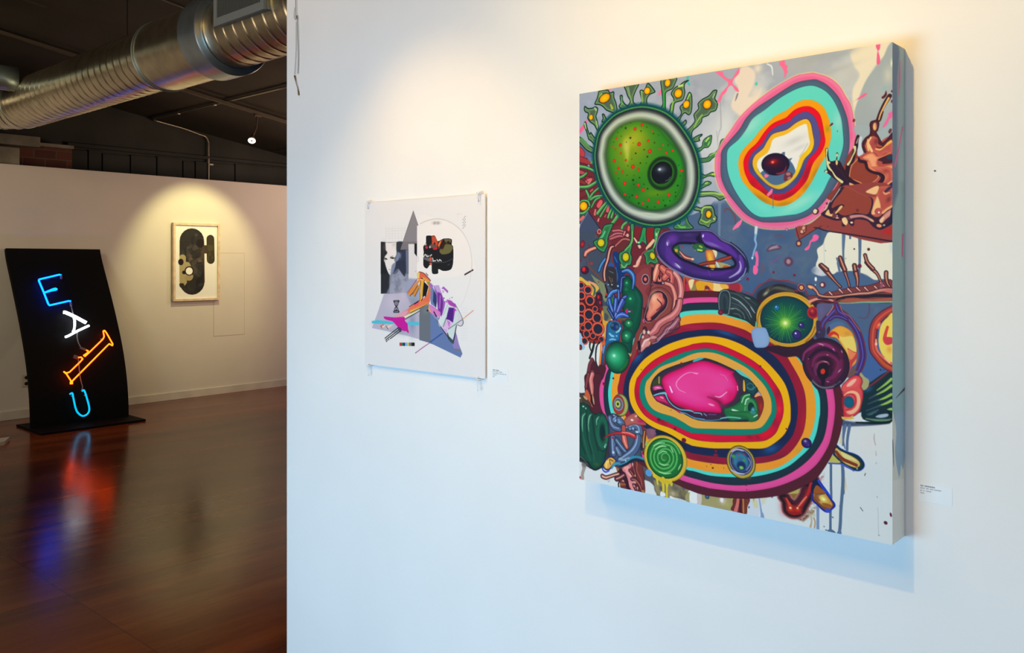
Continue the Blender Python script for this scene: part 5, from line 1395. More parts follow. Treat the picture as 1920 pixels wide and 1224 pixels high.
E 336.9 456.6 7.9 4.2 0 606 1 1.1
P 607 1.1 1 1 661 922 21 -5 0 7
P 608 1.1 1 1 613 879 13 11 -6 37 -7 0
P 609 1.1 1 1 567 867 46 6 45 8 6 48 -90 2
P 610 1.1 1 1 590 885 26 -9 -3 20 -10 28
P 611 1.1 1 1 600 927 19 -31 10 5 -6 26
P 612 1.1 1 1 629 887 35 -6 0 42 -28 4 -10 -26
P 613 1.1 1 1 574 870 20 60 -20 1
P 614 1.1 1 1 577 902 7 -6 10 34 -13 1
P 0:615,1.7:616,9.2:617 1 1 1 566 931 47 -6 64 -1 62 2 74 9 71 14 80 28 78 39 87 70 63 78 33 59 18 49 8 31 5 38 -2 54 -10 60 -17 53 -24 52 -39 65 -25 27 -45 32 -48 29 -68 29 -87 24 -59 11 -89 12 -77 3 -49 -4 -83 -17 -76 -23 -111 -36 -116 -55 -90 -61 -56 -93 -13 -86 5 -88 31 -77 60 -78 59 -77 87 -77 112 -60
P 0:618,5.8:619 1.1 1 1 559 963 54 -8 77 -4 50 1 85 9 82 24 80 34 77 49 65 59 53 79 27 59 10 39 5 50 -3 45 -6 40 -14 60 -29 57 -31 42 -54 47 -83 48 -83 32 -89 22 -121 11 -43 0 -71 -5 -53 -8 -99 -25 -127 -52 -87 -60 -63 -65 -37 -52 -14 -41 -1 -62 8 -33 24 -64 50 -82 88 -91 113 -89 82 -42
P 0:620,1.8:621,9.4:622 1.1 1 1 559 987 54 -10 117 -5 83 11 82 24 81 35 78 58 65 69 42 69 23 45 10 44 3 51 -7 64 -16 53 -34 54 -40 45 -54 44 -68 39 -87 31 -87 19 -93 7 -81 -3 -65 -7 -93 -22 -111 -47 -101 -63 -71 -52 -33 -28 -13 -50 -2 -62 10 -62 18 -41 59 -90 87 -90 112 -82
P 0:623,1.2:624,5.9:624 1.1 1 1 548 1022 45 -10 72 -6 65 -2 71 8 83 24 69 31 79 55 65 69 41 66 17 37 10 36 1 55 -3 19 -12 63 -23 53 -41 47 -54 48 -69 36 -85 29 -71 13 -112 12 -79 -6 -39 -2 -93 -25 -110 -45 -115 -71 -59 -34 -18 -20 -13 -51 -3 -53 10 -53 13 -50 53 -77 86 -88 112 -67
P 0:625,1.2:626,10.5:627 1.1 1 1 548 1045 45 -15 72 -6 65 -1 71 12 83 22 69 31 63 48 60 49 36 55 26 50 8 42 3 51 -11 65 -19 47 -32 51 -54 50 -56 35 -86 27 -107 24 -88 8 -79 -4 -52 -5 -107 -33 -112 -55 -86 -47 -60 -56 -14 -79 7 -62 15 -50 55 -83 95 -82 96 -57
B 549 777.4 23.8 8.3 -38 628 .7 2 1
B 499.9 805.7 33.8 8.4 -15 628 .7 2 1
B 308.4 837.5 39 6.8 8 629 .7 2 1
B 559.3 620.8 6.4 20.7 -25 630 .7 2 1
B 541.4 773.3 10.9 8.3 0 631 .7 2 1
P 0:632,1.2:633,10.6:634 1.1 1 1 549 1079 65 -14 94 -8 61 5 77 17 38 17 69 25 81 48 25 48 28 48 19 52 5 64 -5 59 -14 45 -33 55 -39 37 -56 27 -67 19 -128 23 -89 6 -63 0 -37 -5 -95 -26 -96 -38 -100 -55 -44 -55 -25 -80 9 -47 11 -38 47 -74 85 -77 96 -53
B 307 540.5 38.8 5.7 0 635 .8 2 1
B 548.8 715.2 5.4 25.9 5 636 .8 2 1
B 430.3 546.6 28.3 5.5 20 637 .8 2 1
B 499.8 789.9 45 6.3 -15 638 .8 2 1
B 333.8 820 51 6.7 6 639 .8 2 1
P 0:640,1.2:641,10.7:642 1.1 1 1 562 1106 52 -10 79 -10 62 3 75 18 57 22 46 21 57 37 42 51 28 55 16 67 -2 57 -15 62 -33 48 -49 45 -87 26 -118 19 -62 4 -93 2 -52 -8 -108 -32 -83 -37 -71 -43 -38 -56 -14 -43 5 -44 11 -40 23 -47 26 -36 76 -60 87 -45
B 483 776.4 20.5 9.6 -25 643 .85 2 1
B 164.9 615.6 20 9.6 -45 644 .85 2 1
B 382.4 549.1 29.3 5.6 12 645 .85 2 1
P 0:646,1.2:647,10.7:648 1.1 1 1 562 1136 52 -12 64 -9 77 4 70 18 50 22 58 34 57 51 37 48 18 59 3 64 -7 33 -22 42 -42 40 -43 25 -72 11 -90 13 -77 10 -79 2 -20 -3 -66 -17 -48 -19 -69 -15 -53 -24 -43 -31 -29 -50 -5 -60 13 -47 45 -64 51 -44 87 -50
P 0:649,1.2:650,10.7:651 1.1 1 1 614 1153 64 -10 62 6 61 18 74 30 58 37 43 46 32 47 11 52 -4 40 -13 34 -19 38 -40 31 -53 13 -87 13 -93 13 -94 2 -68 -18 -50 -16 -68 -13 -65 -28 -41 -50 -12 -54 11 -52 10 -15 40 -46 55 -42 84 -41 82 -28
B 497.3 663.2 10.1 17 20 652 .8 2 1
B 490.7 722.2 9 14.9 -20 652 .8 2 1
B 436.9 759.1 9.4 5.4 0 653 .8 2 1
B 454.4 756.8 7 5.4 0 654 .8 2 1
B 471.5 748.1 16.1 6.4 -20 655 .8 2 1
B 228.5 751.7 16.5 7 30 656 .8 2 1
B 165.5 701.8 7.2 19.1 0 657 .8 2 1
B 178.4 730.3 9.9 11.9 -30 658 .8 2 1
B 320.9 774.5 51.4 5.7 8 659 .8 2 1
B 499.6 694.7 6.7 8.5 0 660 .8 2 1
B 339.1 583 37.9 4.5 5 661 .8 2 1
P 0:662,1.2:663,10.7:664 1.1 1 1 614 1179 64 -11 62 7 61 18 60 27 51 30 42 42 27 48 9 50 -8 37 -25 44 -37 26 -58 14 -120 16 -126 9 -21 -1 -65 -18 -49 -14 -68 -19 -48 -31 -23 -41 -1 -52 18 -40 53 -45 68 -44 82 -37
P 0:665,1.2:666,10.7:667 1.1 1 1 614 1195 64 -11 48 3 61 18 74 31 45 34 37 38 22 45 3 44 -7 22 -25 40 -30 20 -75 12 -121 14 -94 8 -52 -18 -50 -17 -85 -14 -41 -28 -20 -48 6 -46 18 -23 53 -51 83 -35
P 0:668,2.4:669,9.5:670 1.1 1 1 615 1221 48 -11 45 6 62 19 60 24 45 25 33 34 23 36 3 34 -14 40 -16 19 -28 8 -105 13 -104 10 -51 -3 -52 -17 -67 -19 -68 -22 -28 -35 -3 -28 19 -39 44 -36 67 -29 48 -16
E 297.8 782.1 .1 .1 0 671 1 1
E 283.5 786.3 5.5 4.8 0 671 1 1
P 672 1.1 1 1 615 1223 25 -12 23 1 -48 19
P 673 1 1 1 808 1246 24 3 29 17 24 17 -24 -6 -29 -11
P 0:674,3.4:675 1 1 1 844 1276 32 8 26 24 6 11 -17 28 -15 -6 -15 -7 -11 -32
S 676 1 1 1 1.7,1.7 861 1307 12 -9 15 4 0 13 -15 6 -12 -9
S 677 1 1 1 1.7,2.2 861 1318 21 6 17 -15
P 678 1 1 1 845 1289 6 5 3 35 -9 1
P 679 1 1 1 894 1352 14 -20 12 12
S 680 1 1 1 2.2,2.2 912 1329 11 15
P 681 1 1 1 897 1358 23 -14 11 15 0 33 -14 41 -14 -1 5 -41
B 461.4 694.9 4.3 10.7 0 682 .8 2
P 683 1 0 1 999 1230 5 -3 3 -18 14 -7
P 0:684,1.8:685,6:686,14.3:687,28.6:688 1.4 1 1 456 1321 27 -28 67 -31 65 -30 51 -11 62 11 62 20 17 5 -8 9 15 28 10 27 -12 34 -17 24 -34 19 -29 -8 14 25 -4 19 -38 4 -50 3 -38 0 -52 -8 -45 -13 -36 -29 -19 -34
B 320.4 657.9 56.4 27.2 0 689 .8 2
B 376.7 658.4 27.1 26.6 0 690 .7 2
B 352.1 692 32.6 11.2 20 691 .6 2
B 392.6 676.8 12.2 15.4 0 692 .5 2
B 294.9 716.2 52.3 5.7 12 693 .6 2
B 364.5 690.7 19.9 6.7 25 694 .6 2
S 695 3.5 .7 1 2.4,4.7,4.7 682 1373 35 8 24 10
S 696 1.1 .9 1 1.2,1.8,2.2,2.5,2,1 638 1277 -49 2 -39 24 -21 28 13 24 34 12
S 697 1.1 1 1 2.5,3.7 497 1347 11 23
S 698 1.1 1 1 1.4,2.3,1.6 717 1367 24 0 30 -23
S 699 1 .8 1 1.2,1.4,1.2 741 1273 20 5 14 19
S 700 1 1 1 1.7,1.7 819 1315 2 17
E 349.6 702.4 7.5 2 8 701 1 1.1
S 698 1.1 1 1 1.2,1.7 615 1279 18 1
P 0:702,2.5:703,5.1:704 1.1 1 1 408 1357 21 -10 24 0 20 25 -13 4 -31 6 -17 -10
B 217.8 678.9 8.6 2.1 0 705 .8 2
P 706 1.1 1 1 411 1334 11 -10 27 -20 4 38 -31 5 -14 10 -3 16
S 707 1.1 1 1 1.9,2.5 442 1310 0 27
P 708 1.1 1 1 412 1375 51 -14 7 17 -55 14
S 709 1.1 1 1 2.5,3.1,4.9,2.5,1.9,1.9,1.9,2.5,1.9,1.9,1.9 415 1395 28 -11 30 -5 7 13 14 21 23 18 34 11 45 -1 33 7 22 -2 3 7
P 0:710,2.5:711,5:712 1.1 1 1 415 1401 48 -14 17 19 34 31 50 12 -13 10 -47 -21 -30 -11 -31 -5
S 713 1.1 1 1 2.5 450 1398 13 4
S 714 1.1 .8 1 2.5,5,3.8 429 1417 34 5 31 6
P 715 1.1 1 1 557 1450 56 2 54 2 0 17 -51 -2 -39 -10
S 716 1.1 1 1 2.4,1.8,1.8,2.4 551 1456 26 0 39 13 51 2
S 717 1.1 1 1 1.4,1.4 641 1449 10 -3 5 5 -5 3
P 718 1.1 1 1 616 1443 63 -4 69 -2 9 7 -141 22
S 719 1.1 1 1 1.8,1.8 616 1448 32 -1 6 6
S 720 1.1 1 1 1.8,2.4 664 1446 12 7
S 721 1.1 1 1 2.4,2.4 686 1447 34 -3
S 722 1.1 1 1 1.8,2.3,1.8,2.3,2.3 616 1472 64 1 56 -10 18 -9 78 -8
E 418.4 722.1 3 1.9 0 723 1 1
P 0:724,1.7:725,6.8:726 1 1 1 758 1415 20 -9 30 -15 21 -18 3 -17 18 -13 20 -6 9 9 3 8 18 9 11 25 0 30 -8 21 -71 15 -42 8 -27 -19
E 440.4 701.3 11.4 20.3 -6 0:727,.6:728,.75:729,1:730 1 1
E 444 703.6 5 8.1 10 0:731,.6:732,1:733 1 1
S 734 1 1 1 3.4,4.6,2.3 796 1415 15 3 27 3
S 735 1 1 1 2.3,2.3,2.3 838 1380 12 -26 23 -10
S 736 1 1 1 2.3,2.8,2.3 853 1387 6 -20 11 -7
S 737 1 1 1 2.3,2.3,2.3 853 1397 0 28 18 17
S 738 1 1 1 2.2,2.2 897 1433 6 -11
P 0:725,6.8:739 1 1 1 790 1440 66 1 15 14 20 -2 17 -13 3 -22 -8 -10 -71 8 -66 8 -3 8
E 444.1 707.6 6.4 4.1 0 740 1 1
S 738 1 1 1 1.7,2.2 891 1434 15 -10
S 741 1 1 1 1.7,2.3,2.3,2.3 742 1458 30 -9 30 -3 30 0
P 0:742,2.3:743,11.5:744 1 1 1 730 944 9 -19 22 -10 27 3 42 10 45 13 32 16 14 21 -14 33 -8 38 -6 17 -33 -21 -44 -12 -33 -7 -28 -7 -21 -13
S 745 1.7 .85 1 1.4,2.3,2.3,1.4 788 929 42 13 45 37 23 32
S 746 1.7 .85 1 1.4,2.3,2.3,1.4 794 949 37 18 35 34 15 27
S 747 1.7 .85 1 1.4,2.3,2.3,1.4 789 971 36 10 29 21 21 37
S 748 1.7 .85 1 1.4,2.3,2.3,1.4 786 996 27 -1 30 18 9 22
S 745 1.7 .85 1 1.4,2.3,2.3,1.4 801 1015 24 4 12 14
S 749 1.7 .85 1 1.4,2.3,2.3,1.4 812 926 48 21 44 31
S 750 1.7 .85 1 1.4,2.3,2.3,1.4 854 947 21 6
S 751 1.7 .85 1 1.4,2.3,2.3,1.4 878 986 17 23
S 752 1.7 .85 1 1.4,2.3,2.3,1.4 788 956 43 19 29 37
S 753 1.7 .85 1 1.4,2.3,2.3,1.4 786 982 33 7 30 35
S 754 1.7 .85 1 1.4,2.3,2.3,1.4 828 967 20 16
S 755 1.7 .85 1 1.4,2.3,2.3,1.4 789 997 15 -2
P 0:756,1.2:757,2.1:758,7:758 1 1 1 735 1000 -2 -44 10 -29 18 -8 18 5 8 19 0 33 -4 28 -6 17 -28 -2
S 759 1.1 .8 1 1.2,1.2,1.2 743 1000 -3 -39 9 -23 15 -3 15 25 1 39
S 759 1.1 .8 1 1.2,1.2,1.2 748 1000 -2 -39 6 -19 11 -2 11 20 0 39
S 759 1.1 .8 1 1.2,1.2,1.2 753 1000 -2 -39 4 -17 7 0 8 16 0 39
E 371.4 506.3 6.5 5.9 0 0:760,.7:761,1:762 1 1.1
B 515.8 521.6 71.7 63.4 0 763 .45 2
P 764 2.1 1 1 933 1147 57 23 42 10 41 -5 24 27 30 39 8 35 36 12 0 -179 -112 17
P 765 1 1 0 1035 1180 35 -5 27 32 16 35 -26 13 -33 -45
P 766 3.1 1 1 1126 972 45 -12 0 154 -31 -50
E 515.8 515 64.8 54.4 0 0:767,.9:767,.94:768,.97:769,1:770 1 1.1
E 514.7 515.7 55.2 47 0 0:771,.35:772,.7:773,.93:774,1:775 1 1.1
S 776 1 .8 1 1.7,2.2,2.2,1.1 907 1065 4 -44 25 -41 40 -30
S 776 .9 .8 1 2.1,2.1,2.1 1108 1115 26 -30 11 -31
S 777 1.7 .6 0 2.4,.6 1039 1044 41 -2
S 778 1.7 .6 0 2.3,.6 1039 1047 62 7
S 778 1.7 .6 0 2.3,.6 1038 1049 67 19
S 777 1.7 .6 0 2.4,.6 1038 1050 52 23
S 778 1.7 .6 0 2.4,.6 1037 1052 40 23
S 778 1.7 .6 0 2.4,.6 1036 1053 52 38
S 779 1.7 .6 0 2.4,.6 1035 1054 48 46
S 778 1.7 .6 0 2.4,.6 1033 1055 31 40
S 778 1.7 .6 0 2.4,.6 1032 1056 23 46
S 779 1.7 .6 0 2.4,.6 1029 1057 20 64
S 778 1.7 .6 0 2.4,.6 1027 1058 7 63
S 778 1.7 .6 0 2.4,.6 1025 1058 -2 45
S 779 1.7 .6 0 2.4,.6 1023 1058 -11 57
S 778 1.7 .6 0 2.4,.7 1022 1058 -21 67
S 778 1.7 .6 0 2.4,.7 1020 1057 -24 57
S 779 1.7 .6 0 2.4,.7 1019 1057 -22 37
S 778 1.7 .6 0 2.4,.7 1017 1056 -41 51
S 778 1.7 .6 0 2.4,.7 1015 1054 -54 49
S 777 1.7 .6 0 2.4,.7 1014 1052 -50 32
S 778 1.7 .6 0 2.4,.7 1013 1050 -47 21
S 778 1.8 .6 0 2.4,.7 1012 1049 -68 18
S 777 1.8 .6 0 2.4,.7 1012 1047 -71 11
S 778 1.8 .6 0 2.4,.7 1012 1045 -53 3
S 778 1.8 .6 0 2.4,.7 1012 1044 -57 -3
S 777 1.8 .6 0 2.4,.7 1012 1042 -71 -13
S 778 1.8 .6 0 2.4,.7 1013 1040 -63 -21
S 778 1.7 .6 0 2.4,.7 1014 1038 -39 -21
S 777 1.7 .6 0 2.4,.7 1015 1036 -46 -38
S 778 1.7 .6 0 2.4,.7 1017 1035 -45 -53
S 778 1.7 .6 0 2.4,.7 1019 1034 -32 -50
S 777 1.7 .6 0 2.4,.7 1020 1033 -18 -39
S 778 1.7 .6 0 2.4,.7 1021 1032 -19 -60
S 780 1.7 .6 0 2.4,.7 1023 1032 -13 -67
S 777 1.7 .6 0 2.4,.6 1025 1032 -3 -54
S 778 1.7 .6 0 2.4,.6 1027 1032 5 -50
S 780 1.7 .6 0 2.4,.6 1029 1032 20 -64
S 777 1.7 .6 0 2.4,.6 1032 1033 30 -60
S 778 1.7 .6 0 2.4,.6 1033 1034 29 -40
S 778 1.7 .6 0 2.4,.6 1035 1035 39 -42
S 777 1.7 .6 0 2.4,.6 1036 1036 54 -46
S 778 1.7 .6 0 2.4,.6 1037 1037 53 -37
S 778 1.7 .6 0 2.4,.6 1038 1038 38 -20
S 777 1.7 .6 0 2.3,.6 1038 1040 59 -22
S 778 1.7 .6 0 2.3,.6 1039 1042 69 -15
B 512.7 522.4 20.7 18.5 0 781 .45 2
B 512.7 522.4 12.4 11.2 0 782 .85 2
S 783 1.5 .8 0 2.7,.5 1025 1045 24 -1
S 783 1.5 .8 0 2.7,.5 1025 1045 22 6
S 783 1.5 .8 0 2.7,.5 1025 1045 18 13
S 783 1.5 .8 0 2.7,.5 1025 1045 12 19
S 783 1.5 .8 0 2.7,.5 1025 1045 5 22
S 783 1.5 .8 0 2.7,.5 1025 1045 -4 22
S 783 1.5 .8 0 2.7,.5 1025 1045 -11 20
S 783 1.5 .8 0 2.7,.5 1025 1045 -18 15
S 783 1.5 .8 0 2.7,.5 1025 1045 -22 9
S 783 1.5 .8 0 2.7,.5 1025 1045 -23 1
S 783 1.5 .8 0 2.7,.5 1025 1045 -22 -7
S 783 1.5 .8 0 2.7,.5 1025 1045 -18 -14
S 783 1.5 .8 0 2.7,.5 1025 1045 -11 -19
S 783 1.5 .8 0 2.7,.5 1025 1045 -4 -22
S 783 1.5 .8 0 2.7,.5 1025 1045 4 -22
S 783 1.5 .8 0 2.7,.5 1025 1045 12 -20
S 783 1.5 .8 0 2.7,.5 1025 1045 18 -15
S 783 1.5 .8 0 2.7,.5 1025 1045 22 -9
B 512.7 522.4 3.6 3.4 0 784 1 2
E 495.1 492.2 5.9 5.6 0 0:785,.7:785,1:786 1 1
E 493.6 490.8 1.2 1.1 0 787 1 1
E 545.8 525.5 6.5 6.3 0 0:788,.7:788,1:789 1 1
E 544.1 524 1.3 1.3 0 787 1 1
E 536.3 543.8 9.5 9.2 0 0:790,.7:790,1:789 1 1
E 534 541.6 1.9 1.8 0 791 1 1
E 568.7 499.6 11.6 11.9 0 0:792,.6:793,.85:794,1:795 1 .9
B 567.1 496.1 4 3.9 0 796 .9 2
P 0:797,1.7:798,8.9:799 1 1 1 881 1093 3 -13 17 -11 21 -3 20 3 8 13 6 15 3 14 -3 21 -14 14 -23 4 -20 -1 -9 -16 -6 -21
E 545.6 451.4 7.8 8.1 0 0:800,.45:801,.5:802,.82:803,.9:804,1:805 1 1
P 806 1 1 1 1064 913 12 -3 2 8 -8 3
E 574.4 434.5 2.4 4.1 0 807 1 .9
E 573.6 445.5 1.2 1.3 0 808 1 .9
E 588 445.3 6.3 6.2 0 0:809,.7:810,1:811 1 .9
E 587 445.3 2.9 3.3 0 812 1 .9
E 531.5 427.4 2.6 2.5 0 813 1 .9
P 0:361,1.5:814,5.1:815 .9 1 1 1115 936 35 -6 8 10 34 -22 20 -2 31 -9 35 -8 30 -5 44 -6 38 -13 44 -5 0 78 -82 4 -74 8 -40 -2 -36 4 -47 -2 -24 1 -10 -10
S 816 .9 1 1 5.2,4.1,3.1,3.1 1123 957 32 -12 37 -1 23 7
S 817 .9 1 1 3.1,3.1,4.1,3.1 1131 966 29 -13 42 4 26 1
S 818 .9 1 1 3.1,3.1,3.1,3.1 1158 942 34 2 36 -6 30 2
S 819 .9 1 1 8.6,10.7,7.6,5.5,5.5 1167 816 25 23 20 23 16 18 17 17
S 820 .9 1 1 6.2,8.2,5.1,3.1,3.1 1167 816 25 23 20 23 16 18 17 17
S 821 1.2 .9 1 2.1,2.8,1.7,1,1 1167 816 25 23 20 23 16 18 17 17
S 819 .9 1 1 10.5,10.5,6.5,5.4,5.4 1245 801 10 20 8 25 10 28 5 20
S 820 .9 1 1 8.1,8.1,4,3,3 1245 801 10 20 8 25 10 28 5 20
S 821 1.2 .9 1 2.7,2.7,1.4,1,1 1245 801 10 20 8 25 10 28 5 20
S 819 .9 1 1 9.4,10.4,7.4,5.4 1297 816 6 28 5 25 0 22
S 820 .9 1 1 7,8,5,3 1297 816 6 28 5 25 0 22
S 821 1.2 .9 1 2.4,2.7,1.7,1 1297 816 6 28 5 25 0 22
S 819 .9 1 1 7.2,8.2,6.2,5.3 1340 804 22 24 19 20 12 27
S 820 .9 1 1 4.9,5.9,3.9,2.9 1340 804 22 24 19 20 12 27
S 821 1.2 .9 1 1.7,2,1.3,1 1340 804 22 24 19 20 12 27
S 819 .9 1 1 8.1,8.1,6.2,5.2 1412 841 0 19 5 22 7 10
S 820 .9 1 1 5.8,5.8,3.8,2.9 1412 841 0 19 5 22 7 10
S 821 1.2 .9 1 2,2,1.3,1 1412 841 0 19 5 22 7 10
S 819 .9 1 1 7.7,9.7 1171 813 21 19
S 820 .9 1 1 5.2,7.2 1171 813 21 19
S 822 1.2 .9 1 1.8,2.5 1171 813 21 19
S 819 .9 1 1 8.5,9.5,9.5 1243 786 10 27 8 19
S 820 .9 1 1 6.1,7.1,7.1 1243 786 10 27 8 19
S 822 1.2 .9 1 2.1,2.4,2.4 1243 786 10 27 8 19
S 819 .9 1 1 8.4,9.4 1297 815 3 17
S 820 .9 1 1 6,7 1297 815 3 17
S 822 1.2 .9 1 2,2.4 1297 815 3 17
S 819 .9 1 1 7.3,7.3,7.3 1336 777 9 27 21 24
S 820 .9 1 1 4.9,4.9,4.9 1336 777 9 27 21 24
S 822 1.2 .9 1 1.7,1.7,1.7 1336 777 9 27 21 24
E 657.9 409 3.9 4 0 823 1 .9
S 824 .9 1 1 3.1,3.1,3.1 1230 788 8 25 2 19
E 657.9 409 3.9 4 0 823 1 .9
S 825 .9 1 1 3.1,4.1 1233 806 7 28
S 826 .9 1 1 5.6,4.1 1202 918 13 13
S 827 .9 1 1 3.6,2 1202 918 13 13
S 828 1.2 .9 1 1.8,1 1202 918 13 13
S 826 .9 1 1 5.6,4.1 1240 907 13 13
S 827 .9 1 1 3.5,2 1240 907 13 13
S 828 1.2 .9 1 1.8,1 1240 907 13 13
S 826 .9 1 1 5.5,4 1273 904 13 13
S 827 .9 1 1 3.5,2 1273 904 13 13
S 828 1.2 .9 1 1.8,1 1273 904 13 13
S 826 .9 1 1 5.5,4 1305 899 13 12
S 827 .9 1 1 3.5,2 1305 899 13 12
S 828 1.2 .9 1 1.7,1 1305 899 13 12
S 826 .9 1 1 5.4,3.9 1335 898 12 12
S 827 .9 1 1 3.4,2 1335 898 12 12
S 828 1.2 .9 1 1.7,1 1335 898 12 12
S 826 .9 1 1 5.3,3.9 1371 893 12 12
S 827 .9 1 1 3.4,1.9 1371 893 12 12
S 828 1.2 .9 1 1.7,1 1371 893 12 12
S 826 .9 1 1 5.3,3.9 1393 880 12 12
S 827 .9 1 1 3.4,1.9 1393 880 12 12
S 829 1.2 .9 1 1.7,1 1393 880 12 12
S 830 .9 1 1 8.7,8.7,6.7,6.7,6.1,6.1,6.7,6.7,7.2,7.2,8.7,8.7,7.7 1121 897 16 4 16 16 7 12 21 6 31 1 31 -3 35 -6 37 -6 37 -3 36 -10 31 -4 12 0
S 831 .9 1 1 6,6,4,4,3.5,3.5,4,4,4.5,4.5,6,6,5 1121 897 16 4 16 16 7 12 21 6 31 1 31 -3 35 -6 37 -6 37 -3 36 -10 31 -4 12 0
S 822 1.2 .9 1 2.4,2.4,1.6,1.6,1.4,1.4,1.6,1.6,1.8,1.8,2.4,2.4,2 1121 897 16 4 16 16 7 12 21 6 31 1 31 -3 35 -6 37 -6 37 -3 36 -10 31 -4 12 0
E 563.7 450.2 4.3 2.6 25 832 1 .9
P 833 .9 1 1 1243 953 23 -11 37 -3 49 2 82 -8 0 10 -82 6 -61 5
S 834 .9 1 1 3,4,4,5,5.9,5.9 1228 948 25 -11 38 -5 37 1 48 -6 57 0
S 835 .9 .9 1 2,2,2.5,3,3 1238 958 40 0 50 -5 48 -2 57 -3
P 836 .9 1 1 1388 910 36 -8 9 4 0 10 -28 -4
P 837 .9 1 1 1395 875 5 7 0 13 -9 2
S 838 .9 .9 1 2,3,2.5,2,1.5 1351 957 1 23 -5 22 -14 11 -22 -4
P 839 1.6 1 1 1155 966 37 -4 20 7 -20 31 -18 37 -3 21 -13 -15 -3 -41
B 585.5 495.4 5.2 12.8 0 840 .6 2
P 841 2.1 1 1 1150 1033 31 9 5 41 -25 32
P 0:842,1.2:843,5:844 .9 1 1 1196 1082 16 -21 21 -14 20 -1 25 12 15 19 10 35 3 27 -3 42 -25 17 -7 -39 -13 -25 -15 -24 -15 -17 -21 -4
P 845 1.5 1 1 1228 1080 25 7 35 -5 11 25 4 34 -20 17 -17 -24 -18 -29
S 846 .9 1 1 7.1,6.1,4.1,2 1202 1082 16 -9 15 7 5 12
B 635.4 536.5 7.5 5 0 847 .7 2
S 848 .9 1 1 10.3,11.3,12.3,12.3,9.2 1174 1052 7 -20 21 -24 21 -24 5 -20
S 849 .9 1 1 6.2,7.2,8.2,8.2,5.1 1174 1052 7 -20 21 -24 21 -24 5 -20
S 850 1.2 .9 1 1.5,1.8,2.1,2.1,1.3 1174 1052 7 -20 21 -24 21 -24 5 -20
S 851 .9 1 1 10.8,13.8,13.8,13.8,13.8,13.8,13.8,13.8,13.8,10.8 1228 964 10 25 20 14 20 19 20 25 15 29 10 35 5 44 -10 40 -12 26
S 852 .9 1 1 6,9,9,9,9,9,9,9,9,6 1228 964 10 25 20 14 20 19 20 25 15 29 10 35 5 44 -10 40 -12 26
S 853 1.2 .9 1 1.5,2.2,2.2,2.2,2.2,2.2,2.2,2.2,2.2,1.5 1228 964 10 25 20 14 20 19 20 25 15 29 10 35 5 44 -10 40 -12 26
S 854 .9 1 1 7.5,8.5,8.5,7.5 1202 1023 21 -14 25 2 20 9
S 852 .9 1 1 5.1,6.1,6.1,5.1 1202 1023 21 -14 25 2 20 9
S 853 1.2 .9 1 1.5,1.8,1.8,1.5 1202 1023 21 -14 25 2 20 9
P 855 .9 1 1 1200 1046 23 -14 28 -1 10 15 -18 -1 -20 5 -21 16
P 856 .9 1 1 1192 1062 10 -13 3 17 -11 16
S 857 .9 1 1 1.5,1.5 1192 1008 20 -26 5 -13
S 858 .9 .8 1 1.5,1.5 1243 968 10 25 25 14 15 20 25 34
E 581 536.8 1.6 1.5 0 859 1 .8
S 860 .9 1 1 13.5,15.5,16.4,15.5,15.5,15.5,15.5,14.5,13.5,12.6 1434 975 -27 18 -24 23 -14 27 -5 35 0 31 5 25 19 26 19 21 27 15
S 861 .9 1 1 9.7,11.6,12.6,11.6,11.6,11.6,11.6,10.6,9.7,8.7 1434 975 -27 18 -24 23 -14 27 -5 35 0 31 5 25 19 26 19 21 27 15
S 862 1.2 .9 1 2.9,3.5,3.8,3.5,3.5,3.5,3.5,3.2,2.9,2.6 1434 975 -27 18 -24 23 -14 27 -5 35 0 31 5 25 19 26 19 21 27 15
P 863 1 1 1 1438 999 -24 10 -21 28 -7 40 0 30 7 26 17 23 28 10
S 864 .9 1 1 4.8,5.8,6.7,7.7,5.8 1417 1041 -7 25 -3 22 10 12 16 -11
B 711.8 561.8 5.9 7.3 0 865 .8 2
S 866 .9 1 1 4.8,6.8 1388 1028 -7 15
S 867 .9 1 1 2.9,3.9 1376 1090 0 18
B 692.9 517.6 2.4 3.7 30 868 .8 2
S 869 .9 1 1 3.9,3.9,3.9,4.8,4.8 1374 1107 7 24 19 21 19 16 12 6
E 688.1 552.8 1.9 3.2 0 870 1 .9
S 871 .9 1 1 1.9,2.9 1407 1156 17 14
S 872 .9 .9 1 4.8,4.8,3.8 1434 1191 -27 -13 -21 -20
P 873 .9 1 1 1402 1081 32 -2 0 20 -15 5
B 644.2 556.1 7.5 10 0 845 .9 2
P 874 1 1 1 1271 1128 22 11 15 4 0 15 -20 34 -17 47 -3 -10 10 -41 -2 -37
P 875 1.5 1 1 1273 1131 20 11 10 4 -17 24 -8 -7
P 876 1 1 1 1293 1194 8 17 12 -1 -20 17 -22 12
S 877 .9 .9 1 2.9,2.9,2.9,1.9 1424 1201 -36 33 -36 30 -17 14
P 878 1.5 1 1 1434 1210 -34 28 -38 28 -27 17 -7 -9 5 34 -5 81 106 -13
B 673.7 638.4 9.7 4.9 -30 879 .8 2
E 696.1 600 1.7 1.8 0 880 1 .8
E 701.2 599.9 1 1 0 880 1 .8
S 881 1.7 1 1 4.8,3.8,1.4 1431 1230 -21 21 -31 26
S 882 1.7 1 1 4.8,3.8,1.4 1431 1254 -26 22 -34 21
S 882 1.7 1 1 4.8,3.8,1.4 1431 1286 -26 17 -22 10
S 882 1.7 1 1 4.8,3.8,1.4 1431 1309 -21 13 -22 10
S 882 1.7 1 1 4.8,3.8,1.4 1431 1340 -14 3
S 883 1.9 .9 1 2.9,1.5 1376 1294 -26 17
S 883 1.9 .9 1 2.9,1.5 1386 1310 -39 21
S 883 1.9 .9 1 2.9,1.5 1391 1331 -51 26
S 883 1.9 .9 1 2.9,1.5 1383 1349 -40 20
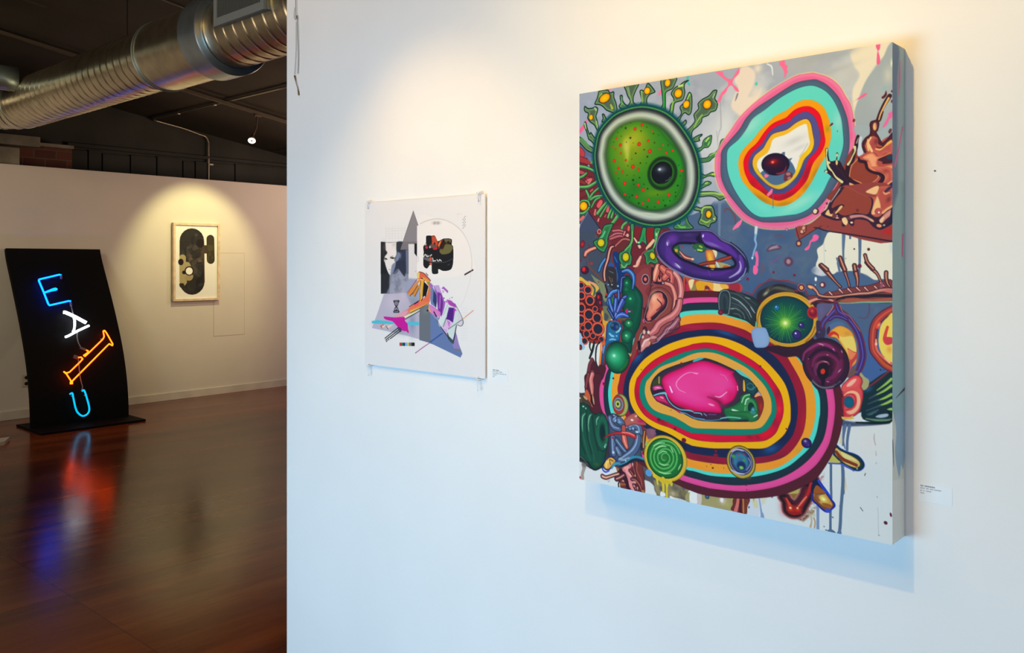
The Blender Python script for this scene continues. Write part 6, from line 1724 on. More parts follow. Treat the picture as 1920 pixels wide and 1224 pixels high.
S 883 2 .9 1 2.9,1.5 1362 1366 -17 7
P 0:884,1.9:885 .9 1 1 1374 1376 12 -10 24 -7 10 1 -3 9 -22 8
S 742 .9 1 1 1.9,2.9 1431 1365 -12 -15
S 886 2.4 .9 1 1.9,3.9,3.9,2.9 1340 1386 36 1 36 -4 19 -5
S 887 .9 1 1 2.9,4.8,4.8,2.9 1303 1405 73 -7 43 -8 14 -10
S 888 .9 .8 1 1.9,1.9 1352 1370 24 -13
P 889 .9 1 1 1254 1394 37 -7 3 5 -15 5 -25 3
P 890 1 1 1 1318 1217 17 14 15 11 -3 25 -17 14 -12 -21
P 0:891,1.6:892,5:893 .9 1 1 1248 1276 18 -24 17 -17 20 -9 18 6 7 17 -5 20 7 14 0 25 -5 25 -7 26 -15 19 -19 10 -25 5 -5 -27 -1 -50
P 894 .9 1 1 1251 1291 2 -18 20 -22 25 -14 13 -2 2 20 -10 16 -20 7 -19 12
P 895 2 1 1 1271 1264 17 -17 15 -6 -2 10 -15 17 -17 6
S 896 .9 1 1 3,4,5,6,6,6,7,6 1259 1310 15 -14 19 -4 15 8 5 25 -7 25 -17 17 -18 5
S 897 .9 1 1 2,2,2,2,2,2,2 1256 1316 13 -12 17 -4 12 9 3 20 -12 21 -23 12
E 638 665.6 10.5 11.5 0 0:898,.85:899,1:900 1 .9
P 901 .9 1 1 1251 1316 8 -3 -3 43 -5 0
S 902 .9 1 1 3,3,2 1251 1392 28 -2 12 -8
B 631.8 688.8 6.3 5 0 903 .7 2
E 593.4 596.2 46.1 49.2 -8 0:904,.2:905,.45:906,.6:907,.75:908,.9:909,1:910 1 .9
S 911 2.6 .85 1 3.1,4.1,5.2,5.2,6.2,6.2,4.1 1097 1186 8 -29 27 -22 29 -15 31 1 23 13 10 15
S 912 2.6 .85 1 4.1,4.1,5.1,5.1,5.1,5.1,6.2,7.2,6.2,4.1 1135 1207 7 -27 21 -17 29 -5 23 7 18 14 3 17 -8 26 -15 22 -26 12
S 913 2.6 .85 1 3.1,3.1,4.1,3.1,3.1 1156 1215 0 -18 18 -11 18 1 8 7
S 914 2.6 .85 1 5.2,6.2,6.2,5.2 1124 1174 32 -28 36 -8 36 13
S 915 2.5 .85 1 6.1,6.1,6.1,6.1 1192 1256 31 -18 20 -30 3 -30
S 916 2.6 .85 1 4.1,6.2,5.1,4.1 1166 1253 16 -17 20 -1 11 -22
S 917 2.6 .85 1 3.1,3.1,3.1,3.1 1137 1261 29 23 42 -4 35 -24
S 918 2.5 .85 1 4,4,4,4 1258 1164 5 30 -10 36 -25 33
S 919 2.6 .85 1 4.2,5.2,4.2 1150 1239 -5 -20 5 -21
B 584.3 559.7 6.5 1.3 10 920 .9 2
B 588.2 561.8 1.3 1 0 920 .9 2
B 608.9 568.4 2.8 1 50 920 .9 2
B 624.7 571.2 3 1 70 920 .9 2
B 597.3 579.6 2.1 1 0 920 .9 2
B 593.4 593 5.2 .9 5 920 .9 2
B 620.4 608.1 5.1 1.1 -50 920 .9 2
B 598 630.9 3.1 .8 0 920 .9 2
B 559.9 589.7 1.1 .8 0 920 .9 2
E 588.3 612 11.7 15.4 0 921 1 .9
E 588.3 612 4.2 5.4 20 922 1 .9
S 923 .9 1 1 9.3,6.2 1178 1247 -1 26
S 924 .9 .7 1 2.1,2.1,2.1,2.1 1135 1266 21 14 26 7 36 -8
E 555.9 754.4 10.5 10.1 0 0:925,.6:926,.9:927,1:928 1 .9
B 553.6 750.9 3.2 2.6 0 929 .9 2
B 559.6 757.8 2.1 2.6 0 930 .7 2
E 417.2 813.3 32.7 34.3 -8 0:931,.9:932,.95:933,1:934 1 1
E 417.2 811.9 27 27.8 -12 0:935,.85:936,.9:937,.94:938,1:939 1 1
E 416.5 811.7 22.5 23.2 -12 0:940,.6:941,.9:942,1:943 1 1
E 418.3 821 11.7 11.4 0 0:944,.7:945,1:946 1 1
E 418.3 824.4 5.4 4.1 0 0:947,1:948 1 1
E 400 803.5 4.6 3.8 0 949 1 1
E 424.2 808.5 3 2.4 0 950 1 1
E 412 798.8 1.7 1.5 0 951 1 .9
E 413.5 805.4 1.8 1.6 0 951 1 .9
E 400.1 818.3 1.7 1.5 0 951 1 .9
E 423.8 797 1.9 1.7 0 951 1 .9
S 952 1 .8 1 2.3,2.3,2.3 868 1605 9 20 -17 30
S 953 1 1 1 2.3,3.4,2.3 791 1589 24 -13 30 2
S 954 1 1 1 2.3,3.4,2.3 791 1665 30 9 27 -1
P 955 2.3 1 1 851 1689 23 -8 6 6 -17 5
E 360.3 798.8 3 2.7 0 956 1 .9
E 514.9 731.9 1.8 1.7 0 956 1 .9
E 428.5 858.5 1.8 1.6 0 956 1 .9
E 430.4 867.2 1.2 1.1 0 957 1 .9
P 958 1.1 1 1 711 1611 16 -2 2 14 -18 -1
E 353 835.3 2.3 2 0 959 1 .9
E 338.6 834.2 1 .9 0 959 1 1
E 348.6 828.4 1.1 1 0 959 1 .9
E 378.6 831.3 1 .9 0 959 1 .9
E 459.7 612.4 2.5 2.4 0 960 1 .9
E 481.1 606.6 .9 .9 0 960 1 .9
E 283.8 786.3 5.5 4.8 0 961 1 1
E 71.9 684.3 4.3 3.5 0 962 1 1.1
E 98.1 669.1 2.8 2.3 0 962 1 1.1
E 261.6 764.4 3.5 3 0 961 1 1
E 220.3 749.7 4.4 3.8 0 962 1 1
E 251.3 725.1 1.1 .9 0 962 1 1
E 277.4 620.9 3 2.7 0 963 1 1
E 175 642.6 1.4 1.2 0 964 1 1
P 43 1.3 1 1 194 692 96 -41 22 13 64 -10 45 1 4 72 -70 34 -42 54 -7 31 -96 -92 -31 -50
P 965 1.2 1 1 376 654 45 1 0 42 -31 29 -14 -30
P 966 1.2 1 1 315 646 39 1 -7 24 -28 24
P 967 1.2 1 1 198 732 48 -24 41 -8 3 24 -43 30 -22 6
S 968 1.2 1 1 8.9,8.9,6.2 176 688 33 -17 37 1 22 9
S 969 1.2 1 1 6.7,6.7,4 176 688 33 -17 37 1 22 9
S 970 1.6 .9 1 2,2,1.2 176 688 33 -17 37 1 22 9
S 968 1.2 1 1 8.9,8.9,6.2 179 695 45 -12 30 1
S 969 1.2 1 1 6.8,6.8,4.1 179 695 45 -12 30 1
S 970 1.6 .9 1 2,2,1.2 179 695 45 -12 30 1
S 968 1.2 1 1 8.9,8.9,6.2 194 658 37 -2 30 10
S 969 1.2 1 1 6.7,6.7,4 194 658 37 -2 30 10
S 970 1.6 .9 1 2,2,1.2 194 658 37 -2 30 10
S 968 1.2 1 1 7.5,7.5 261 663 -7 15
S 970 1.2 1 1 4,4 261 663 -7 15
E 137.4 340 3.6 3.7 0 971 1 1.2
E 140.4 325.6 2.9 5.2 0 972 1 1.2
S 973 1.2 1 1 2.7,2.7,2.7,2.7,2.7 290 703 -22 -6 -22 2 -29 21 -15 12
S 974 1.2 1 1 7.4,8.7,11.3 312 694 14 19 15 21
S 975 1.2 1 1 3.9,5.3,7.9 312 694 14 19 15 21
S 976 1.6 .9 1 1.6,2.1,3.2 312 694 14 19 15 21
E 58.2 329.5 6.5 6.3 0 0:977,.5:978,.9:979,1:431 1 1.2
P 980 1.6 1 1 195 754 30 6 7 43 1 31 22 6 14 6 -21 30 -7 37 -15 25 -15 -61 -4 -49 -12 -37
P 981 1.2 1 1 154 803 41 6 0 19 -22 -7
S 982 1.2 1 1 2.7,4.1,2.7 210 828 8 42 -7 37
S 983 1.2 1 1 2.7,2.7 203 778 15 25
P 984 2 1 1 162 828 48 6 8 73 15 24 -37 -5 -30 -24
S 985 1.2 1 1 2.7 173 871 12 24
S 986 1.2 1 1 2 188 877 4 15
S 987 1.2 1 1 1.4,2 173 843 23 9
S 988 1.2 1 1 7.7,8.4,7.7 150 787 -23 28 -13 28
S 989 1.2 1 1 5.5,6.2,5.5 150 787 -23 28 -13 28
S 990 1.7 .9 1 2.2,2.5,2.2 150 787 -23 28 -13 28
S 991 1.2 1 1 7.9,12,12,12,10.7,12,10.7 198 729 -15 6 -11 25 -7 30 -15 38 -5 31 4 28
S 992 1.2 1 1 4.1,8.2,8.2,8.2,6.8,8.2,6.8 198 729 -15 6 -11 25 -7 30 -15 38 -5 31 4 28
S 993 1.6 .9 1 1.8,3.7,3.7,3.7,3.1,3.7,3.1 198 729 -15 6 -11 25 -7 30 -15 38 -5 31 4 28
S 994 1.3 1 1 10.4,11.8,13.2,11.8 96 734 -31 9 -24 12 -7 13
S 995 1.3 1 1 7,8.4,9.8,8.4 96 734 -31 9 -24 12 -7 13
S 996 1.7 .9 1 3.2,3.8,4.4,3.8 96 734 -31 9 -24 12 -7 13
S 997 1.3 1 1 2.1 55 720 2 13
S 998 1.3 1 1 2.1,2.8,3.5,3.5,3.5,4.2 47 774 3 28 16 29 31 25 38 34 27 37
E 8.7 358.3 7.5 9.5 20 0:999,.5:1000,1:1001 1 1.3
E 35.6 404.1 3.9 3.1 0 1002 1 1.3
E 61.5 381.1 2.1 1.7 0 1003 1 1.1
E 5 397.2 3.2 2.5 0 1003 1 1.1
E -1.8 420.3 3.2 2.5 0 1003 1 1.1
E 16.1 420.2 12.2 9.8 0 0:1004,.6:1005,1:1006 1 1.3
E 13.1 417.8 4.7 5.7 15 1007 1 1.3
E 179.2 358.2 3.5 3.9 0 1008 1 1.2
P 0:1009,1.9:1010,3.6:1011,6.9:1012,12.4:1013 1.2 1 1 145 629 26 -6 27 1 -15 34 -15 33 0 28 -15 28 -11 12 -35 -16 -27 -35 27 -18 19 -21 4 -16
P 0:1009,1.9:1010,3.5:1014,6.7:1012,12:1013 1.2 1 1 290 627 21 1 1 36 -7 36 -4 34 -7 27 8 18 -7 36 -22 6 -18 13 -26 0 7 -22 -11 -21 3 -31 26 -15 25 -24 11 -27 0 -30
P 0:1009,1.8:1010,3.4:1011,6.5:1012,11.7:1013 1.2 1 1 354 647 22 1 0 33 4 51 -22 -16 -21 9 -14 -3 17 -27
P 0:1009,1.8:1010,3.3:1014,6.4:1012,11.6:1013 1.2 1 1 417 652 35 -2 -3 18 -17 29 -11 35 1 30 22 45 -26 5 -20 -6 -14 14 -15 -17 0 -21 -14 -24 21 -11 28 -9 10 -29
S 1015 1.2 1 1 6.5,5.2,3.9 344 710 14 -36 7 -14
E 167.6 356.8 3.2 1.8 0 1016 1 1.2
S 1017 1.2 1 1 3.8,5.1 423 670 2 15
E 214 339.6 1.7 3.6 0 1018 1 1.2
S 1019 1.2 1 1 2.6,3.8,2.6 438 668 -13 44 -10 26
S 1020 1.2 1 1 2.7,4,2.7 301 664 -3 48 -37 36
S 1021 1.2 1 1 4.1,4.1,4.1 149 660 -15 24 -19 12
S 1022 1.2 1 1 2.7,2.7,2.7 240 815 18 12 15 -15
E 177.4 357.4 3.5 3 0 1023 1 1.2
E 63.2 355.8 11.9 10.9 0 0:1024,.6:1025,.78:1026,.84:1027,1:1028 1 1.2
E 132.6 389.4 10.6 11.6 0 0:1024,.6:1025,.78:1026,.84:1027,1:1028 1 1.2
E 203.9 387.2 7.6 9.8 -30 0:1024,.6:1025,.78:1026,.84:1027,1:1028 1 1.2
P 0:1029,2.1:1030,3.9:1031 1.2 1 1 369 747 7 -18 24 -21 18 -8 0 17 -28 21 -7 12 -24 17 -11 36 -14 24 -21 3 -11 -9 18 -6 0 -18 21 -21 14 -21
S 1032 1.2 1 1 6.5,7.7,3.9 414 706 -20 20 -18 15
S 1033 1.2 1 1 5.3,6.6,5.3,3.9 345 779 -15 24 -7 15 -14 3
P 1034 1.3 1 1 306 839 49 -24 43 -3 17 9 -7 42 -6 30 -45 109 -4 -49 -18 -35 -22 -36
S 1035 1.2 1 1 2.6,3.9,3.9,2.6 401 815 11 12 -11 36 -3 36
S 1036 1.2 1 1 6.4,5.1 408 830 -6 75
P 1037 1.2 1 1 313 888 28 -43 36 -18 14 18 0 54 -21 36 15 23 -14 44 -14 0 -1 -43
E 185.3 439.4 10.2 12 0 0:1038,.3:1039,.45:1040,.8:1041,.9:1042,1:1043 1 1.2
P 1044 1.2 1 1 398 899 17 -7 1 12 -14 6
E 203.6 449.6 2.1 3 0 1045 1 1.2
P 0:916,1.9:1046,5:1047,15.1:1037 1.1 1 1 425 812 35 -2 27 23 34 12 30 17 13 20 -3 49 0 32 -13 33 -19 110 -136 7 2 -179 10 -30 -3 -11 6 -30
S 994 1.2 1 1 16.9,19.4,13 436 821 -10 30 -7 30
S 1048 1.2 1 1 12.8,15.3,8.9 436 821 -10 30 -7 30
S 1049 1.5 .9 1 5.1,6.1,3.6 433 819 -10 30 -7 29
S 1050 1.1 1 1 16.7,19.2,19.2,16.7 456 827 18 15 20 3 -24 26
S 1051 1.1 1 1 12.6,15.2,15.2,12.6 456 827 18 15 20 3 -24 26
S 1052 1.5 .9 1 3.8,4.5,4.5,3.8 454 825 17 14 20 3 -23 27
S 1053 1.1 1 1 13.8,16.3,12.5 487 845 20 11 1 35
S 1054 1.1 1 1 11.3,13.8,10 487 845 20 11 1 35
S 1055 1.5 .9 1 2.8,3.4,2.5 485 843 20 11 0 35
S 1056 1.1 1 1 12.4,13.6,14.9,14.9,13.6,12.4 521 850 20 23 10 29 3 35 -9 38 -10 44
S 1057 1.1 1 1 9.9,11.2,12.4,12.4,11.2,9.9 521 850 20 23 10 29 3 35 -9 38 -10 44
S 1058 1.5 .9 1 3,3.3,3.7,3.7,3.3,3 519 848 20 23 10 29 3 35 -9 38 -10 44
S 1056 1.1 1 1 8.8,10,11.3,11.3,11.3,10 474 895 27 8 13 17 11 35 -3 35 -7 35
S 1059 1.1 1 1 6.3,7.5,8.8,8.8,8.8,7.5 474 895 27 8 13 17 11 35 -3 35 -7 35
S 1060 1.5 .9 1 1.9,2.3,2.6,2.6,2.6,2.3 472 893 27 9 14 17 10 35 -3 35 -6 35
E 222.4 438.7 4.5 5.9 0 1061 1 1.1
E 222.3 435.7 2.4 4.4 0 1062 1 1.1
E 247 439.9 3.4 2.3 0 1040 1 1.1
E 245 440.2 1.2 1 0 1063 1 1.1
P 1064 1.1 1 1 419 889 51 3 -10 9 -41 -3
E 231 447.4 2.4 1.5 0 1065 1 1.1
P 0:1066,1.9:1067,6.4:1068,50.9:1068 1.1 1 1 395 934 17 -15 35 -6 27 8 27 23 10 23 -3 30 -13 38 -34 45 -34 19 -49 -18 -14 -21 14 -36 7 -45
P 0:1069,1:1070,2.3:1071,5.1:1072,6.4:1073 1.2 1 1 385 979 13 -33 28 -18 31 2 24 20 7 26 -13 33 -28 24 -27 25 -28 13 -21 -5 -7 -17 10 -31
P 0:606,1.5:1074,5.1:1075,10.2:1076 1.2 1 1 395 973 14 -24 24 -12 24 2 7 20 7 18 -24 33 -24 21 -20 16 -14 12 -14 -8 3 -21 10 -18 7 -18
B 208 480.3 8.7 13.3 10 1077 .85 2
B 223.4 475.5 4.1 5.9 0 1078 .8 2
B 232.1 490 4.1 7.3 0 1079 .8 2
S 1080 1.1 1 1 2.5,3.8,2.5 433 966 24 26 -27 24
P 0:1081,2.5:1082,6.3:1083 1.1 1 1 528 967 33 -1 -3 17 -13 41 4 58 -20 15 -34 22 -33 20 -34 19 -25 16 -10 -8 -14 19 -35 26 -14 10 -1 -39 11 -31 14 -30 32 -8 31 -19 44 -29 41 -39 20 -36
P 1084 1.3 1 1 343 1022 17 -6 -3 51 28 10 28 -19 14 9 -41 43 -36 11 -17 43 -18 58 -17 22 -1 -42 18 -61
E 195.2 528.9 5.6 2.7 -15 1085 1 1.2
B 195.9 498.5 4.5 14.9 0 1086 .7 2
S 1087 1.1 1 1 15.9,18.4,19.7,17.1,18.4,19.7,14.6 548 972 -10 35 -26 30 -37 19 -34 22 -17 24 -24 19
S 1088 1.1 1 1 12.6,15.1,16.4,13.9,15.1,16.4,11.3 548 972 -10 35 -26 30 -37 19 -34 22 -17 24 -24 19
S 1089 1.5 .9 1 4.4,5.3,5.7,4.9,5.3,5.7,4 545 969 -9 35 -27 30 -37 19 -34 22 -17 25 -24 19
S 1090 1.1 1 1 14.6,14.6,10.8,10.8,9.5 538 1050 -26 33 -30 14 -20 27 -28 22
S 1091 1.1 1 1 11.3,11.3,7.5,7.5,6.3 538 1050 -26 33 -30 14 -20 27 -28 22
S 1092 1.5 .9 1 3.4,3.4,2.3,2.3,1.9 538 1050 -26 33 -30 14 -20 27 -28 22
P 0:817,1.5:1093,6.4:1094 1.2 1 1 347 1208 0 -30 18 -25 21 -13 24 -13 24 7 -13 10 -28 7 0 24 -18 10 -17 16
S 1095 1.2 1 1 3.9,5.2,3.9 354 1180 14 -24 21 -10
E 196.4 581.6 2.1 4.2 0 1096 1 1.2
E 184 551.8 6 6.6 0 0:1097,1:1098 1 1.2
E 182.2 557.8 4.6 6.6 0 0:1099,.7:1100,1:1101 1 1.2
E 193.6 558 3.1 3.9 30 1102 1 1.2
E 178.8 569.2 2.5 3.6 30 1103 1 1.2
S 1104 1.2 1 1 7.8,6.5 336 1164 4 29
S 1105 1.1 .8 1 1.5,1.5,1.5,1.5,1.5 410 1165 28 -13 20 -25 24 -16 20 -27 27 -22
P 0:1106,4:1107,13.2:1108 1.2 1 1 262 864 22 0 18 24 11 18 22 18 21 29 1 49 -14 83 -35 62 -21 77 -89 9 29 -112 22 -62 -4 -61 -1 -61 4 -45
B 134.9 448.7 7.3 7.6 0 1109 .6 2
B 133.2 463.2 5.5 4.6 0 1110 .6 2
B 146 484.1 12.7 13.6 0 1111 .7 2
E 145.1 484.1 3.2 2.7 0 1112 1 1.1
E 134.9 448.1 2.2 1.8 0 1112 1 1.1
S 1113 3.9 .7 1 3.9,5.2,3.9 321 936 18 36 -4 31
S 1114 1.2 1 1 8,11.9,13.3,10.6,5.3 247 846 30 -6 25 18 8 27 -7 39
S 1115 1.2 1 1 5.3,9.3,10.6,8,2.7 247 846 30 -6 25 18 8 27 -7 39
S 1116 1.6 .9 1 1.6,2.8,3.2,2.4,.8 246 844 29 -6 26 18 7 27 -7 40
S 1114 1.2 1 1 5.4,6.7,8,6.7 262 870 -18 6 -3 31 -4 31
S 1117 1.2 1 1 2.7,4,5.4,4 262 870 -18 6 -3 31 -4 31
S 1118 1.6 .9 1 .8,1.2,1.6,1.2 261 869 -18 7 -3 30 -4 31
S 1114 1.2 1 1 9.5,10.9,10.9,10.9,9.5 219 932 -30 10 -19 25 0 27 19 13
S 1119 1.2 1 1 6.8,8.2,8.2,8.2,6.8 219 932 -30 10 -19 25 0 27 19 13
S 1118 1.6 .9 1 2,2.4,2.4,2.4,2 217 930 -30 10 -18 25 0 28 19 13
S 1114 1.2 1 1 8.1,9.4,10.8 226 932 0 36 -14 39
S 1120 1.2 1 1 5.4,6.7,8.1 226 932 0 36 -14 39
S 1118 1.6 .9 1 1.6,2,2.4 225 930 0 37 -15 39
S 1114 1.2 1 1 8,10.7,12 267 958 -22 16 -19 32
S 1121 1.2 1 1 5.4,8,9.4 267 958 -22 16 -19 32
S 1118 1.6 .9 1 1.6,2.4,2.8 265 957 -22 16 -18 32
S 1114 1.2 1 1 6.8,8.1,8.1 196 954 12 30 4 23
S 1122 1.2 1 1 4.1,5.4,5.4 196 954 12 30 4 23
S 1118 1.6 .9 1 1.2,1.6,1.6 195 953 12 30 4 23
E 97.4 490.7 4.1 9.2 0 0:1123,.8:1124,1:1125 1 1.2
E 111 455.9 2.4 2 0 1126 1 1.1
E 94.3 453.1 1.9 1.6 0 1126 1 1.1
E 83.9 453.2 1.8 1.5 0 1126 1 1.1
P 1127 1.2 1 1 136 1008 31 2 19 27 4 25 -38 17 -15 -40
P 1128 1.2 1 1 148 1038 23 18 -23 23
S 1129 1.2 1 1 10.9,10.9,12.2,8.1 174 976 8 27 15 34 8 39
S 1130 1.2 1 1 8.1,8.1,9.5,5.4 174 976 8 27 15 34 8 39
S 1131 1.6 .9 1 2,2,2.4,1.4 172 974 8 28 15 33 8 40
S 1129 1.2 1 1 13.5,13.5,13.5,6.8 211 975 -3 37 -3 43 0 37
S 1132 1.2 1 1 10.8,10.8,10.8,4.1 211 975 -3 37 -3 43 0 37
S 1131 1.6 .9 1 2.7,2.7,2.7,1 210 973 -4 37 -3 43 0 37
S 1129 1.2 1 1 14.8,14.8,13.5,8.1 248 983 -21 31 -15 31 -5 22
S 1133 1.2 1 1 12.1,12.1,10.8,5.4 248 983 -21 31 -15 31 -5 22
S 1131 1.6 .9 1 3,3,2.7,1.3 246 981 -21 31 -15 32 -5 21
S 1129 1.2 1 1 8,13.4,13.4,8 278 1049 -29 -8 -22 7 -15 13
S 1134 1.2 1 1 5.4,10.7,10.7,5.4 278 1049 -29 -8 -22 7 -15 13
S 1131 1.6 .9 1 1.3,2.7,2.7,1.3 277 1048 -30 -8 -22 6 -15 13
S 1129 1.2 1 1 9.4,9.4,8.1 248 974 -14 25 -15 31
S 1135 1.2 1 1 6.7,6.7,5.4 248 974 -14 25 -15 31
S 1131 1.6 .9 1 1.7,1.7,1.3 247 973 -14 25 -15 31
S 1129 1.2 1 1 6.8,8.2,8.2 167 1019 15 18 15 24
S 1136 1.2 1 1 4.1,5.4,5.4 167 1019 15 18 15 24
S 1131 1.6 .9 1 1,1.4,1.4 166 1018 15 18 15 24
P 1137 1.2 1 1 262 1025 12 -12 4 15 -7 9
S 1138 1.2 1 1 2,2 282 1025 14 -4 6 9
E 142.6 513.4 3.3 1.5 0 1139 1 1.2
S 1140 1.2 1 1 5.3,6.7,2.7 223 1063 33 -1 33 -3
S 1141 1.2 1 1 1.3,1.3 220 1067 29 7
P -1.8:1142,-.3:1143,.4:1144,2.7:1145,8.2:1146 2.7 1 1 160 1094 7 -16 30 -4 30 4 19 18 -8 25 -3 24 -7 19 -30 8 -30 14 -15 26 -7 31 -4 31 -7 7 -4 -31 7 -44 0 -24 15 -20 3 -31
E 102.1 548.9 16.4 12.9 0 0:1147,.8:1148,.88:1149,1:1150 1 1.2
E 102.5 552 3.7 7.7 0 1151 1 1.2
E 95 546.2 4.9 3.7 0 1152 1 1.2
E 109 550.1 4.5 4 0 1152 1 1.2
S 1153 1.2 1 1 2.7,4,4 213 1125 14 -7 9 -13
S 1154 1.2 1 1 4.1,5.4,4.1 175 1133 12 9 11 2
E 107.3 570.9 2.6 1.8 0 1155 1 1.2
S 1156 1.2 1 1 2.7,4.1,2.7 175 1162 15 -4 19 1
S 1157 1.2 1 1 4.1,2.7 145 1193 -7 32
P 683 1.2 0 1 142 1274 7 -99 22 -97 15 -13 -11 16
P 1158 1.4 1 1 129 1030 11 3 4 37 23 5 15 -13 -15 19 -15 25 -3 44 -4 25 -11 1 7 -44 -8 -46
P 1159 1.4 1 1 141 1150 8 6 0 31 -15 7 -15 82 -7 0 11 -81 15 -26
S 1160 1.2 1 1 1.6,1.6 257 1086 3 -21 25 -4
E 141 541 14.2 11.2 0 0:1161,.5:1162,.85:1163,1:1164 1 1.2
E 140.6 539.2 2.3 1.9 0 1165 1 1.1
S 1166 1.2 1 1 2,2 239 1169 -2 -24 9 -22 25 -13
E 136.7 570 17.5 16.7 0 0:1167,.3:1168,.8:1169,1:1170 1 1.2
E 133.9 568.4 2.9 2.4 0 1171 1 1.1
S 1172 1.2 1 1 1.8,1.8 153 1230 15 -29 30 -20 44 -15
E 109.5 620.4 34.3 37.4 12 0:1173,.5:1174,.8:1175,.95:1176,1:1009 1 1.2
B 99.2 618.1 20.5 16.9 0 1177 .75 2
B 100.3 616.5 4.9 4 0 1178 .9 2
S 1179 4 .7 1 4,5.3,4 236 1298 29 -27 11 -25
S 1180 1.2 1 1 2.6 283 1218 4 4
S 1181 3.9 .8 1 5.3,6.6,7.9,7.9 293 1103 21 -40 18 -46 3 -45
S 1182 5.3 .8 1 7.9,7.9 286 1167 22 -38
P 1183 1.4 1 1 -7 876 18 -4 32 19 39 6 23 12 10 18 -21 20 4 12 -24 7 -15 -38 -40 -34 -26 -3
S 1184 1.3 1 1 4.2,5.6,5.6 70 906 20 22 -4 28
S 1185 1.3 1 1 4.2,5.6 58 894 39 18
P 0:1186,2.1:1187,8.3:1188 1.2 1 1 68 858 29 17 35 18 19 15 8 31 4 31 -12 19 -19 -25 -19 -46 -28 -31
E 56.3 447.5 1.9 1.6 0 1189 1 1.2
S 1190 1.2 1 1 4.1,5.5,5.5 151 908 11 31 -7 25
E 78.4 475.8 3.4 3.4 0 1191 1 1.2
E 57.5 484 10.7 12.5 0 0:1192,.6:1050,1:359 1 1.2
E 55.6 482.5 2.7 4.1 0 1193 1 1.2
P 0:1194,2.8:320 1.2 1 1 94 984 35 -7 7 31 -11 31 -27 -2 -8 -28
E 64.4 509.5 5 5.3 0 793 1 1.2
E 60.5 495.6 2.7 3.4 0 1195 1 1.2
P 1196 1.4 1 1 -8 968 35 -1 55 5 28 37 19 43 8 49 0 37 -38 40 -46 -4 -36 -17 -12 -18 -12 0
E 5.5 455.9 10.3 8.7 0 0:1197,.6:1198,.66:1199,.72:1200,.85:1201,.95:1202,1:1203 1 1.3
E 25.4 466.7 12.9 10.9 0 0:1197,.6:1198,.66:1199,.72:1204,.85:1201,.95:1202,1:1203 1 1.3
E 5.7 480.5 13.1 11 0 0:1197,.6:1198,.66:1205,.72:1204,.85:1206,.95:1202,1:1203 1 1.3
E 30.5 490.2 14.8 12.5 0 0:1197,.6:1198,.66:1205,.72:1204,.85:1206,.95:1207,1:1203 1 1.3
E 5.9 504.3 9.9 8.3 0 0:1197,.6:1198,.66:1205,.72:1208,.85:1206,.95:1207,1:1203 1 1.3
E 6 509.8 13.1 11.7 0 0:1197,.6:1198,.66:1205,.72:1209,.85:1210,.95:1211,1:1203 1 1.3
E 27.8 524.9 16.4 14.8 0 0:1212,.6:1198,.66:1205,.72:1209,.85:1213,.95:1211,1:1203 1 1.3
E 4.2 537.6 14.3 12.8 0 0:1212,.6:1198,.66:1205,.72:1214,.85:1213,.95:1211,1:1203 1 1.3
E 52.1 531.8 15.4 14 0 0:1212,.6:1198,.66:1205,.72:1214,.85:1213,.95:1211,1:1203 1 1.2
E 46.2 510.9 8.5 7.7 0 0:1197,.6:1198,.66:1205,.72:1209,.85:1210,.95:1211,1:1203 1 1.3
E 26.1 551.7 14.1 12.7 0 0:1212,.6:1198,.66:1205,.72:1214,.85:1213,.95:1211,1:1203 1 1.3
E 9.4 557.2 8.7 7.8 0 0:1212,.6:1198,.66:1205,.72:1214,.85:1213,.95:1211,1:1203 1 1.3
E 54.3 557.4 18.9 17.1 0 0:1212,.6:1198,.66:1205,.72:1214,.85:1213,.95:1211,1:1203 1 1.2
E 21.3 570.8 11.4 10.2 0 0:1212,.6:1198,.66:1205,.72:1214,.85:1213,.95:1215,1:1203 1 1.3
E 39.9 574.5 9.3 8.4 0 0:1212,.6:1198,.66:1205,.72:1214,.85:1213,.95:1215,1:1203 1 1.3
E 15.6 587.7 10.7 9.5 0 0:1216,.6:1198,.66:1205,.72:1214,.85:1213,.95:1215,1:1203 1 1.3
E 64 581 9.2 8.3 0 0:1212,.6:1198,.66:1205,.72:1214,.85:1213,.95:1215,1:1203 1 1.2
E 31.4 491.7 14.1 12.7 0 0:1197,.6:1198,.66:1205,.72:1209,.85:1217,.95:1211,1:1203 1 1.3
S 1218 1.3 1 1 6.9,8.3,6.9 61 1174 31 4 27 -8
P 1219 1.4 1 1 -7 1143 18 2 6 37 16 18 -4 13 -19 8 -14 -18
E 2.8 603.6 5.6 6.6 0 0:1220,1:1221 1 1.3
S 1222 1.3 1 1 5.6,7,5.6 88 1178 -11 39 -16 38
S 1223 1.2 1 1 5.5,6.9,8.3,6.9,4.2 119 1176 -16 26 -3 38 0 37 6 25
S 1224 1.3 1 1 5.6,4.2,2.8 63 1183 -2 19 8 18
P 1225 1.2 1 1 107 1196 23 -14 0 31 -11 44 -7 32 -12 -30
S 1226 1.2 1 1 4.1,5.5,5.5 126 1185 -1 41 -6 50
P 1227 1.4 1 1 77 1251 19 27 12 24 19 -20 27 7 -4 28 -26 40 -85 8 7 -52 8 -35
S 1228 1.3 1 1 8.4,8.4,11.2 75 1260 -17 33 -11 71
S 1229 1.3 1 1 11.2,13.9 77 1323 -11 40
P 0:1230,2.8:1231,16.7:1232 1.2 1 1 38 1332 93 -7 -13 63 1 62 14 48 15 17 -61 0 -32 -27 -20 -61 -4 -47
S 1230 1.3 1 1 14.8,16.2,16.2,10.6 77 1329 -9 26 4 31 4 34
S 1233 1.3 1 1 11.2,12.5,12.5,7 77 1329 -9 26 4 31 4 34
S 1234 1.7 .9 1 4.5,5,5,2.8 75 1327 -9 26 4 31 4 34
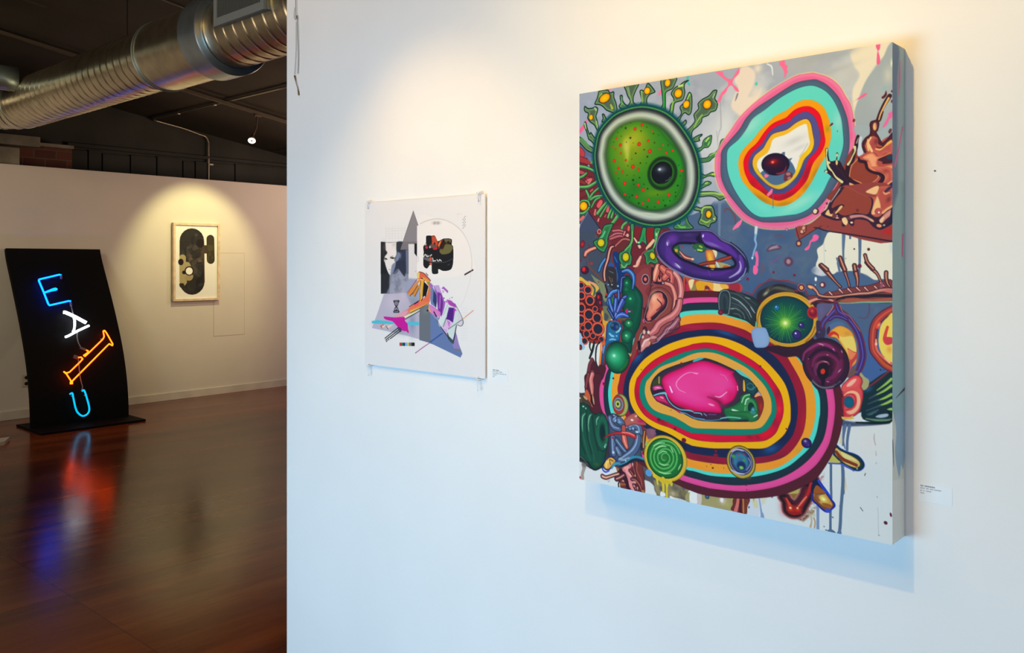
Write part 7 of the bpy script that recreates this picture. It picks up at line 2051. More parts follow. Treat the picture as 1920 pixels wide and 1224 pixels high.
S 615 1.3 1 1 10.7,10.7,9.3 54 1331 -8 26 -7 38
S 1235 1.3 1 1 7,7,5.6 54 1331 -8 26 -7 38
P 1236 1.3 1 1 43 1404 20 27 4 24 12 30 -20 -16 -24 -23 -4 -19
S 1237 1.3 1 1 2.8,4.2,2.8 78 1429 4 18 4 22
S 1238 1.3 1 1 4.2,5.6,4.2 72 1433 -1 25 12 17
P 1239 1.4 1 1 -6 1441 29 -10 24 17 24 29 -47 -2 -16 18 -14 14
P 1240 1.3 1 1 23 1435 20 7 4 12 -16 -5
B 1.9 727.7 6 7.9 0 1241 .6 2
E 1.5 724.6 2.4 1.6 0 1242 1 1.3
P 0:1243,2.8:1244,13.9:1245 1.7 1 1 -4 1488 20 -18 24 4 19 13 12 18 23 10 20 -10 26 1 19 16 10 45 1 62 -13 57 -15 70 -15 8 -42 16 -20 -15 -43 -25 -26 -15 -3 -167
E 67.7 798.2 18.2 44.7 0 0:1246,.35:1247,.6:1248,.8:1249,.95:1250,1:1246 1 1.2
S 1251 2.8 .9 1 2.1,3.5,4.2,2.1 56 1600 -4 -30 8 -39 15 -14
S 1251 2.8 .9 1 2.1,3.5,4.2,2.1 19 1605 -2 -31 3 -38 16 -18
S 1251 2.8 .9 1 2.1,3.5,4.1,2.1 101 1564 1 -22 12 -17
S 1252 4.2 .7 1 2.8,4.2,2.8,2.8 56 1600 5 44 16 44 11 45
S 1252 4.2 .7 1 2.8,4.2,2.8,2.8 19 1605 10 43 16 45 20 44
S 1253 4.1 .7 1 2.8,4.1,2.8,2.8 99 1576 4 46 16 38
S 1247 4.2 .7 1 4.2,5.5,4.2,4.2 75 1517 8 61 12 61 16 44
S 1247 4.2 .7 1 4.2,5.6,4.2,4.2 40 1508 4 59 5 63 24 74
S 1247 4.2 .7 1 4.2,5.6,4.2,4.2 1 1557 9 93 24 60
E 11.6 743.6 2.8 1.9 0 1254 1 1.3
E 18.9 747.2 2 1.9 0 1255 1 1.3
S 1256 1.2 1 1 4.1,4.1 149 1662 6 -13
S 1257 2.7 .8 1 2.7,4.1,2.7 152 1570 8 45 -7 47
P 0:1258,2.7:1259,10.6:1260 1.6 1 1 167 1519 26 -19 30 6 29 21 8 17 22 0 28 -9 36 7 7 32 -6 61 7 55 -35 14 -43 16 -37 27 -22 -3 -22 -18 -23 -36 -1 -92
S 1261 1.2 1 1 15.4,15.4,15.4,12.7 178 1523 8 24 15 16 30 6
S 1262 1.2 1 1 12.1,12.1,12.1,9.4 178 1523 8 24 15 16 30 6
S 1263 1.6 .9 1 2.7,2.7,2.7,2.1 175 1521 7 23 15 17 30 5
S 1261 1.2 1 1 14,14 201 1530 11 -11
S 1264 1.2 1 1 10.8,10.8 201 1530 11 -11
S 1263 1.6 .9 1 2.4,2.4 197 1527 12 -10
S 1261 1.2 1 1 20.6,16.6 230 1529 15 11
S 1265 1.2 1 1 17.4,13.4 230 1529 15 11
S 1263 1.6 .9 1 3.8,2.9 226 1526 15 10
S 1261 1.2 1 1 16.2,17.5,18.8,16.2 289 1552 21 -11 25 6 8 23
S 1262 1.2 1 1 13.1,14.4,15.7,13.1 289 1552 21 -11 25 6 8 23
S 1263 1.6 .9 1 2.9,3.2,3.5,2.9 285 1549 21 -12 25 6 8 23
S 1197 1.2 1 1 15.4,16.7,15.4 194 1613 2 37 2 36
S 1266 1.2 1 1 12.1,13.5,12.1 194 1613 2 37 2 36
S 1267 1.6 .9 1 2.7,3,2.7 190 1610 2 37 2 36
S 1197 1.2 1 1 15.2,15.2,12.5 216 1622 30 30 22 18
S 1268 1.2 1 1 12,12,9.3 216 1622 30 30 22 18
S 1267 1.6 .9 1 2.6,2.6,2.1 213 1620 30 29 22 18
S 1197 1.2 1 1 19,20.3,20.3,17.6,15 332 1592 -7 34 -21 33 -36 29 -36 23
S 1269 1.2 1 1 15.8,17.1,17.1,14.5,11.8 332 1592 -7 34 -21 33 -36 29 -36 23
S 1267 1.6 .9 1 3.5,3.8,3.8,3.2,2.6 328 1588 -7 34 -22 33 -36 29 -36 24
S 1197 1.2 1 1 13.9,15.3 217 1659 14 22
S 1270 1.2 1 1 10.7,12.1 217 1659 14 22
S 1267 1.6 .9 1 2.4,2.7 213 1656 15 23
E 115.2 767.7 4.8 4 0 0:1271,1:1272 1 1.2
E 152.6 778.2 2.2 2.7 0 1273 1 1.2
E 163.3 784.3 4.3 2.7 0 1274 1 1.2
E 98.1 840.1 3 3.1 0 1275 1 1.2
E 100.3 754.2 3 1.8 0 1276 1 1.2
E 104.1 766 1.9 3.7 20 1277 1 1.2
E 144.5 780 1.8 2.1 0 1278 1 1.2
P 0:1279,2:1280,5.3:1281 1.2 1 1 260 1550 -11 38 -7 -24 18 -20 -4 -21 25 -24 33 -16 10 5 15 16 32 17 3 12 -35 4 -32 1 -33 13
B 172.9 759.2 10.7 4.5 0 1282 .8 2
E 149.7 759 4 2.4 0 1283 1 1.2
E 160.4 748.8 3.6 2.1 -40 1284 1 1.2
E 123.4 756.9 2.9 1.8 0 1285 1 1.2
E 134.5 777.5 2.6 1.5 0 1286 1 1.2
S 1287 1.2 1 1 15.4,16.7,11.4 255 1596 5 24 11 25
S 1288 1.2 1 1 11.9,13.3,8 255 1596 5 24 11 25
S 1289 1.6 .9 1 3.6,4,2.4 252 1594 6 24 11 25
S 1287 1.2 1 1 14.1,12.8 254 1557 -1 24
S 1290 1.2 1 1 10.6,9.3 254 1557 -1 24
E 96.9 806.6 3 2.4 0 1291 1 1.1
P 0:1292,1.6:1293,4:1294 1.2 1 1 139 1625 14 -15 33 -19 45 -12 51 -5 36 8 7 14 -14 5 -36 -8 -44 0 -45 9
S 1295 1.2 1 1 2.6,3.3,2.6 245 1581 37 -2 29 7
P 1296 1.2 1 1 357 1559 17 -11 1 41 -14 70 -7 -55
S 1297 1.2 1 1 7.2,8.5,8.5 367 1560 -6 43 0 30
S 1298 1.2 1 1 3.9,5.2,5.2 367 1560 -6 43 0 30
S 1299 1.6 .9 1 1.6,2.1,2.1 367 1560 -6 43 0 30
P 1300 2.6 1 1 381 1547 45 0 1 18 -38 28 -11 -22
B 202.9 779.2 7 8.8 0 1301 .7 2
E 182.2 829.4 5.3 4.4 0 1302 1 1.2
P 1303 1.5 1 1 426 1547 55 5 50 16 47 28 -13 17 -67 -35 -61 -9
E 118.6 728.6 21.8 26.1 0 0:1304,.85:1305,.92:1306,1:1307 1 1.2
E 112.7 728.4 17.1 22.1 0 0:1308,.8:1309,.95:1310,1:1311 1 1.2
E 112.7 727.2 13 15.2 0 0:1312,.7:1313,.8:1314,.88:1315,1:1316 1 1.2
E 110.8 727.1 8.5 9.7 0 0:1317,.25:1318,.45:1319,.8:1320,.9:1321,1:1322 1 1.2
E 236.6 833.1 55.1 50.9 0 0:1323,.9:1324,.96:1325,1:1326 1 1.1
B 194.4 811.4 10.6 8.9 0 1327 .7 2
B 282.5 842 5 17.2 0 1328 .6 2
E 235.4 832.7 46.5 44.5 0 0:1329,.9:1330,.97:1331,1:1332 1 1.1
S 1333 2.8 .55 1 3,3.8,5,5.7 471 1663 1 -1 0 0 2 -1 1 1 1 0 1 2 0 1 0 2 -1 2 -2 2 -2 2 -2 1 -3 1 -3 -1 -3 0 -2 -2 -3 -3 -1 -3 0 -4 0 -4 2 -4 2 -4 4 -3 4 -3 5 -2 5 0 6 0 4 3 4 3 3 4 2 6 1 6 -1 6 -3 6 -4 6 -5 5 -7 4 -7 3 -8 0 -7 -1 -7 -3 -5 -4 -5 -7 -2 -7 -1 -8 2 -9 3 -9 6 -7 7 -7 8 -5 10 -3 10 -1 9 1 9 4 7 6 5 8 4 9 0 10 -1 11 -5 10 -6 10 -9 9 -10 6 -12 4 -11 2 -12 -2 -11 -4 -9 -7 -7 -9 -4 -11 -2 -13 2 -13 5 -13 8 -12 10 -10 13 -7 13 -5 14 -2 14 1 12 5 11 8 8 11 5 13 2 14 -2 14 -5 15 -8 14 -12 12 -13 9 -16 7 -16 2 -16 -1 -15 -5 -12 -8 -10 -12 -7 -15 -3 -16 2 -17 6 -17 9 -16 13 -14 16 -11 17 -7 18 -3 18 1 17 5 14 10 11 13 8 15
S 1334 1.6 .55 1 1.3,1.5,2,2 471 1663 1 -1 0 0 2 -1 1 1 1 0 1 2 0 1 0 2 -1 2 -2 2 -2 2 -2 1 -3 1 -3 -1 -3 0 -2 -2 -3 -3 -1 -3 0 -4 0 -4 2 -4 2 -4 4 -3 4 -3 5 -2 5 0 6 0 4 3 4 3 3 4 2 6 1 6 -1 6 -3 6 -4 6 -5 5 -7 4 -7 3 -8 0 -7 -1 -7 -3 -5 -4 -5 -7 -2 -7 -1 -8 2 -9 3 -9 6 -7 7 -7 8 -5 10 -3 10 -1 9 1 9 4 7 6 5 8 4 9 0 10 -1 11 -5 10 -6 10 -9 9 -10 6 -12 4 -11 2 -12 -2 -11 -4 -9 -7 -7 -9 -4 -11 -2 -13 2 -13 5 -13 8 -12 10 -10 13 -7 13 -5 14 -2 14 1 12 5 11 8 8 11 5 13 2 14 -2 14 -5 15 -8 14 -12 12 -13 9 -16 7 -16 2 -16 -1 -15 -5 -12 -8 -10 -12 -7 -15 -3 -16 2 -17 6 -17 9 -16 13 -14 16 -11 17 -7 18 -3 18 1 17 5 14 10 11 13 8 15
S 1335 1.1 .8 1 1.5,2.5,1.5 413 1619 28 -15 30 -6
S 1335 1.1 .8 1 1.5,2.5,1.5 420 1633 31 -17 27 -3
S 1335 1.1 .8 1 1.5,2.5,1.5 502 1613 13 21
S 1336 1.1 .8 1 1.5,2.5,1.5 441 1730 31 3 30 -7
S 1335 1.1 .8 1 1.5,2.5,1.5 444 1650 17 -14 21 0
S 1335 1.1 .8 1 1.5,2.5,1.5 539 1705 13 -25
E 235.4 831.9 5.1 4.4 0 1337 1 1.1
S 1338 1.1 .8 1 1.3,2.5,1.3 441 1692 24 5 27 -7
E 194.4 871.6 8.5 7.7 0 0:1339,1:1340 1 1.2
S 1341 1.1 1 1 6.3,3.8 431 1758 4 28
S 1341 1.1 1 1 10.1,5.7,5 462 1758 2 35 0 20
S 1341 1.1 1 1 10,3.8,4.4 482 1764 0 32 0 37
S 1341 1.1 1 1 7.5,5 499 1758 7 19
S 1341 1.1 1 1 7.6,6.3 417 1751 21 11
P 1342 1.1 1 1 424 1750 75 11 14 12 -21 1 -16 0 -11 7 -20 -11
P 0:1343,1.4:1344,2.4:1345,3.6:1346,7.2:1347,14.4:1348 1.1 1 1 425 735 11 -36 24 -26 40 -11 60 2 52 0 79 2 35 19 27 23 47 21 36 30 24 28 11 31 -2 22 -9 17 -30 25 -36 12 -55 -1 -62 -8 -64 -10 -52 -18 -67 -32 -44 -33 -19 -26
E 254.9 350.8 18.5 14.6 -10 0:1349,.5:1350,1:1351 .9 15
B 243.2 359.4 5.1 7.3 20 1352 .8 2
P 1353 7.5 1 1 476 736 24 6 27 27 20 23 10 29 -6 15 -30 -9 -27 -20 -17 -27
B 268.6 409.2 10 3.8 25 1354 .9 2
S 1355 1.1 1 1 1.2,2.5,1.2 524 807 13 8 10 12
S 1356 1.1 1 1 1.9,2.5 483 716 2 11
P 1357 9.8 1 1 592 677 46 2 0 22 -78 5 -13 8 6 -26
B 294.6 343 14.7 4.3 0 1358 .6 2
P 1359 7.3 1 1 567 798 46 12 51 11 0 23 -71 -11
P 1360 4.8 1 1 638 687 6 -5 7 20 16 11 0 17 -29 -11 -13 -18
P 1361 4.7 1 1 647 682 13 -6 28 1 29 15 22 20 36 17 25 23 18 22 -6 11 -24 -14 -40 -11 -34 -12 -38 -12 -25 -23 -7 -17
E 330 345.6 1.9 3.4 20 1356 1 1.1
B 353.8 364.1 18.7 2.8 20 1362 .85 2
S 1363 2.4 .8 1 2.4,4.8,6,3.6 654 702 13 17 25 9 25 6
S 1364 2.4 .9 1 3.6,6,6,4.8 647 682 -1 14 14 26 26 17
S 1365 3.4 .9 1 5.7,9.2,8,5.7 831 778 7 27 -4 28 -15 16
S 1354 2.3 .9 1 2.3,3.5,4.6,3.5,2.3 829 800 5 20 -7 20 -20 15 -24 12
S 1366 4.7 .8 1 5.9,8.3,8.3,4.7 613 843 64 9 62 -1 49 -15
S 1367 4.9 .8 1 4.9,6.1,4.9 529 804 58 30 64 20
S 1368 2.4 .5 1 2.4,1.2 684 834 10 27
S 1369 1.1 .9 1 1.5,1.5,1.7,1.7,1.7,1.8,1.8,2.4 433 775 34 33 54 33 66 25 77 13 75 8 54 1 38 -15
S 1370 1 .9 1 2.3,2.9,1.7 824 875 24 -22 9 -26
S 1371 1 .9 1 2.3,2.3,2.9,3.4,2.9 788 720 43 30 26 33 10 35 -2 26
P -4.8:378,-1.2:1364,0:1360,1.4:1372,7.2:25 3 1 1 515 748 16 -19 29 -6 52 3 46 8 36 12 45 14 44 20 23 25 -8 15 -30 6 -44 3 -55 -5 -56 -18 -47 -16 -27 -16
P 0:1373,2.5:1374 1.1 1 1 513 743 14 -12 16 0 4 41 -20 -6 -10 -9
E 264.3 376 4.7 4.1 0 0:1375,1:1376 1 1.1
S 1377 1.1 1 1 3.7 553 731 7 6
S 1040 1.1 1 1 6.4,10.1,7.6 547 757 26 24 36 9
S 1378 1.1 1 1 4.9,8.6,6.1 547 757 26 24 36 9
S 1379 1.5 .9 1 1.5,2.6,1.8 547 757 26 24 36 9
E 304.9 394.9 3.6 2.6 0 1380 1 1.1
P 1381 1.1 1 1 642 813 22 -6 0 11
P 0:1382,1.8:1383,4.8:1384 1.1 1 1 622 724 22 -2 19 6 7 20 -6 11 -23 0 -16 -15
S 1385 1.1 1 1 4.8 644 736 7 3
S 1386 1.1 1 1 3.6,3.6 641 753 19 0
E 306.1 364.8 2.3 2 0 1387 1 1.1
E 311.8 374.9 2.3 2 0 1388 1 1.1
P 0:1382,1.8:1389 1.1 1 1 612 727 32 -3 29 15 -3 14 -19 7 -19 -4 -20 -15
S 1390 1.1 1 1 3.6 644 734 10 5
S 1386 1.1 1 1 3.6,3.6 635 750 19 3
P 0:1391,2.4:1392,6:1393 1.2 1 1 671 753 15 -5 19 3 9 14 3 23 5 36 -39 0 -7 -28 -6 -23
S 1394 1.1 1 1 5.9,8.3,10.7 689 770 6 23 10 31
P 1395 1.1 1 1 705 751 21 8 -6 26 -9 -20
S 994 1.1 1 1 6.6,7.8,9,9,7.8 645 813 31 -6 44 -5 34 -11 34 -9
S 1396 1.1 1 1 3.5,4.7,5.9,5.9,4.7 645 813 31 -6 44 -5 34 -11 34 -9
P 1397 1.1 1 1 720 807 25 -3 43 14 -18 7 -46 0
P 1398 1 1 1 751 825 13 -9 24 7
S 1399 1.1 1 1 3.5,3.5 723 804 10 17
E 339.5 409.5 1.9 1.4 0 1400 1 1.1
S 287 1.1 1 1 1.8,2.4,2.4,2.4,2.4,2.4,2.4,2.4 515 748 24 26 27 17 47 17 56 17 55 5 44 -3 30 -7
P -2.7:1401,-.5:1402,.3:1403,2:1404,6.8:1405 1.2 1 1 142 1737 19 -21 19 -12 18 3 12 11 -15 17 -22 25 -19 3 -12 -10
S 1406 1.2 1 1 5.4,6.8,5.4 157 1753 0 -18 19 -15
S 1407 1.2 1 1 2.7,2.7,2.7 180 1738 -4 -21 19 3
S 1408 1.2 .9 1 4.1,4.1,4.1,2.7 135 1766 7 8 12 3 19 -8
S 1409 1.2 1 1 4,6.7,5.4,4 187 1755 15 -21 22 -8 19 5
S 1410 1.2 1 1 5.2,6.6,6.6,3.9,5.2,3.9 235 1732 33 -14 29 -28 29 -9 28 3 11 10
S 1411 1.2 1 1 3.9,5.3,5.3,5.3 232 1739 36 -16 40 -26 53 -2
S 1412 2.7 .8 1 5.3,5.3,4 232 1705 22 0 29 -13
E 132.3 854 1.8 2.1 0 1413 1 1.2
S 1414 1.2 1 1 4.2,4.2,4.2,4.2,4.2,4.2,4.2,2.8 -4 1725 22 16 36 10 12 17 23 9 27 -11 22 -22 15 -21
S 1415 1.3 .8 1 1.4,1.4,1.4 2 1727 24 12 24 19
B 50.1 875 9.7 4.6 0 1416 .7 2
B 17.1 883.2 7.9 4.7 0 1417 .5 2
"""
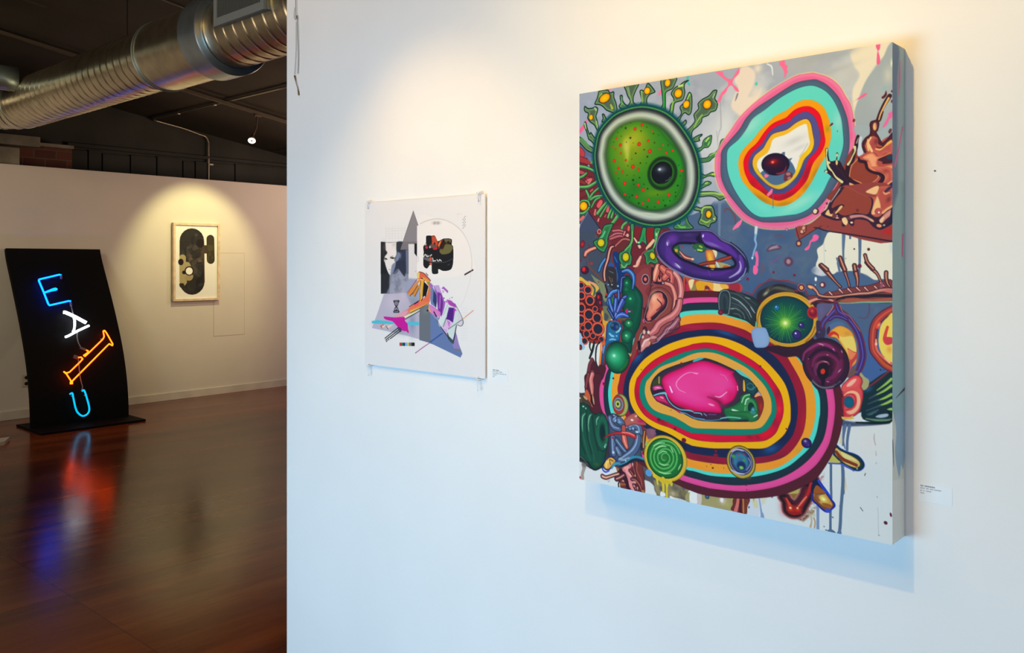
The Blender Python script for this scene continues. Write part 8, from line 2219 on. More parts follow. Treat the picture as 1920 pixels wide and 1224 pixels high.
ART_Q = """
P 1418 3.7 1 1 494 119 167 4 138 38 107 84 37 105 -5 84 -444 5
S 1419 2.7 .8 1 2.2,2.5,2.2,1.8,1.8,1.5,1.5,1.5 518 147 58 -16 85 -8 83 14 82 36 59 50 43 71 15 75 0 41
E 320.5 73 6.2 3.9 0 1420 .8 3.7
E 334.6 73.4 6.2 3.8 0 1420 .8 3.7
E 327.5 73.2 21.1 5.8 0 1421 .5 5.6
S 1422 1.8 .7 1 1.2 204 149 0 101
S 1422 1.8 .7 1 1.2 235 149 0 101
S 1422 1.8 .7 1 1.2 266 150 0 101
S 1422 1.8 .7 1 1.2 291 150 0 101
S 1422 1.8 .7 1 1.2 321 151 0 100
S 1422 1.8 .7 1 1.2 352 152 0 99
S 1422 1.8 .7 1 1.2 382 152 0 100
S 1423 1.8 .7 1 1.2 204 167 184 3
S 1423 1.8 .7 1 1.2 204 181 184 3
S 1422 1.8 .7 1 1.2 204 197 184 3
S 1422 1.8 .7 1 1.2 204 212 184 2
S 1422 1.8 .7 1 1.2 204 226 184 2
E 445.3 59 1.6 1.1 0 1424 1 1.6
E 441.3 63 1.6 1.1 0 1424 1 1.6
E 436.7 67 1.6 1.1 0 1424 1 1.6
E 445.3 67.2 1.6 1.1 0 1424 1 1.6
E 441.3 71.2 1.6 1.1 0 1424 1 1.6
E 436.7 75.2 1.6 1.1 0 1424 1 1.6
E 445.3 75 1.6 1.1 0 1424 1 1.6
E 441.3 79.5 1.6 1.1 0 1424 1 1.6
E 436.7 83.1 1.6 1.1 0 1424 1 1.6
E 445.3 83.3 1.6 1.1 0 1424 1 1.6
E 441.3 87.3 1.6 1.1 0 1424 1 1.6
E 436.7 91 1.6 1.1 0 1424 1 1.6
S 1425 1.6 .7 1 1.3 815 103 49 -1
S 1425 1.6 .7 1 1.3 834 86 0 38
P 1426 1.8 1 0 157 250 231 0 0 48 24 0 -1 142 -255 3
P 1427 1.8 1 0 157 246 255 18 -1 294 -255 8
P 1428 5.9 1 0 210 563 80 -115 109 -1 12 107 -72 7
N 1429 .8 24.3 19.2 3 -.1 7.9 0 247 432 164 -1 0 129 -170 4
N 1430 .7 19.5 16 7 .1 7.9 0 247 408 152 -1 0 153 -158 4
P 1431 6 1 1 198 251 43 0 65 1 -3 39 3 32 -16 24 -12 37 -25 58 -18 0 -19 -26 -19 -40 -12 -16 13 -33 18 -16 -18 -8 -13 -25
P 1432 5 1 0 157 250 41 1 3 44 15 24 -23 16 -11 25 17 32 33 50 -76 1
B 92.6 141.2 9.4 16.3 0 461 .6 2
B 89.4 165.6 6.3 12.2 0 1433 .6 2
P 1434 3.9 1 1 306 252 58 0 -25 35 -24 24 -9 -12
B 139.2 133.4 9.2 8.1 0 1435 .5 2
P 1436 2 1 0 306 311 106 -13 -1 142 -151 2 43 -91
P 1437 4 1 1 303 335 12 -24 24 16 -24 40 -25 37 -30 38 -19 0
B 169.7 167.7 6.1 10 10 1438 .8 2
B 181.7 183.6 12.1 18 0 1439 .7 2
P 1440 3.9 1 1 284 442 37 -39 18 16 24 22
P 1441 1.8 1 0 388 300 24 -2 -1 142 -18 0
P 669 3 1 1 278 442 37 -38 6 20 -18 17
S 1442 1.8 1 1 2.8,4.8,1.6 194 348 13 4 11 3
S 1443 1.8 1 1 2,5.2,2.4 244 344 22 3 21 0
S 1444 1.8 1 1 1.6 216 368 8 20 8 4
S 1445 1.8 1 1 2 191 354 8 6
S 1446 1.8 1 1 2.2 232 418 12 1 13 -5
S 1447 1.8 .7 1 2 250 339 22 -4
S 1448 1.8 1 1 1.6 232 408 9 2
P 1449 3 1 1 241 368 49 0 -12 52 -31 31 -31 -30 -18 -53
S 1446 1.8 1 1 2 232 416 15 2
P 1450 5.9 .55 1 241 445 62 -49 96 51 0 111 -146 4
P 1451 4 1 1 303 367 78 0 0 88 -42 -28 -24 -15 -37 24 -25 14 31 -42
P 1452 4 1 1 260 392 37 -16 -19 52 -25 20
P 1453 1.7 1 0 456 69 43 86 -10 3 -1 138 -149 1 31 -65 42 -83
P 1454 5.8 .6 0 339 297 25 -47 124 1 0 45
S 1455 1.8 .7 1 1.8 456 69 -117 228
S 1455 1.7 .7 1 1.7 499 155 -43 -86
P 1456 1.7 1 0 412 298 76 0 0 141 -77 1
P 1457 1.7 1 0 466 298 22 0 0 77 -22 -20
S 1458 1.7 1 1 2.3 468 327 0 24
S 1459 1.8 1 1 1.9 412 298 -1 142
P 1456 1 1 0 412 264 76 1 0 206 -71 -3
P 1457 1.7 1 0 466 262 22 1 0 76 -22 -19
P 1460 2 1 0 185 568 232 -15 30 35 64 53 0 185 -100 -14 -134 -13 -208 -18 58 -101
B 132.7 309 37 28.3 0 1461 .7 2
B 181.6 287.4 18.1 24 0 1462 .8 2
B 76.3 376.3 38 12.3 0 1463 .7 2
B 175.4 391.6 36.4 14 0 1464 .8 2
B 223.3 365.4 17.8 39.6 0 1465 .9 2
B 199.5 362.5 9 23.9 0 1466 .7 2
P 1467 5.8 1 0 417 468 71 3 23 53 0 94 -76 6 -36 -50 -24 -47
B 229.3 301.9 17.7 11.9 0 1468 .8 2
P 1469 1.7 1 1 506 492 11 0 -11 12
P 1470 1.7 1 0 511 641 81 -22 57 56 67 78 77 72 44 3 32 57 -16 23 -249 -66 -93 -12
P 1470 1.7 1 0 604 722 66 2 71 68 51 35 64 47 -70 -9 -182 -20
P 1471 1.8 1 0 808 757 16 26 25 78 -50 -1 -19 -44
P 1472 1.6 1 0 780 865 69 -2 11 13 -36 -5
P 1473 1.7 1 0 509 681 95 -22 3 182 -98 -13
P 1474 1.7 1 0 511 649 81 -30 12 42 0 55 -93 4
B 283.2 327.5 17.3 11.7 0 1475 .6 2
S 1476 1.8 1 0 6.7 281 609 43 -2
S 1476 1.8 1 0 6.7 281 672 43 -2
S 1477 1.8 1 0 1.8 286 608 32 -1
S 1477 1.8 1 0 1.8 286 672 32 -2
S 1476 1.8 1 1 3.2 285 613 2 12 15 14 16 -15 1 -12
S 1476 1.8 1 1 3.2 285 666 2 -10 15 -15 15 13 2 11
P 1476 1.8 1 0 293 621 18 -1 -9 9
P 1476 1.8 1 0 290 666 24 -1 -12 -13
S 1476 1.8 1 1 1.6 302 629 0 23
P 1478 2.3 1 0 284 702 85 -36 54 -21 0 -8 88 -43 81 -33 17 -12 -14 58 -78 30 -88 35 -72 31
P 1479 1.9 1 1 423 641 94 -43 70 -14 5 23 -75 26 -94 35
P 1480 1.7 1 0 423 660 94 -27 75 -24 0 6 -75 28 -88 33
P 1481 3.9 1 1 284 702 79 -33 48 -6 -48 36
P 1482 1.7 1 0 369 698 142 -45 0 6 -130 47
S 1426 1.7 1 1 2.3 381 714 130 -55
S 1483 1.7 1 1 1.9 420 637 91 -41
S 1484 1.7 1 1 1.7 429 674 163 -61
P 1485 1.7 1 1 459 624 47 -22 -6 20 -24 9
S 1486 1.7 1 1 2.9 467 619 33 -15
P 1487 1.7 1 0 488 441 12 -11 12 -3 40 10 23 15 32 27 -3 11 -35 -7 -40 -11 -35 1
P 1488 1.7 1 0 488 438 24 -9 -3 40 -18 -4
P 1489 1.7 1 0 529 457 35 7 40 19 -6 11 -46 -14
S 1484 1.7 1 1 1.9 509 429 43 10 55 40
E 266 233.8 2.9 2 0 1490 1 1.7
P 1491 1.7 1 0 506 473 11 7 -11 32 -30 40 -23 16 17 4 18 -20 23 -36 12 -32 3 -8
P 1492 1.7 1 0 506 473 -47 40 -36 24 -18 21 21 15 21 -16 41 -49 29 -28
P 1493 1.7 1 0 488 510 24 2 -24 36 -18 28 -20 -13
S 1494 1.7 1 1 2.3 488 473 -32 32 -51 49
S 1495 1.7 1 1 2.3 494 510 -47 51
S 1496 1.7 1 1 1.9 426 573 27 -20
S 1496 1.7 1 1 1.9 470 575 36 -51
P 1497 1.7 1 0 517 480 18 -4 17 4 -11 51 -6 39 -12 28 -12 0 9 -55 0 -47
S 1495 1.7 1 1 2.3 520 484 -6 55 0 55
S 1498 1.7 1 1 2.7 552 480 -9 55 -5 43 -9 20
P 1499 1.7 1 0 552 488 17 11 20 15 -14 35 -9 30 -11 -10 -15 9 3 -47
P 1500 1.7 1 0 567 487 31 4 11 23 -5 35 -17 27 -18 1 12 -32 11 -31
P 1501 1.7 1 0 598 491 17 7 -8 23 -12 -11
E 294.8 246.3 6.3 2.7 0 1502 1 1.7
E 300.5 268.6 4 4.7 0 1503 1 1.7
P 1504 1.7 1 0 584 553 23 -16 -9 70 -23 -7 -40 1 17 -16
S 1445 1.7 1 1 2.5 567 437 17 13
E 240.6 213.5 3.5 2.8 0 1505 1 1.7
E 241.8 214.3 2.3 2 0 1506 1 1.7
P 1507 1.7 1 0 610 494 17 12 -6 46 -14 32 -6 23
P 1508 1.7 1 0 621 513 34 38 5 23 -5 62 -46 -21 -5 -39
P 1509 3.7 1 0 632 536 23 23 5 38 -8 39 -26 -37
P 1510 1.7 1 0 629 509 46 -4 19 34 28 57 17 -1 -17 39 -22 58 -34 -41 -6 -77 -16 -38
P 1511 1.7 1 0 632 509 45 -4 20 45 -31 -3
P 1512 3.7 1 1 666 551 28 7 17 46 -11 54 -28 -15
S 1513 1.7 1 1 4.1 688 566 -5 69
S 1514 1.7 1 1 3.7 705 596 -8 77
P 1515 1.7 1 0 595 615 37 14 56 29 0 31 -39 -6 -40 -14 -22 -19
P 1516 1.7 1 0 592 619 17 42 -11 1 -11 -16
S 1517 1.7 1 1 2.2 609 622 74 36
S 1518 1.7 1 1 4.5 635 660 31 38
E 289.8 326.9 4 2.7 0 1519 1 1.7
P 1520 1.7 1 0 609 669 40 18 39 6 -11 19 -34 -17
P 1521 1.6 1 0 733 591 33 -4 44 21 27 37 16 29 16 22 3 19 -19 16 -27 -6 -16 50 -19 50 -31 -17 -22 -18 -38 -40 -40 -44 40 -18 22 -54
P 1522 1.6 1 0 730 595 36 -8 44 21 11 22 -44 -10 -27 -10
P 1523 1.7 1 0 739 618 22 3 -17 50 -33 71 -34 -30 34 -39
S 1524 1.7 1 1 3.7 750 614 -34 58
S 1525 1.7 1 1 2.9 738 691 -25 52
P 1526 1.6 1 0 755 629 44 2 11 22 -17 62 -32 -14 -23 -3
P 1527 1.6 1 0 799 627 22 18 -11 35 -19 37
P 1528 1.7 1 0 744 702 44 17 -27 32 -50 -5
P 1529 1.6 1 0 744 702 28 10 -11 35
P 1530 1.6 1 0 810 646 27 6 -11 73 -27 66 -28 16 -22 -29 12 -27 32 -32
P 1531 1.7 1 0 705 750 39 2 0 34 -44 -36
S 1532 1.7 1 1 2.2,2.2,3.7,5.5,2.9 660 706 40 44 44 40 47 33 30 -94
S 1533 1.6 1 1 9.1,9.1 760 804 33 21
S 1534 1.7 1 1 3.7 749 778 11 26
S 1535 1.6 1 1 1.8,1.8,3.6,2.9,1.8,1.8 810 608 43 55 21 41 -5 19 -16 8 -27 -6
P 1536 2.8 .6 1 744 595 17 37 -34 63 -39 48 -16 -30 44 -56
P 1537 1.7 1 0 697 523 19 -12 39 26 -5 12 -34 -22
S 1537 1.7 1 1 1.8 705 538 6 -3 5 7 -8 4
E 383 289.4 1.8 1.2 0 1538 1 1.5
E 392.6 286.3 2.2 1.5 0 1538 1 1.5
E 359.6 289.2 3.1 2.1 0 1538 1 1.5
S 1539 1.6 1 1 2.7 744 587 39 7
S 1540 1.7 1 1 2.8 680 689 -8 16
P 1541 1.8 1 0 68 738 59 -9 151 4 -7 16 -157 3 -46 0
P 1541 1.7 1 0 399 729 106 -5 0 20 -106 1
P 1542 1.4 1 1 184 706 32 -1 74 1 55 -5 33 1 3 20 24 19 3 27 9 20 -9 6 -15 -9 -30 -2 -24 -7 -25 -15 -24 -15 -25 -15 -49 -6 -25 -7
P 1543 1.8 1 1 153 763 31 -12 -12 25
P 1544 1.8 1 0 165 766 63 -19 -13 7 -43 24
P 1545 1.8 1 0 203 766 44 -16 30 -1 -49 28
S 1426 1.8 1 1 2 203 760 22 20
S 1546 1.8 1 1 1.6 153 765 19 13
S 1519 1.8 1 0 3 323 765 -128 73
S 1519 1.8 1 0 3 337 773 -135 75
S 1519 1.8 1 0 3 346 782 -100 55
S 1519 1.8 1 0 3 234 841 -6 4
S 1519 1.8 1 0 3 218 850 -10 7
S 1547 1.8 .6 1 7.9,11.9 320 769 19 11
S 1548 1.6 1 1 2,2 954 640 -85 53
S 1549 1.6 1 1 1.8,1.8 906 668 -37 24
S 1550 1.6 1 1 2 869 693 -114 60
S 1551 1.7 1 1 2.6,3.4 711 778 -113 61
S 1552 1.6 1 0 4.3 951 416 -63 26
S 1553 1.6 .8 1 1.4 941 365 0 22 -13 90 -43 98 -32 47
S 1554 1.6 .6 1 1.1 858 629 48 0
S 1554 1.6 .6 1 1.1 858 642 48 -1
S 1554 1.6 .6 1 1.1 858 655 48 -1
S 1554 1.6 .6 1 1.1 858 667 48 0
S 1554 1.6 .6 1 1.1 858 680 48 0
S 1554 1.6 .6 1 1.1 858 693 48 -1
S 1554 1.6 .6 1 1.1 858 706 48 -1
S 1554 1.6 .6 1 1.1 858 719 48 -1
S 1554 1.6 .6 1 1.1 858 731 48 0
S 1554 1.6 .6 1 1.1 858 744 48 -1
S 1554 1.6 .6 1 1.1 858 757 48 -1
S 1554 1.6 .6 1 1.1 858 770 48 -1
S 1554 1.6 .6 1 1.1 858 783 48 -1
S 1554 1.6 .6 1 1.1 858 796 48 -2
S 1554 1.6 .6 1 1.1 858 808 48 -1
P 1555 1.8 1 0 332 856 18 -1 0 20 -18 0
P 1556 1.8 1 0 348 855 19 -1 -1 20 -18 0
P 1557 1.8 1 0 365 854 18 -1 0 20 -18 0
P 1558 1.8 1 0 383 853 18 -1 0 20 -18 0
P 1559 1.8 1 0 400 851 18 0 0 20 -18 0
P 1560 1.7 1 0 418 850 18 0 0 20 -18 0
P 1426 1.7 1 0 437 849 18 0 0 20 -18 0
P 1561 1.7 1 0 450 848 18 0 0 20 -18 0
S 1562 1.7 1 1 2.3,2.5,2.5 597 842 -61 32 -60 34
S 1563 1.7 1 1 2.6,3 607 836 89 -53
E 238.8 453.6 1.4 .9 0 1564 1 1.7
P -2.2:1565,-.4:1566,0:1567,1.9:1568 1.5 1 1 570 220 45 -1 29 2 22 30 39 -10 17 -3 58 4 3 32 11 12 2 57 -5 45 -19 27 -56 8 -44 -11 -3 25 -48 0 -6 -48 -17 1 -23 19 -29 -15 -2 -43 3 -39 -3 -31 23 -24
P 1569 1.7 1 0 618 405 54 0 -3 30 -20 4 -20 -1
P 1570 1.7 1 0 615 221 32 2 22 35 -8 27 -51 0 8 -27
P 1571 1.7 1 1 598 273 40 -5 23 17 -51 4
E 320.5 132.9 3.4 3.5 0 1484 1 1.7
P 1572 1.7 1 1 558 285 17 -7 9 11 -14 5
P 1573 1.7 1 1 627 291 34 -6 0 14 -29 1
P 1574 1.7 1 0 666 266 28 -19 17 -4 -22 31 -12 27 -8 -20
S 1575 1.7 1 1 4.5 689 255 -14 23
P 1576 1.6 1 0 717 240 60 3 0 16 -38 8
P 1577 1.7 1 1 683 304 39 -30 44 -3 25 19 -25 30 -55 8 -22 -8
P 1578 1.7 1 1 705 266 28 -7 -22 38 -17 -4
P 1579 1.6 1 1 739 259 22 -8 0 19
P 1580 1.7 1 0 547 343 63 8 17 11 0 12 -29 -4 -51 -15
P 1581 1.7 1 1 598 345 20 2 -8 15 -15 -3
P 1582 1.7 1 1 598 376 20 2 -3 11 -14 -3
S 1583 1.7 1 1 2.8 547 341 14 -14 9 12
S 1583 1.7 1 1 2.8 575 331 6 10 12 -6
S 1583 1.7 1 1 2.8 604 337 11 -8
S 1583 1.7 1 1 2.8 624 349 6 17
S 1583 1.7 1 1 2.8 630 366 19 -2
S 1583 1.7 1 1 2.8 661 358 8 8
S 1583 1.7 1 1 2.8 677 366 6 -8 14 8
S 1447 1.7 1 1 1.5 632 374 96 -2 68 -22
S 1584 1.6 1 1 1.5 750 390 16 -7
E 300.6 142.4 2.9 3.1 0 1585 1 1.7
P 1586 1.7 1 1 552 273 15 -12 3 12
S 1553 1.7 1 1 2.3 500 339 3 28
"""
ART_S = """
P 1607 10 1 0 -20 -20 180 0 0 520 -180 0
P 1608 14 .9 1 -10 40 90 -20 10 380 -30 260 -70 20
P 1609 14 .8 1 60 120 90 -40 0 720 -70 40
P 1610 14 .9 1 -10 660 160 -60 0 680 -160 0
P 1611 14 .9 1 -10 1200 160 0 0 280 -160 0
P 1612 10 .9 1 -10 1400 160 -20 0 280 -160 -30
P 1613 4 1 1 -10 1380 38 10 16 50 -16 60 32 80 20 20 20 -40 24 20 36 -60 0 340 -170 0
P 1614 3 1 0 -10 1600 160 20 0 240 -160 0
S 1615 1.5 1 1 3,10,3 84 52 -4 68 -8 64
S 1615 1.5 1 1 7,5,8 112 300 -40 80 -44 68
S 1616 1.5 1 1 9,9 116 704 -4 72
S 1617 1.5 1 1 5,1 140 1280 -100 24
P 1618 2 1 1 0 1460 8 0 8 80 -4 4
"""
ART_F = """
P 1587 3.4 1 0 400 268 63 -2 1 116 -63 2
P 0:1588,3.8:1589,11.3:1590 3.4 1 0 64 217 8 -53 24 -49 37 -39 47 -26 53 -10 53 6 48 23 39 36 25 48 10 54 7 560 -8 56 -25 51 -39 40 -49 26 -54 8 -55 -9 -48 -27 -39 -40 -25 -50 -8 -55
N 1591 .85 68.6 51.7 3 .08 18.8 1 90 88 295 -11 23 804 -316 -2
N 1592 .8 34.3 33 8 .22 18.7 1 163 109 222 -8 19 482 -214 3
N 1593 .8 53.5 74 12 .12 18.8 1 90 65 294 -11 24 852 -241 -2
P 0:1594,3.8:1595,11.4:1596 3.4 1 0 444 180 2 -17 8 -15 12 -13 15 -8 17 -4 18 2 15 8 13 12 8 15 3 17 6 291 -3 18 -8 16 -12 13 -16 8 -17 3 -17 -3 -16 -8 -13 -12 -8 -16 -3 -17
N 1597 .8 31.2 37.1 14 0 11.4 1 448 158 95 -3 7 341 -97 1
P 1598 3.4 1 0 393 275 63 -1 2 104 -63 1
B 194.1 182.3 12.6 72.5 0 1599 .6 2
S 1600 3.4 .6 1 3.8,5.7 405 292 8 489
E 175.8 121.4 27.5 29.9 0 1601 1 3.4
P 1602 3 1 1 69 419 22 -18 37 3 22 31 3 60 37 8 25 34 0 30 -50 19 1 73 81 18 0 42 -31 31 -50 0 0 31 -31 39 -16 -2 0 -23 -33 -4 -21 4 -3 -304
P 1603 3.4 1 1 154 695 49 -18 44 8 -3 41 -34 28 -44 -4 -31 -30
P 1604 3.4 1 1 62 795 30 -7 32 11 -2 43 -36 6 -21 -18
E 40.7 250.1 18.4 21.6 0 1601 1 3.3
E 63 320.9 13.6 12.1 0 1601 1 3.4
E 98.9 311 32.4 31.6 0 1605 1 3.4
E 98.9 311.6 24.3 24.9 0 1606 1 3.4
"""
PX0, PX1, PZ0, PZ1, PD = -1.2465, -.529, 1.036, 1.9545, .07
img = run(parse(ART_P), 717, 918, (214, 214, 216), 1.0)

t = thing('painting', 'large unframed canvas with green eyeball, striped rings and pink tongue on white wall', 'painting', ((PX0 + PX1) / 2, 0, PZ0))
canvas_mat = sheet_mat('painted_canvas', .7, 1., 1.0, .12, .15)
sheet('canvas_front', img, (PX0, -PD, PZ1), (PX1 - PX0, 0, 0), (0, 0, PZ0 - PZ1), canvas_mat, t)
# right-hand folded edge: slate paint, pink drips, bare gesso low down
side = run(parse(ART_S), 70, 918, (118, 136, 148), .6)
sheet('canvas_edge', side, (PX1, -PD, PZ1), (0, PD - .001, 0), (0, 0, PZ0 - PZ1), canvas_mat, t)
bm = B()
for a, b_ in (((PX0, PZ0), (PX1, PZ0)), ((PX0, PZ1), (PX1, PZ1)), ((PX0, PZ0), (PX0, PZ1))):
    v = [bm.verts.new((a[0], -PD, a[1])), bm.verts.new((b_[0], -PD, b_[1])), bm.verts.new((b_[0], -.001, b_[1])), bm.verts.new((a[0], -.001, a[1]))]
    bm.faces.new(v)
obj('canvas_fold', bm, mat('gesso_canvas_edge', (196, 194, 192), .7, bump=.2, bscale=300), t)
bm = B()
for x0, x1, z0, z1 in ((PX0 + .001, PX0 + .045, PZ0 + .001, PZ1 - .001), (PX1 - .045, PX1 - .001, PZ0 + .001, PZ1 - .001), (PX0 + .045, PX1 - .045, PZ0 + .001, PZ0 + .045), (PX0 + .045, PX1 - .045, PZ1 - .045, PZ1 - .001)):
    box(bm, x0, x1, -PD + .002, -.0015, z0, z1)
obj('stretcher_frame', bm, M['stretcher'], t)

# ------------------------------------------------------------------ the art print
QX0, QX1, QZ0, QZ1 = -2.138, -1.6175, 1.2355, 1.740
img = run(parse(ART_Q), 522, 505, (228, 220, 223), 1.)
t = thing('art_print', 'square white collage print with grey triangle, portrait and purple shapes, left of the big painting', 'art print', ((QX0 + QX1) / 2, 0, QZ0))
off = .0075
sheet('print_sheet', img, (QX0, -off, QZ1), (QX1 - QX0, 0, 0), (0, 0, QZ0 - QZ1), sheet_mat('printed_paper', .6, 1.0, 1., .15), t)
bm = B(); box(bm, QX0, QX1, -off + .0004, -off + .0026, QZ0, QZ1)
obj('backing_board', bm, M['backing'], t)
for cx, cz, low in ((QX0 + .022, QZ1, 0), (QX1 - .020, QZ1, 0), (QX0 + .022, QZ0, 1), (QX1 - .024, QZ0, 1)):
    bm = B()
    s = 1 if not low else -1
    tube(bm, [(cx, -.001, cz + s * .006), (cx, -.013, cz + s * .005), (cx, -.015, cz - s * .004)], [.002, .002, .0016], 8)
    tube(bm, [(cx - .013, -.006, cz + s * .003), (cx, -.013, cz + s * .004), (cx + .013, -.006, cz + s * .003)], .0011, 6)
    for k in (-1, 1):
        tube(bm, [(cx + k * .006, -.0125, cz + s * .002), (cx + k * .003, -.0150, cz + s * .006)], .0012, 6)
    c = obj('corner_clip', bm, M['clear'], t, True)
    bm = B()
    L_ = .030 if low else .012
    z0 = cz - (.004 if low else .008)
    tube(bm, [(cx, -.014, z0), (cx + .001, -.0138, z0 - L_ * .6), (cx + .002, -.0138, z0 - L_)], [.0007, .0009, .0021], 8)
    obj('thread_tail', bm, M['clear'] if low else mat('lilac_tail', (150, 146, 176), .4), c, True)  # upper tails are tinted lilac

# ------------------------------------------------------------------ labels, nail, string on the near wall
def label(name_label, x0, z1, w, h, lines):
    t = thing('wall_label', name_label, 'label', (x0 + w / 2, 0, z1 - h))
    bm = B(); box(bm, x0, x0 + w, -.0006, -.0001, z1 - h, z1)
    obj('card', bm, M['card'], t)
    bm = B()
    for i, words in enumerate(lines):
        z = z1 - h * .10 - i * h * .135
        x = x0 + w * .05
        for k, wd in enumerate(words):
            # tiny letter strokes, unreadable at this size
            n_ = max(2, int(wd / .0012))
            for q in range(n_):
                hh = h * (.085 if i == 0 else .065) * (.65 + .35 * ((q * 7 + k * 3 + i) % 3) / 2)
                box(bm, x + q * .0012, x + q * .0012 + (.0009 if i == 0 else .0007), -.0008, -.0005, z - hh, z)
            x += wd + .0016
    obj('lettering', bm, M['ink'], t)
label('small white caption card low on the wall right of the big painting', -.5045, 1.141, .058, .034,
      [(.006, .018), (.009, .005, .006, .012), (.004, .003, .010), (.008,)])
label('small white caption card at the lower right corner of the collage print', -1.598, 1.266, .058, .034,
      [(.010, .012), (.010, .010, .012), (.008, .014, .006, .010, .006), (.011, .003), (.008,)])
bm = B(); bmesh.ops.create_uvsphere(bm, u_segments=10, v_segments=6, radius=.0016)
for v in bm.verts: v.co = Vector((-.476 + v.co.x * 1.2, -.001 + v.co.y * .8, 1.721 + v.co.z * .7))
tag(obj('nail', bm, mat('dark_nail_head', (60, 52, 46), .5, .6), None, True), 'tiny dark nail head in the bare wall right of the painting', 'nail')
t = thing('hanging_string', 'thin grey string hanging down the left end of the white wall', 'string', (-2.515, 0, 2.13))
bm = B()
tube(bm, [(-2.517, -.006, 3.2), (-2.517, -.006, 2.46), (-2.510, -.005, 2.40), (-2.506, -.005, 2.33), (-2.504, -.004, 2.26), (-2.507, -.004, 2.20)], .0012, 6)
tube(bm, [(-2.524, -.005, 2.43), (-2.528, -.005, 2.40), (-2.520, -.005, 2.387), (-2.513, -.005, 2.39)], .0008, 6)
tube(bm, [(-2.517, -.004, 2.38), (-2.518, -.004, 2.28), (-2.526, -.004, 2.20)], .0008, 6)
obj('cord', bm, M['thread'], t, True)
bm = B(); tube(bm, [(-2.527, -.004, 2.196), (-2.516, -.005, 2.17), (-2.508, -.004, 2.15), (-2.502, -.004, 2.126)], [.0026, .0012, .0014, .0024], 8)
obj('knot', bm, M['brass'], t, True)

# ------------------------------------------------------------------ framed picture on the far wall
FY0, FY1, FZ0, FZ1 = 2.972, 3.545, 1.120, 2.016
img = run(parse(ART_F), 300, 500, (244, 244, 240), 1.)
t = thing('framed_picture', 'small framed print of dark rounded capsule shapes in pale wood under the spotlight', 'framed picture', (XF, (FY0 + FY1) / 2, FZ0))
fw = .026
sheet('print_sheet', img, (XF + .026, FY0 + fw, FZ1 - fw), (0, FY1 - FY0 - 2 * fw, 0), (0, 0, FZ0 - FZ1 + 2 * fw), sheet_mat('print_on_cream_paper', .6, 1., 1., .2), t)
bm = B()
for y0, y1, z0, z1 in ((FY0, FY0 + fw, FZ0, FZ1), (FY1 - fw, FY1, FZ0, FZ1), (FY0 + fw, FY1 - fw, FZ0, FZ0 + fw), (FY0 + fw, FY1 - fw, FZ1 - fw, FZ1)):
    box(bm, XF + .001, XF + .045, y0, y1, z0, z1, .002)
obj('frame', bm, M['frame'], t)
bm = B(); box(bm, XF + .001, XF + .0255, FY0 + fw, FY1 - fw, FZ0 + fw, FZ1 - fw)
obj('backing_board', bm, M['backing'], t)

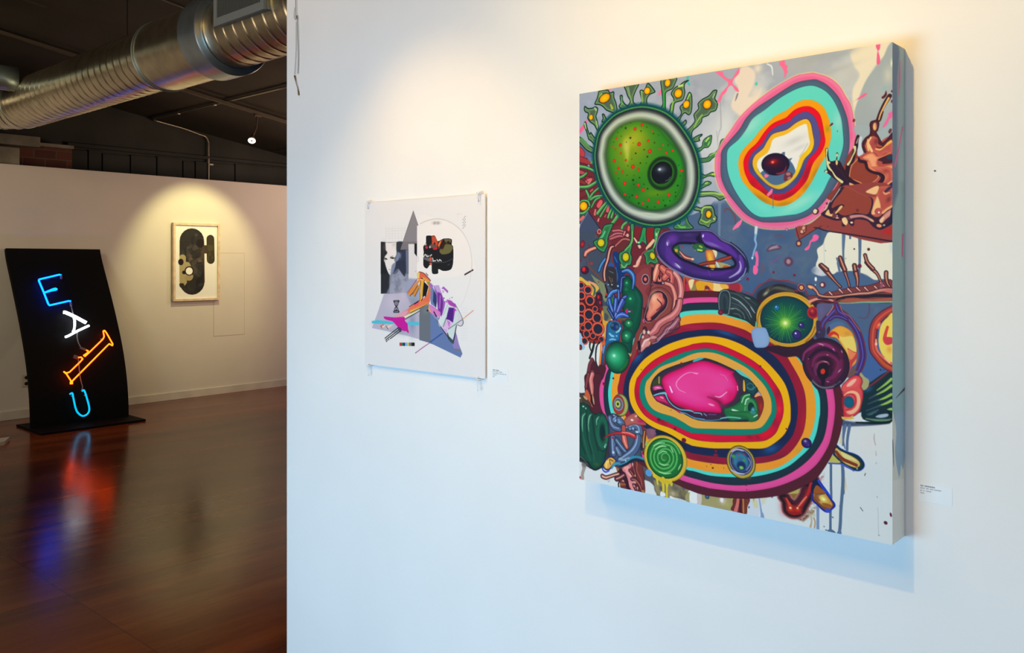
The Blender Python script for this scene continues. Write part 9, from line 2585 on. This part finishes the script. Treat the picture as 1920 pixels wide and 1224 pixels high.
# ------------------------------------------------------------------ neon sign
NEON = {"E": [[-9.105, 1.683, 1.432], [-9.11, 1.665, 1.439], [-9.095, 1.565, 1.416], [-9.083, 1.474, 1.396], [-9.075, 1.462, 1.383], [-9.008, 1.483, 1.271], [-8.939, 1.5, 1.157], [-8.931, 1.509, 1.143], [-8.943, 1.613, 1.163], [-8.953, 1.695, 1.179], [-8.95, 1.715, 1.175]], "Emid": [[-9.004, 1.484, 1.264], [-9.017, 1.537, 1.287], [-9.022, 1.59, 1.296], [-9.017, 1.605, 1.287], [-9.012, 1.587, 1.279], [-9.003, 1.532, 1.263], [-8.999, 1.486, 1.256]], "A1": [[-8.889, 1.622, 1.072], [-8.886, 1.644, 1.068], [-8.865, 1.714, 1.028], [-8.832, 1.814, 0.962]], "A2": [[-8.77, 1.594, 0.838], [-8.775, 1.628, 0.849], [-8.794, 1.713, 0.887], [-8.818, 1.835, 0.934]], "A3": [[-8.865, 1.707, 1.028], [-8.841, 1.708, 0.981], [-8.808, 1.692, 0.915], [-8.792, 1.673, 0.883]], "I": [[-8.704, 1.763, 0.704], [-8.7, 1.78, 0.693], [-8.694, 1.772, 0.677], [-8.686, 1.732, 0.655], [-8.683, 1.743, 0.646], [-8.691, 1.775, 0.669], [-8.746, 1.939, 0.795], [-8.76, 1.958, 0.819], [-8.788, 1.961, 0.874], [-8.791, 1.975, 0.879], [-8.777, 1.99, 0.851], [-8.717, 2.025, 0.743], [-8.712, 2.019, 0.729], [-8.72, 1.992, 0.748], [-8.715, 1.977, 0.738], [-8.612, 1.594, 0.422]], "I2": [[-8.681, 1.681, 0.639], [-8.681, 1.705, 0.641], [-8.675, 1.719, 0.623], [-8.666, 1.691, 0.597], [-8.637, 1.584, 0.512], [-8.635, 1.563, 0.506], [-8.636, 1.548, 0.507], [-8.64, 1.53, 0.521], [-8.632, 1.554, 0.495], [-8.612, 1.59, 0.422], [-8.607, 1.588, 0.398]], "U": [[-8.59, 1.566, 0.306], [-8.591, 1.59, 0.313], [-8.584, 1.595, 0.278], [-8.57, 1.61, 0.178], [-8.568, 1.633, 0.122], [-8.567, 1.676, 0.087], [-8.567, 1.721, 0.102], [-8.569, 1.738, 0.154], [-8.583, 1.715, 0.273], [-8.594, 1.699, 0.328], [-8.593, 1.679, 0.322]], "w1": [[-8.939, 1.708, 1.156], [-8.915, 1.707, 1.116], [-8.882, 1.708, 1.062], [-8.868, 1.712, 1.034]], "w2": [[-8.791, 1.721, 0.88], [-8.775, 1.705, 0.848], [-8.739, 1.701, 0.782], [-8.716, 1.715, 0.739]], "w2b": [[-8.787, 1.714, 0.872], [-8.764, 1.703, 0.827], [-8.732, 1.705, 0.769], [-8.713, 1.718, 0.731], [-8.704, 1.763, 0.704]], "w3": [[-8.679, 1.676, 0.635], [-8.661, 1.677, 0.581], [-8.629, 1.673, 0.483], [-8.608, 1.681, 0.4], [-8.6, 1.688, 0.359], [-8.593, 1.671, 0.323]], "cap1": [[-9.103, 1.68, 1.428], [-9.084, 1.672, 1.397]], "cap2": [[-8.945, 1.71, 1.166], [-8.923, 1.705, 1.129]], "cap3": [[-8.686, 1.639, 0.654], [-8.681, 1.673, 0.639]], "cap4": [[-8.712, 1.709, 0.729], [-8.705, 1.759, 0.707]]}
prof = [(0.02, -8.615), (.05, -8.615), (.194, -8.621), (.283, -8.635), (.437, -8.665), (.522, -8.69), (.743, -8.767), (.838, -8.82), (1.056, -8.929), (1.158, -8.99), (1.377, -9.121), (1.56, -9.236), (1.70, -9.318)]
t = thing('neon_sign', 'tall curved black panel on a base with tumbling neon letters, leaning by the wall', 'neon sign', (-8.65, 1.69, 0))
bm = B()
fr_, bk = [], []
zz = np.linspace(.02, 1.70, 40)
xx = np.interp(zz, [p[0] for p in prof], [p[1] for p in prof])
xx = np.convolve(np.pad(xx, 3, mode='edge'), np.ones(7) / 7, 'valid')
dx = np.gradient(xx, zz)
for z, x, d in zip(zz, xx, dx):
    nrm = Vector((1, 0, -d)).normalized()
    fr_.append(Vector((x, 0, z)))
    bk.append(Vector((x, 0, z)) - nrm * .045)
ring = fr_ + bk[::-1]
prism(bm, [(p.x, 1.24, p.z) for p in ring], (0, .90, 0))
obj('panel', bm, M['felt'], t)
bm = B(); box(bm, -8.955, -8.315, 1.22, 2.175, 0.001, .02, .004)
obj('base_plate', bm, M['felt'], t)
def nv(k): return [Vector(p) for p in NEON[k]]
def shorten(pts): return pts
def letter(name, lab, m, strokes):
    bm = B()
    for pts, r in strokes: tube(bm, pts, r, 12, 5)
    o = obj(name, bm, m, t, True)
    o['label'] = lab
    return o
E_ = nv('E')
# corners need doubled points so the glass bends tightly
def tight(P, f=.12):
    out = [P[0]]
    for i in range(1, len(P) - 1):
        out += [P[i] + (P[i - 1] - P[i]) * f, P[i], P[i] + (P[i + 1] - P[i]) * f]
    return out + [P[-1]]
letter('neon_letter', 'bright blue letter E', M['neon_blue'], [(tight(E_), .0085), (nv('Emid')[:5] and [nv('Emid')[0], nv('Emid')[2], nv('Emid')[3]], [.008, .016, .011])])
letter('neon_letter', 'white letter A lying on its side', M['neon_white'], [(nv('A1'), .0165), (nv('A2'), .011), (nv('A3'), .0105)])
letter('neon_letter', 'orange-red outlined letter I tilted across', M['neon_red'], [(tight(nv('I')), .0062), (tight(nv('I2')), .0062), ([nv('I2')[-2], nv('I2')[-1]], .013)])
letter('neon_letter', 'cyan letter U at the bottom', M['neon_cyan'], [(nv('U'), .0082)])
for k in ('w1', 'w2', 'w2b', 'w3'):
    bm = B(); tube(bm, nv(k), .0045, 8)
    obj('wire', bm, M['wire'], t, True)
for k in ('cap1', 'cap2', 'cap3', 'cap4'):
    bm = B(); P = nv(k); P = [P[0], (P[0] + P[-1]) / 2, P[-1]]; tube(bm, P, .011 if k != 'cap3' else .017, 10)
    obj('electrode_cap', bm, M['glass_cap'], t, True)
# tube supports so the glass stands off the panel
for k, i in (('E', 3), ('E', 8), ('A1', 2), ('A2', 1), ('I', 6), ('I', 12), ('U', 2), ('U', 8)):
    P = nv(k); p = P[min(i, len(P) - 1)]
    bm = B(); tube(bm, [p - Vector((.048, 0, 0)), p - Vector((.025, 0, 0)), p - Vector((.008, 0, 0))], .004, 8)
    obj('tube_support', bm, M['clear'], t, True)

# ------------------------------------------------------------------ outlet and board at floor level
t = thing('wall_outlet', 'ivory double wall socket low on the far wall beside the neon panel', 'outlet', (XF, 1.45, .31))
bm = B(); box(bm, XF, XF + .006, 1.412, 1.492, .312, .436, .002)
obj('cover_plate', bm, M['plastic'], t)
for z in (.345, .405):
    bm = B(); bmesh.ops.create_cone(bm, cap_ends=True, segments=20, radius1=.017, radius2=.016, depth=.006)
    for v in bm.verts: v.co = Vector((XF + .008 + v.co.z, 1.456 + v.co.x * 1.15, z + v.co.y))
    obj('socket', bm, M['blackhole'], t)
bm = B(); prism(bm, [(-8.34, .30, .001), (-8.30, .955, .001), (-8.12, .86, .001), (-7.9, .30, .001)], (0, 0, .03))
tag(obj('white_board', bm, M['whiteboard']), 'corner of a white board lying on the wooden floor at the left edge', 'board')

# ------------------------------------------------------------------ air duct
DY, DZ = 1.11, 2.98
def duct_bm(bm, x0, x1, r, pitch=None, seg=72, y=DY, z=DZ, step=.008):
    n_ = max(2, int(abs(x1 - x0) / step)) if pitch else 2
    rings = []
    for i in range(n_ + 1):
        x = x0 + (x1 - x0) * i / n_
        ring = []
        for k in range(seg):
            a = 2 * math.pi * k / seg
            rr = r
            if pitch:
                ph = ((x / pitch - a / (2 * math.pi)) % 1.)
                rr += .0055 * math.exp(-((ph - .5) / .045) ** 2)
            ring.append(bm.verts.new((x, y + rr * math.cos(a), z + rr * math.sin(a))))
        rings.append(ring)
    for a_, b_ in zip(rings, rings[1:]):
        for k in range(seg):
            bm.faces.new((a_[k], a_[(k + 1) % seg], b_[(k + 1) % seg], b_[k]))
    return bm
t = thing('air_duct', 'big silver spiral air duct with louvred register box, hanging under the dark ceiling', 'duct', (-6, DY, DZ - .22))
obj('duct_section', duct_bm(B(), -8.35, -5.72, .212, .105), M['galv'], t, True)
obj('duct_section', duct_bm(B(), -4.92, -2.9, .212, .105), M['galv'], t, True)
obj('duct_sleeve', duct_bm(B(), -5.74, -4.95, .238), M['galv'], t, True)
bm = B()
for x in (-5.735, -5.70):
    tube(bm, [(x, DY + .240 * math.cos(a), DZ + .240 * math.sin(a)) for a in [2 * math.pi * k / 48 for k in range(49)]], .004, 6, 1, False, False)
obj('sleeve_bead', bm, M['galv2'], t, True)
bm = B()
for r0, x0, x1 in ((.262, -5.06, -4.84),):
    seg = 128
    A = [[bm.verts.new((x, DY + r * math.cos(2 * math.pi * k / seg), DZ + r * math.sin(2 * math.pi * k / seg))) for k in range(seg)] for x, r in ((x0 - .004, .236), (x0, r0 - .004), (x0 + .006, r0), (x1 - .006, r0), (x1, r0 - .004), (x1, .214), (x0 - .004, .214))]
    A.append(A[0])
    for a_, b_ in zip(A, A[1:]):
        for k in range(seg): bm.faces.new((a_[k], a_[(k + 1) % seg], b_[(k + 1) % seg], b_[k]))
obj('duct_collar', bm, M['collar'], t)
# elbow swinging towards the street side
bm = B()
rc = .36
P = [Vector((-8.35 - rc * math.sin(a), DY - rc + rc * math.cos(a), DZ)) for a in [math.pi / 2 * k / 10 for k in range(11)]]
P += [Vector((-8.35 - rc, DY - rc - d, DZ)) for d in (.5, 1.2, 2.5)]
tube(bm, P, .212, 48, 1, False, False)
obj('duct_elbow', bm, M['galv'], t, True)
bm = B()
for i in range(1, 11, 2):
    c = P[i]; tn = (P[i + 1] - P[i - 1]).normalized(); s = Vector((0, 0, 1)); u_ = tn.cross(s)
    tube(bm, [c + (u_ * math.cos(a) + s * math.sin(a)) * .214 for a in [2 * math.pi * k / 48 for k in range(49)]], .004, 6, 1, False, False)
obj('elbow_seam', bm, M['galv2'], t, True)
for x, y in ((-6.33, DY), (-3.6, DY)):
    bm = B(); tube(bm, [(x, y, DZ + .20), (x, y, ceil_z(y) - .001)], .004, 6)
    obj('hanger_rod', bm, M['groove'], t, True)
bm = B(); tube(bm, [(-8.02, .93, 3.12), (-8.05, .80, 3.12), (-8.05, .2, 3.12), (-8.05, -1.6, 3.12)], .105, 40, 2, True, False)
branch = obj('duct_branch', bm, M['galv2'], t, True)
branch['label'] = 'dull blue-grey branch duct'
bm = B(); tube(bm, [(-8.05, .62, 3.12), (-8.05, .60, 3.12)], .112, 40, 1, True, False)
obj('branch_band', bm, M['galv2'], branch, True)
# register box
bx0, bx1, by0, by1, bz0, bz1 = -4.62, -4.09, .85, 1.28, 2.925, 3.33
bm = B()
box(bm, bx0 + .004, bx1 - .004, by0 + .02, by1, bz0 + .004, bz1, .004)
reg = obj('air_register', bm, M['galv2'], t)
reg['label'] = 'grey air register box with louvred front'
bm = B()
for x0, x1, z0, z1 in ((bx0, bx0 + .035, bz0, bz1), (bx1 - .035, bx1, bz0, bz1), (bx0 + .035, bx1 - .035, bz0, bz0 + .045), (bx0 + .035, bx1 - .035, bz1 - .035, bz1)):
    box(bm, x0, x1, by0, by0 + .02, z0, z1, .002)
obj('grille_frame', bm, M['grille'], reg)
bm = B()
nb = 30
for k in range(nb):
    x = bx0 + .04 + (bx1 - bx0 - .08) * k / (nb - 1)
    box(bm, x - .0035, x + .0035, by0 + .004, by0 + .016, bz0 + .045, bz1 - .035)
obj('grille_slats', bm, M['grille_slat'], reg)

# ------------------------------------------------------------------ light track, lamp and conduit
XT = -8.2
bm = B()
prism(bm, [(XT - .018, .2, ceil_z(.2) - .072), (XT + .018, .2, ceil_z(.2) - .072), (XT + .018, 7.6, ceil_z(7.6) - .072), (XT - .018, 7.6, ceil_z(7.6) - .072)], (0, 0, .03))
for y in (.6, 2.3, 4.2, 6.4):
    tube(bm, [(XT, y, ceil_z(y) - .04), (XT, y, ceil_z(y) - .001)], .006, 8)
tag(obj('light_track', bm, M['track']), 'taupe lighting track running along the dark sloping ceiling', 'light track')
t = thing('track_lamp', 'small lit lamp on a thin bent stem hanging from the ceiling track', 'lamp', (XT, 3.34, 3.15))
zt_ = ceil_z(3.34) - .072
bm = B(); box(bm, XT - .016, XT + .016, 3.30, 3.38, zt_ - .024, zt_, .003)
obj('track_mount', bm, M['track'], t)
bm = B(); tube(bm, [(XT, 3.338, zt_ - .02), (XT, 3.334, 3.06), (XT, 3.322, 3.0), (XT, 3.300, 2.945), (XT - .01, 3.285, 2.915)], .0085, 10)
obj('stem', bm, M['track'], t, True)
L0 = Vector((XT - .01, 3.285, 2.918)); LD = Vector((.50, -.42, -.76)).normalized()
bm = B(); tube(bm, [L0, L0 + LD * .02, L0 + LD * .045], [.018, .021, .024], 16, 2, True, False)
obj('socket', bm, M['track'], t, True)
bm = B(); tube(bm, [L0 + LD * .040, L0 + LD * .055, L0 + LD * .070, L0 + LD * .078], [.022, .034, .0405, .0405], 24, 2, True, False)
obj('bulb', bm, M['bulb_rim'], t, True)
bm = B(); tube(bm, [L0 + LD * .0785, L0 + LD * .081], [.0385, .036], 24, 1, True, False)
obj('bulb_face', bm, M['bulb'], t, True)
bm = B(); tube(bm, [L0 + LD * .080, L0 + LD * .0835], [.013, .011], 16, 1, True, False)
obj('bulb_core', bm, mat('amber_bulb_core', (150, 110, 60), .4), t, True)
LAMP = L0 + LD * .10
t = thing('electrical_conduit', 'thin bent steel conduit along the ceiling and down the dark back wall', 'conduit', (-9.93, 3.73, 2.55))
bm = B()
xc = -9.955
cz = lambda y: ceil_z(y) - .022
tube(bm, [(-7.0, 3.0, cz(3.0)), (-8.4, 3.0, cz(3.0)), (-9.0, 3.0, cz(3.0)), (-9.6, 3.0, cz(3.0)), (-9.85, 3.0, cz(3.0)), (-9.945, 3.04, cz(3.04)), (xc, 3.14, cz(3.14)), (xc, 3.4, cz(3.4)), (xc, 3.60, 3.148), (xc, 3.69, 3.125), (xc, 3.728, 3.06), (xc, 3.731, 2.97), (xc, 3.731, 2.3)], .0125, 10, 5)
obj('pipe', bm, M['conduit'], t, True)
for p in ((-8.5, 3.0, cz(3.0)), (-9.3, 3.0, cz(3.0))):
    bm = B(); box(bm, p[0] - .03, p[0] + .03, p[1] - .018, p[1] + .018, p[2] - .016, p[2] + .018, .004)
    obj('pipe_clamp', bm, M['conduit'], t)
bm = B(); tube(bm, [(xc, 3.731, 2.86), (xc, 3.731, 2.80)], .017, 10, 1); box(bm, xc - .02, xc + .016, 3.735, 3.79, 2.775, 2.797, .003)
obj('coupling', bm, M['conduit'], t)

# ------------------------------------------------------------------ light
def kelvin(c): return tuple(c)
def spot(name, loc, target, power, color, size, blend, radius=.02):
    d = bpy.data.lights.new(name, 'SPOT')
    d.energy = power; d.color = color; d.spot_size = math.radians(size); d.spot_blend = blend; d.shadow_soft_size = radius
    o = bpy.data.objects.new(name, d)
    o.location = loc
    o.rotation_euler = (Vector(target) - Vector(loc)).to_track_quat('-Z', 'Y').to_euler()
    COL.objects.link(o)
    return o
def area(name, loc, target, power, color, sx, sy, spread=180):
    d = bpy.data.lights.new(name, 'AREA')
    d.shape = 'RECTANGLE'; d.size = sx; d.size_y = sy; d.energy = power; d.color = color; d.spread = math.radians(spread)
    o = bpy.data.objects.new(name, d)
    o.location = loc
    o.rotation_euler = (Vector(target) - Vector(loc)).to_track_quat('-Z', 'Y').to_euler()
    COL.objects.link(o)
    return o

spot('picture_spot', (-.754, -1.05, 2.50), (-.86, 0, 1.35), 37, (1., .68, .17), 116, .7)
spot('print_spot', (-1.82, -.71, 2.73), (-1.86, 0, 1.1), 30, (1., .65, .23), 66, .8)
area('daylight_door', (-2.2, -3.4, .7), (-1.6, 0, .7), 54, (.33, .72, 1), 2., 1.2, 130)
area('daylight_window', (.4, -5.0, 1.35), (-.8, 0, 1.2), 24, (.43, .73, 1.), 3.8, 2.1, 120)
area('warm_fill', (-1.2, -2.8, 4.0), (-1.2, -.8, 1), 50, (1., .52, .02), 2, 1.)  # added warm fill from overhead, no actual fitting
area('warm_fill_left', (-2.6, -1.6, 3.7), (-2.4, 0, 2.2), 16, (1., .62, .25), 1, 1.)  # second added warm fill, high on the left
spot('track_lamp_beam', LAMP, (XF, 3.25, 1.62), 94, (1., .9, .40), 62, .6, .012)
area('side_fill', (3.06, -2.1, 1.45), (-.5, -.5, 1.45), 9, (.72, 1., .98), 2.1, 1.8, 100)  # added fill from the right to lift the canvas edge
area('duct_fill', (-5.6, -1.7, 2.0), (-5.9, 1.1, 3.0), 7, (1., .78, .5), 1.6, .5, 110)  # added unseen light that brightens the near side of the duct
area('far_wall_fill_left', (-7., -.7, 3.1), (-9.3, .8, 1.5), 10, (1., .87, .58), .8, .8, 120)  # added fill for the left part of the far wall
spot('far_wall_fill_right', (-7.4, 5.6, 2.7), (-9.39, 4.6, 1.2), 84, (1., .74, .62), 100, .8, .05)  # added fill hidden behind the near wall, for the far wall's right part
area('bounce_fill', (-6.2, 4.6, 1.9), (-7.6, 4.0, 3.6), 50, (1., .66, .44), 1., 1.)  # added upward fill standing in for bounced light


w = bpy.data.worlds.new('dim_room_air')
SC.world = w
w.use_nodes = True
w.node_tree.nodes['Background'].inputs['Color'].default_value = (.5, .45, .4, 1)
w.node_tree.nodes['Background'].inputs['Strength'].default_value = .05

# ------------------------------------------------------------------ camera
cd = bpy.data.cameras.new('camera')
cam = bpy.data.objects.new('camera', cd)
COL.objects.link(cam)
cd.sensor_fit = 'HORIZONTAL'
cd.sensor_width = 36.
cd.lens = 36. * 1608 / 1920
cd.shift_x = 0.
cd.shift_y = -(612 - 494) / 1920
cam.location = (0, -1.70, 1.55)
cam.rotation_euler = (math.pi / 2, 0, math.radians(90 - 48.1))
cd.clip_start = .05
SC.camera = cam
SC.view_settings.view_transform = 'Standard'
SC.view_settings.look = 'None'
SC.view_settings.gamma = 1.
SC.view_settings.exposure = 0.
SC.view_settings.use_curve_mapping = False
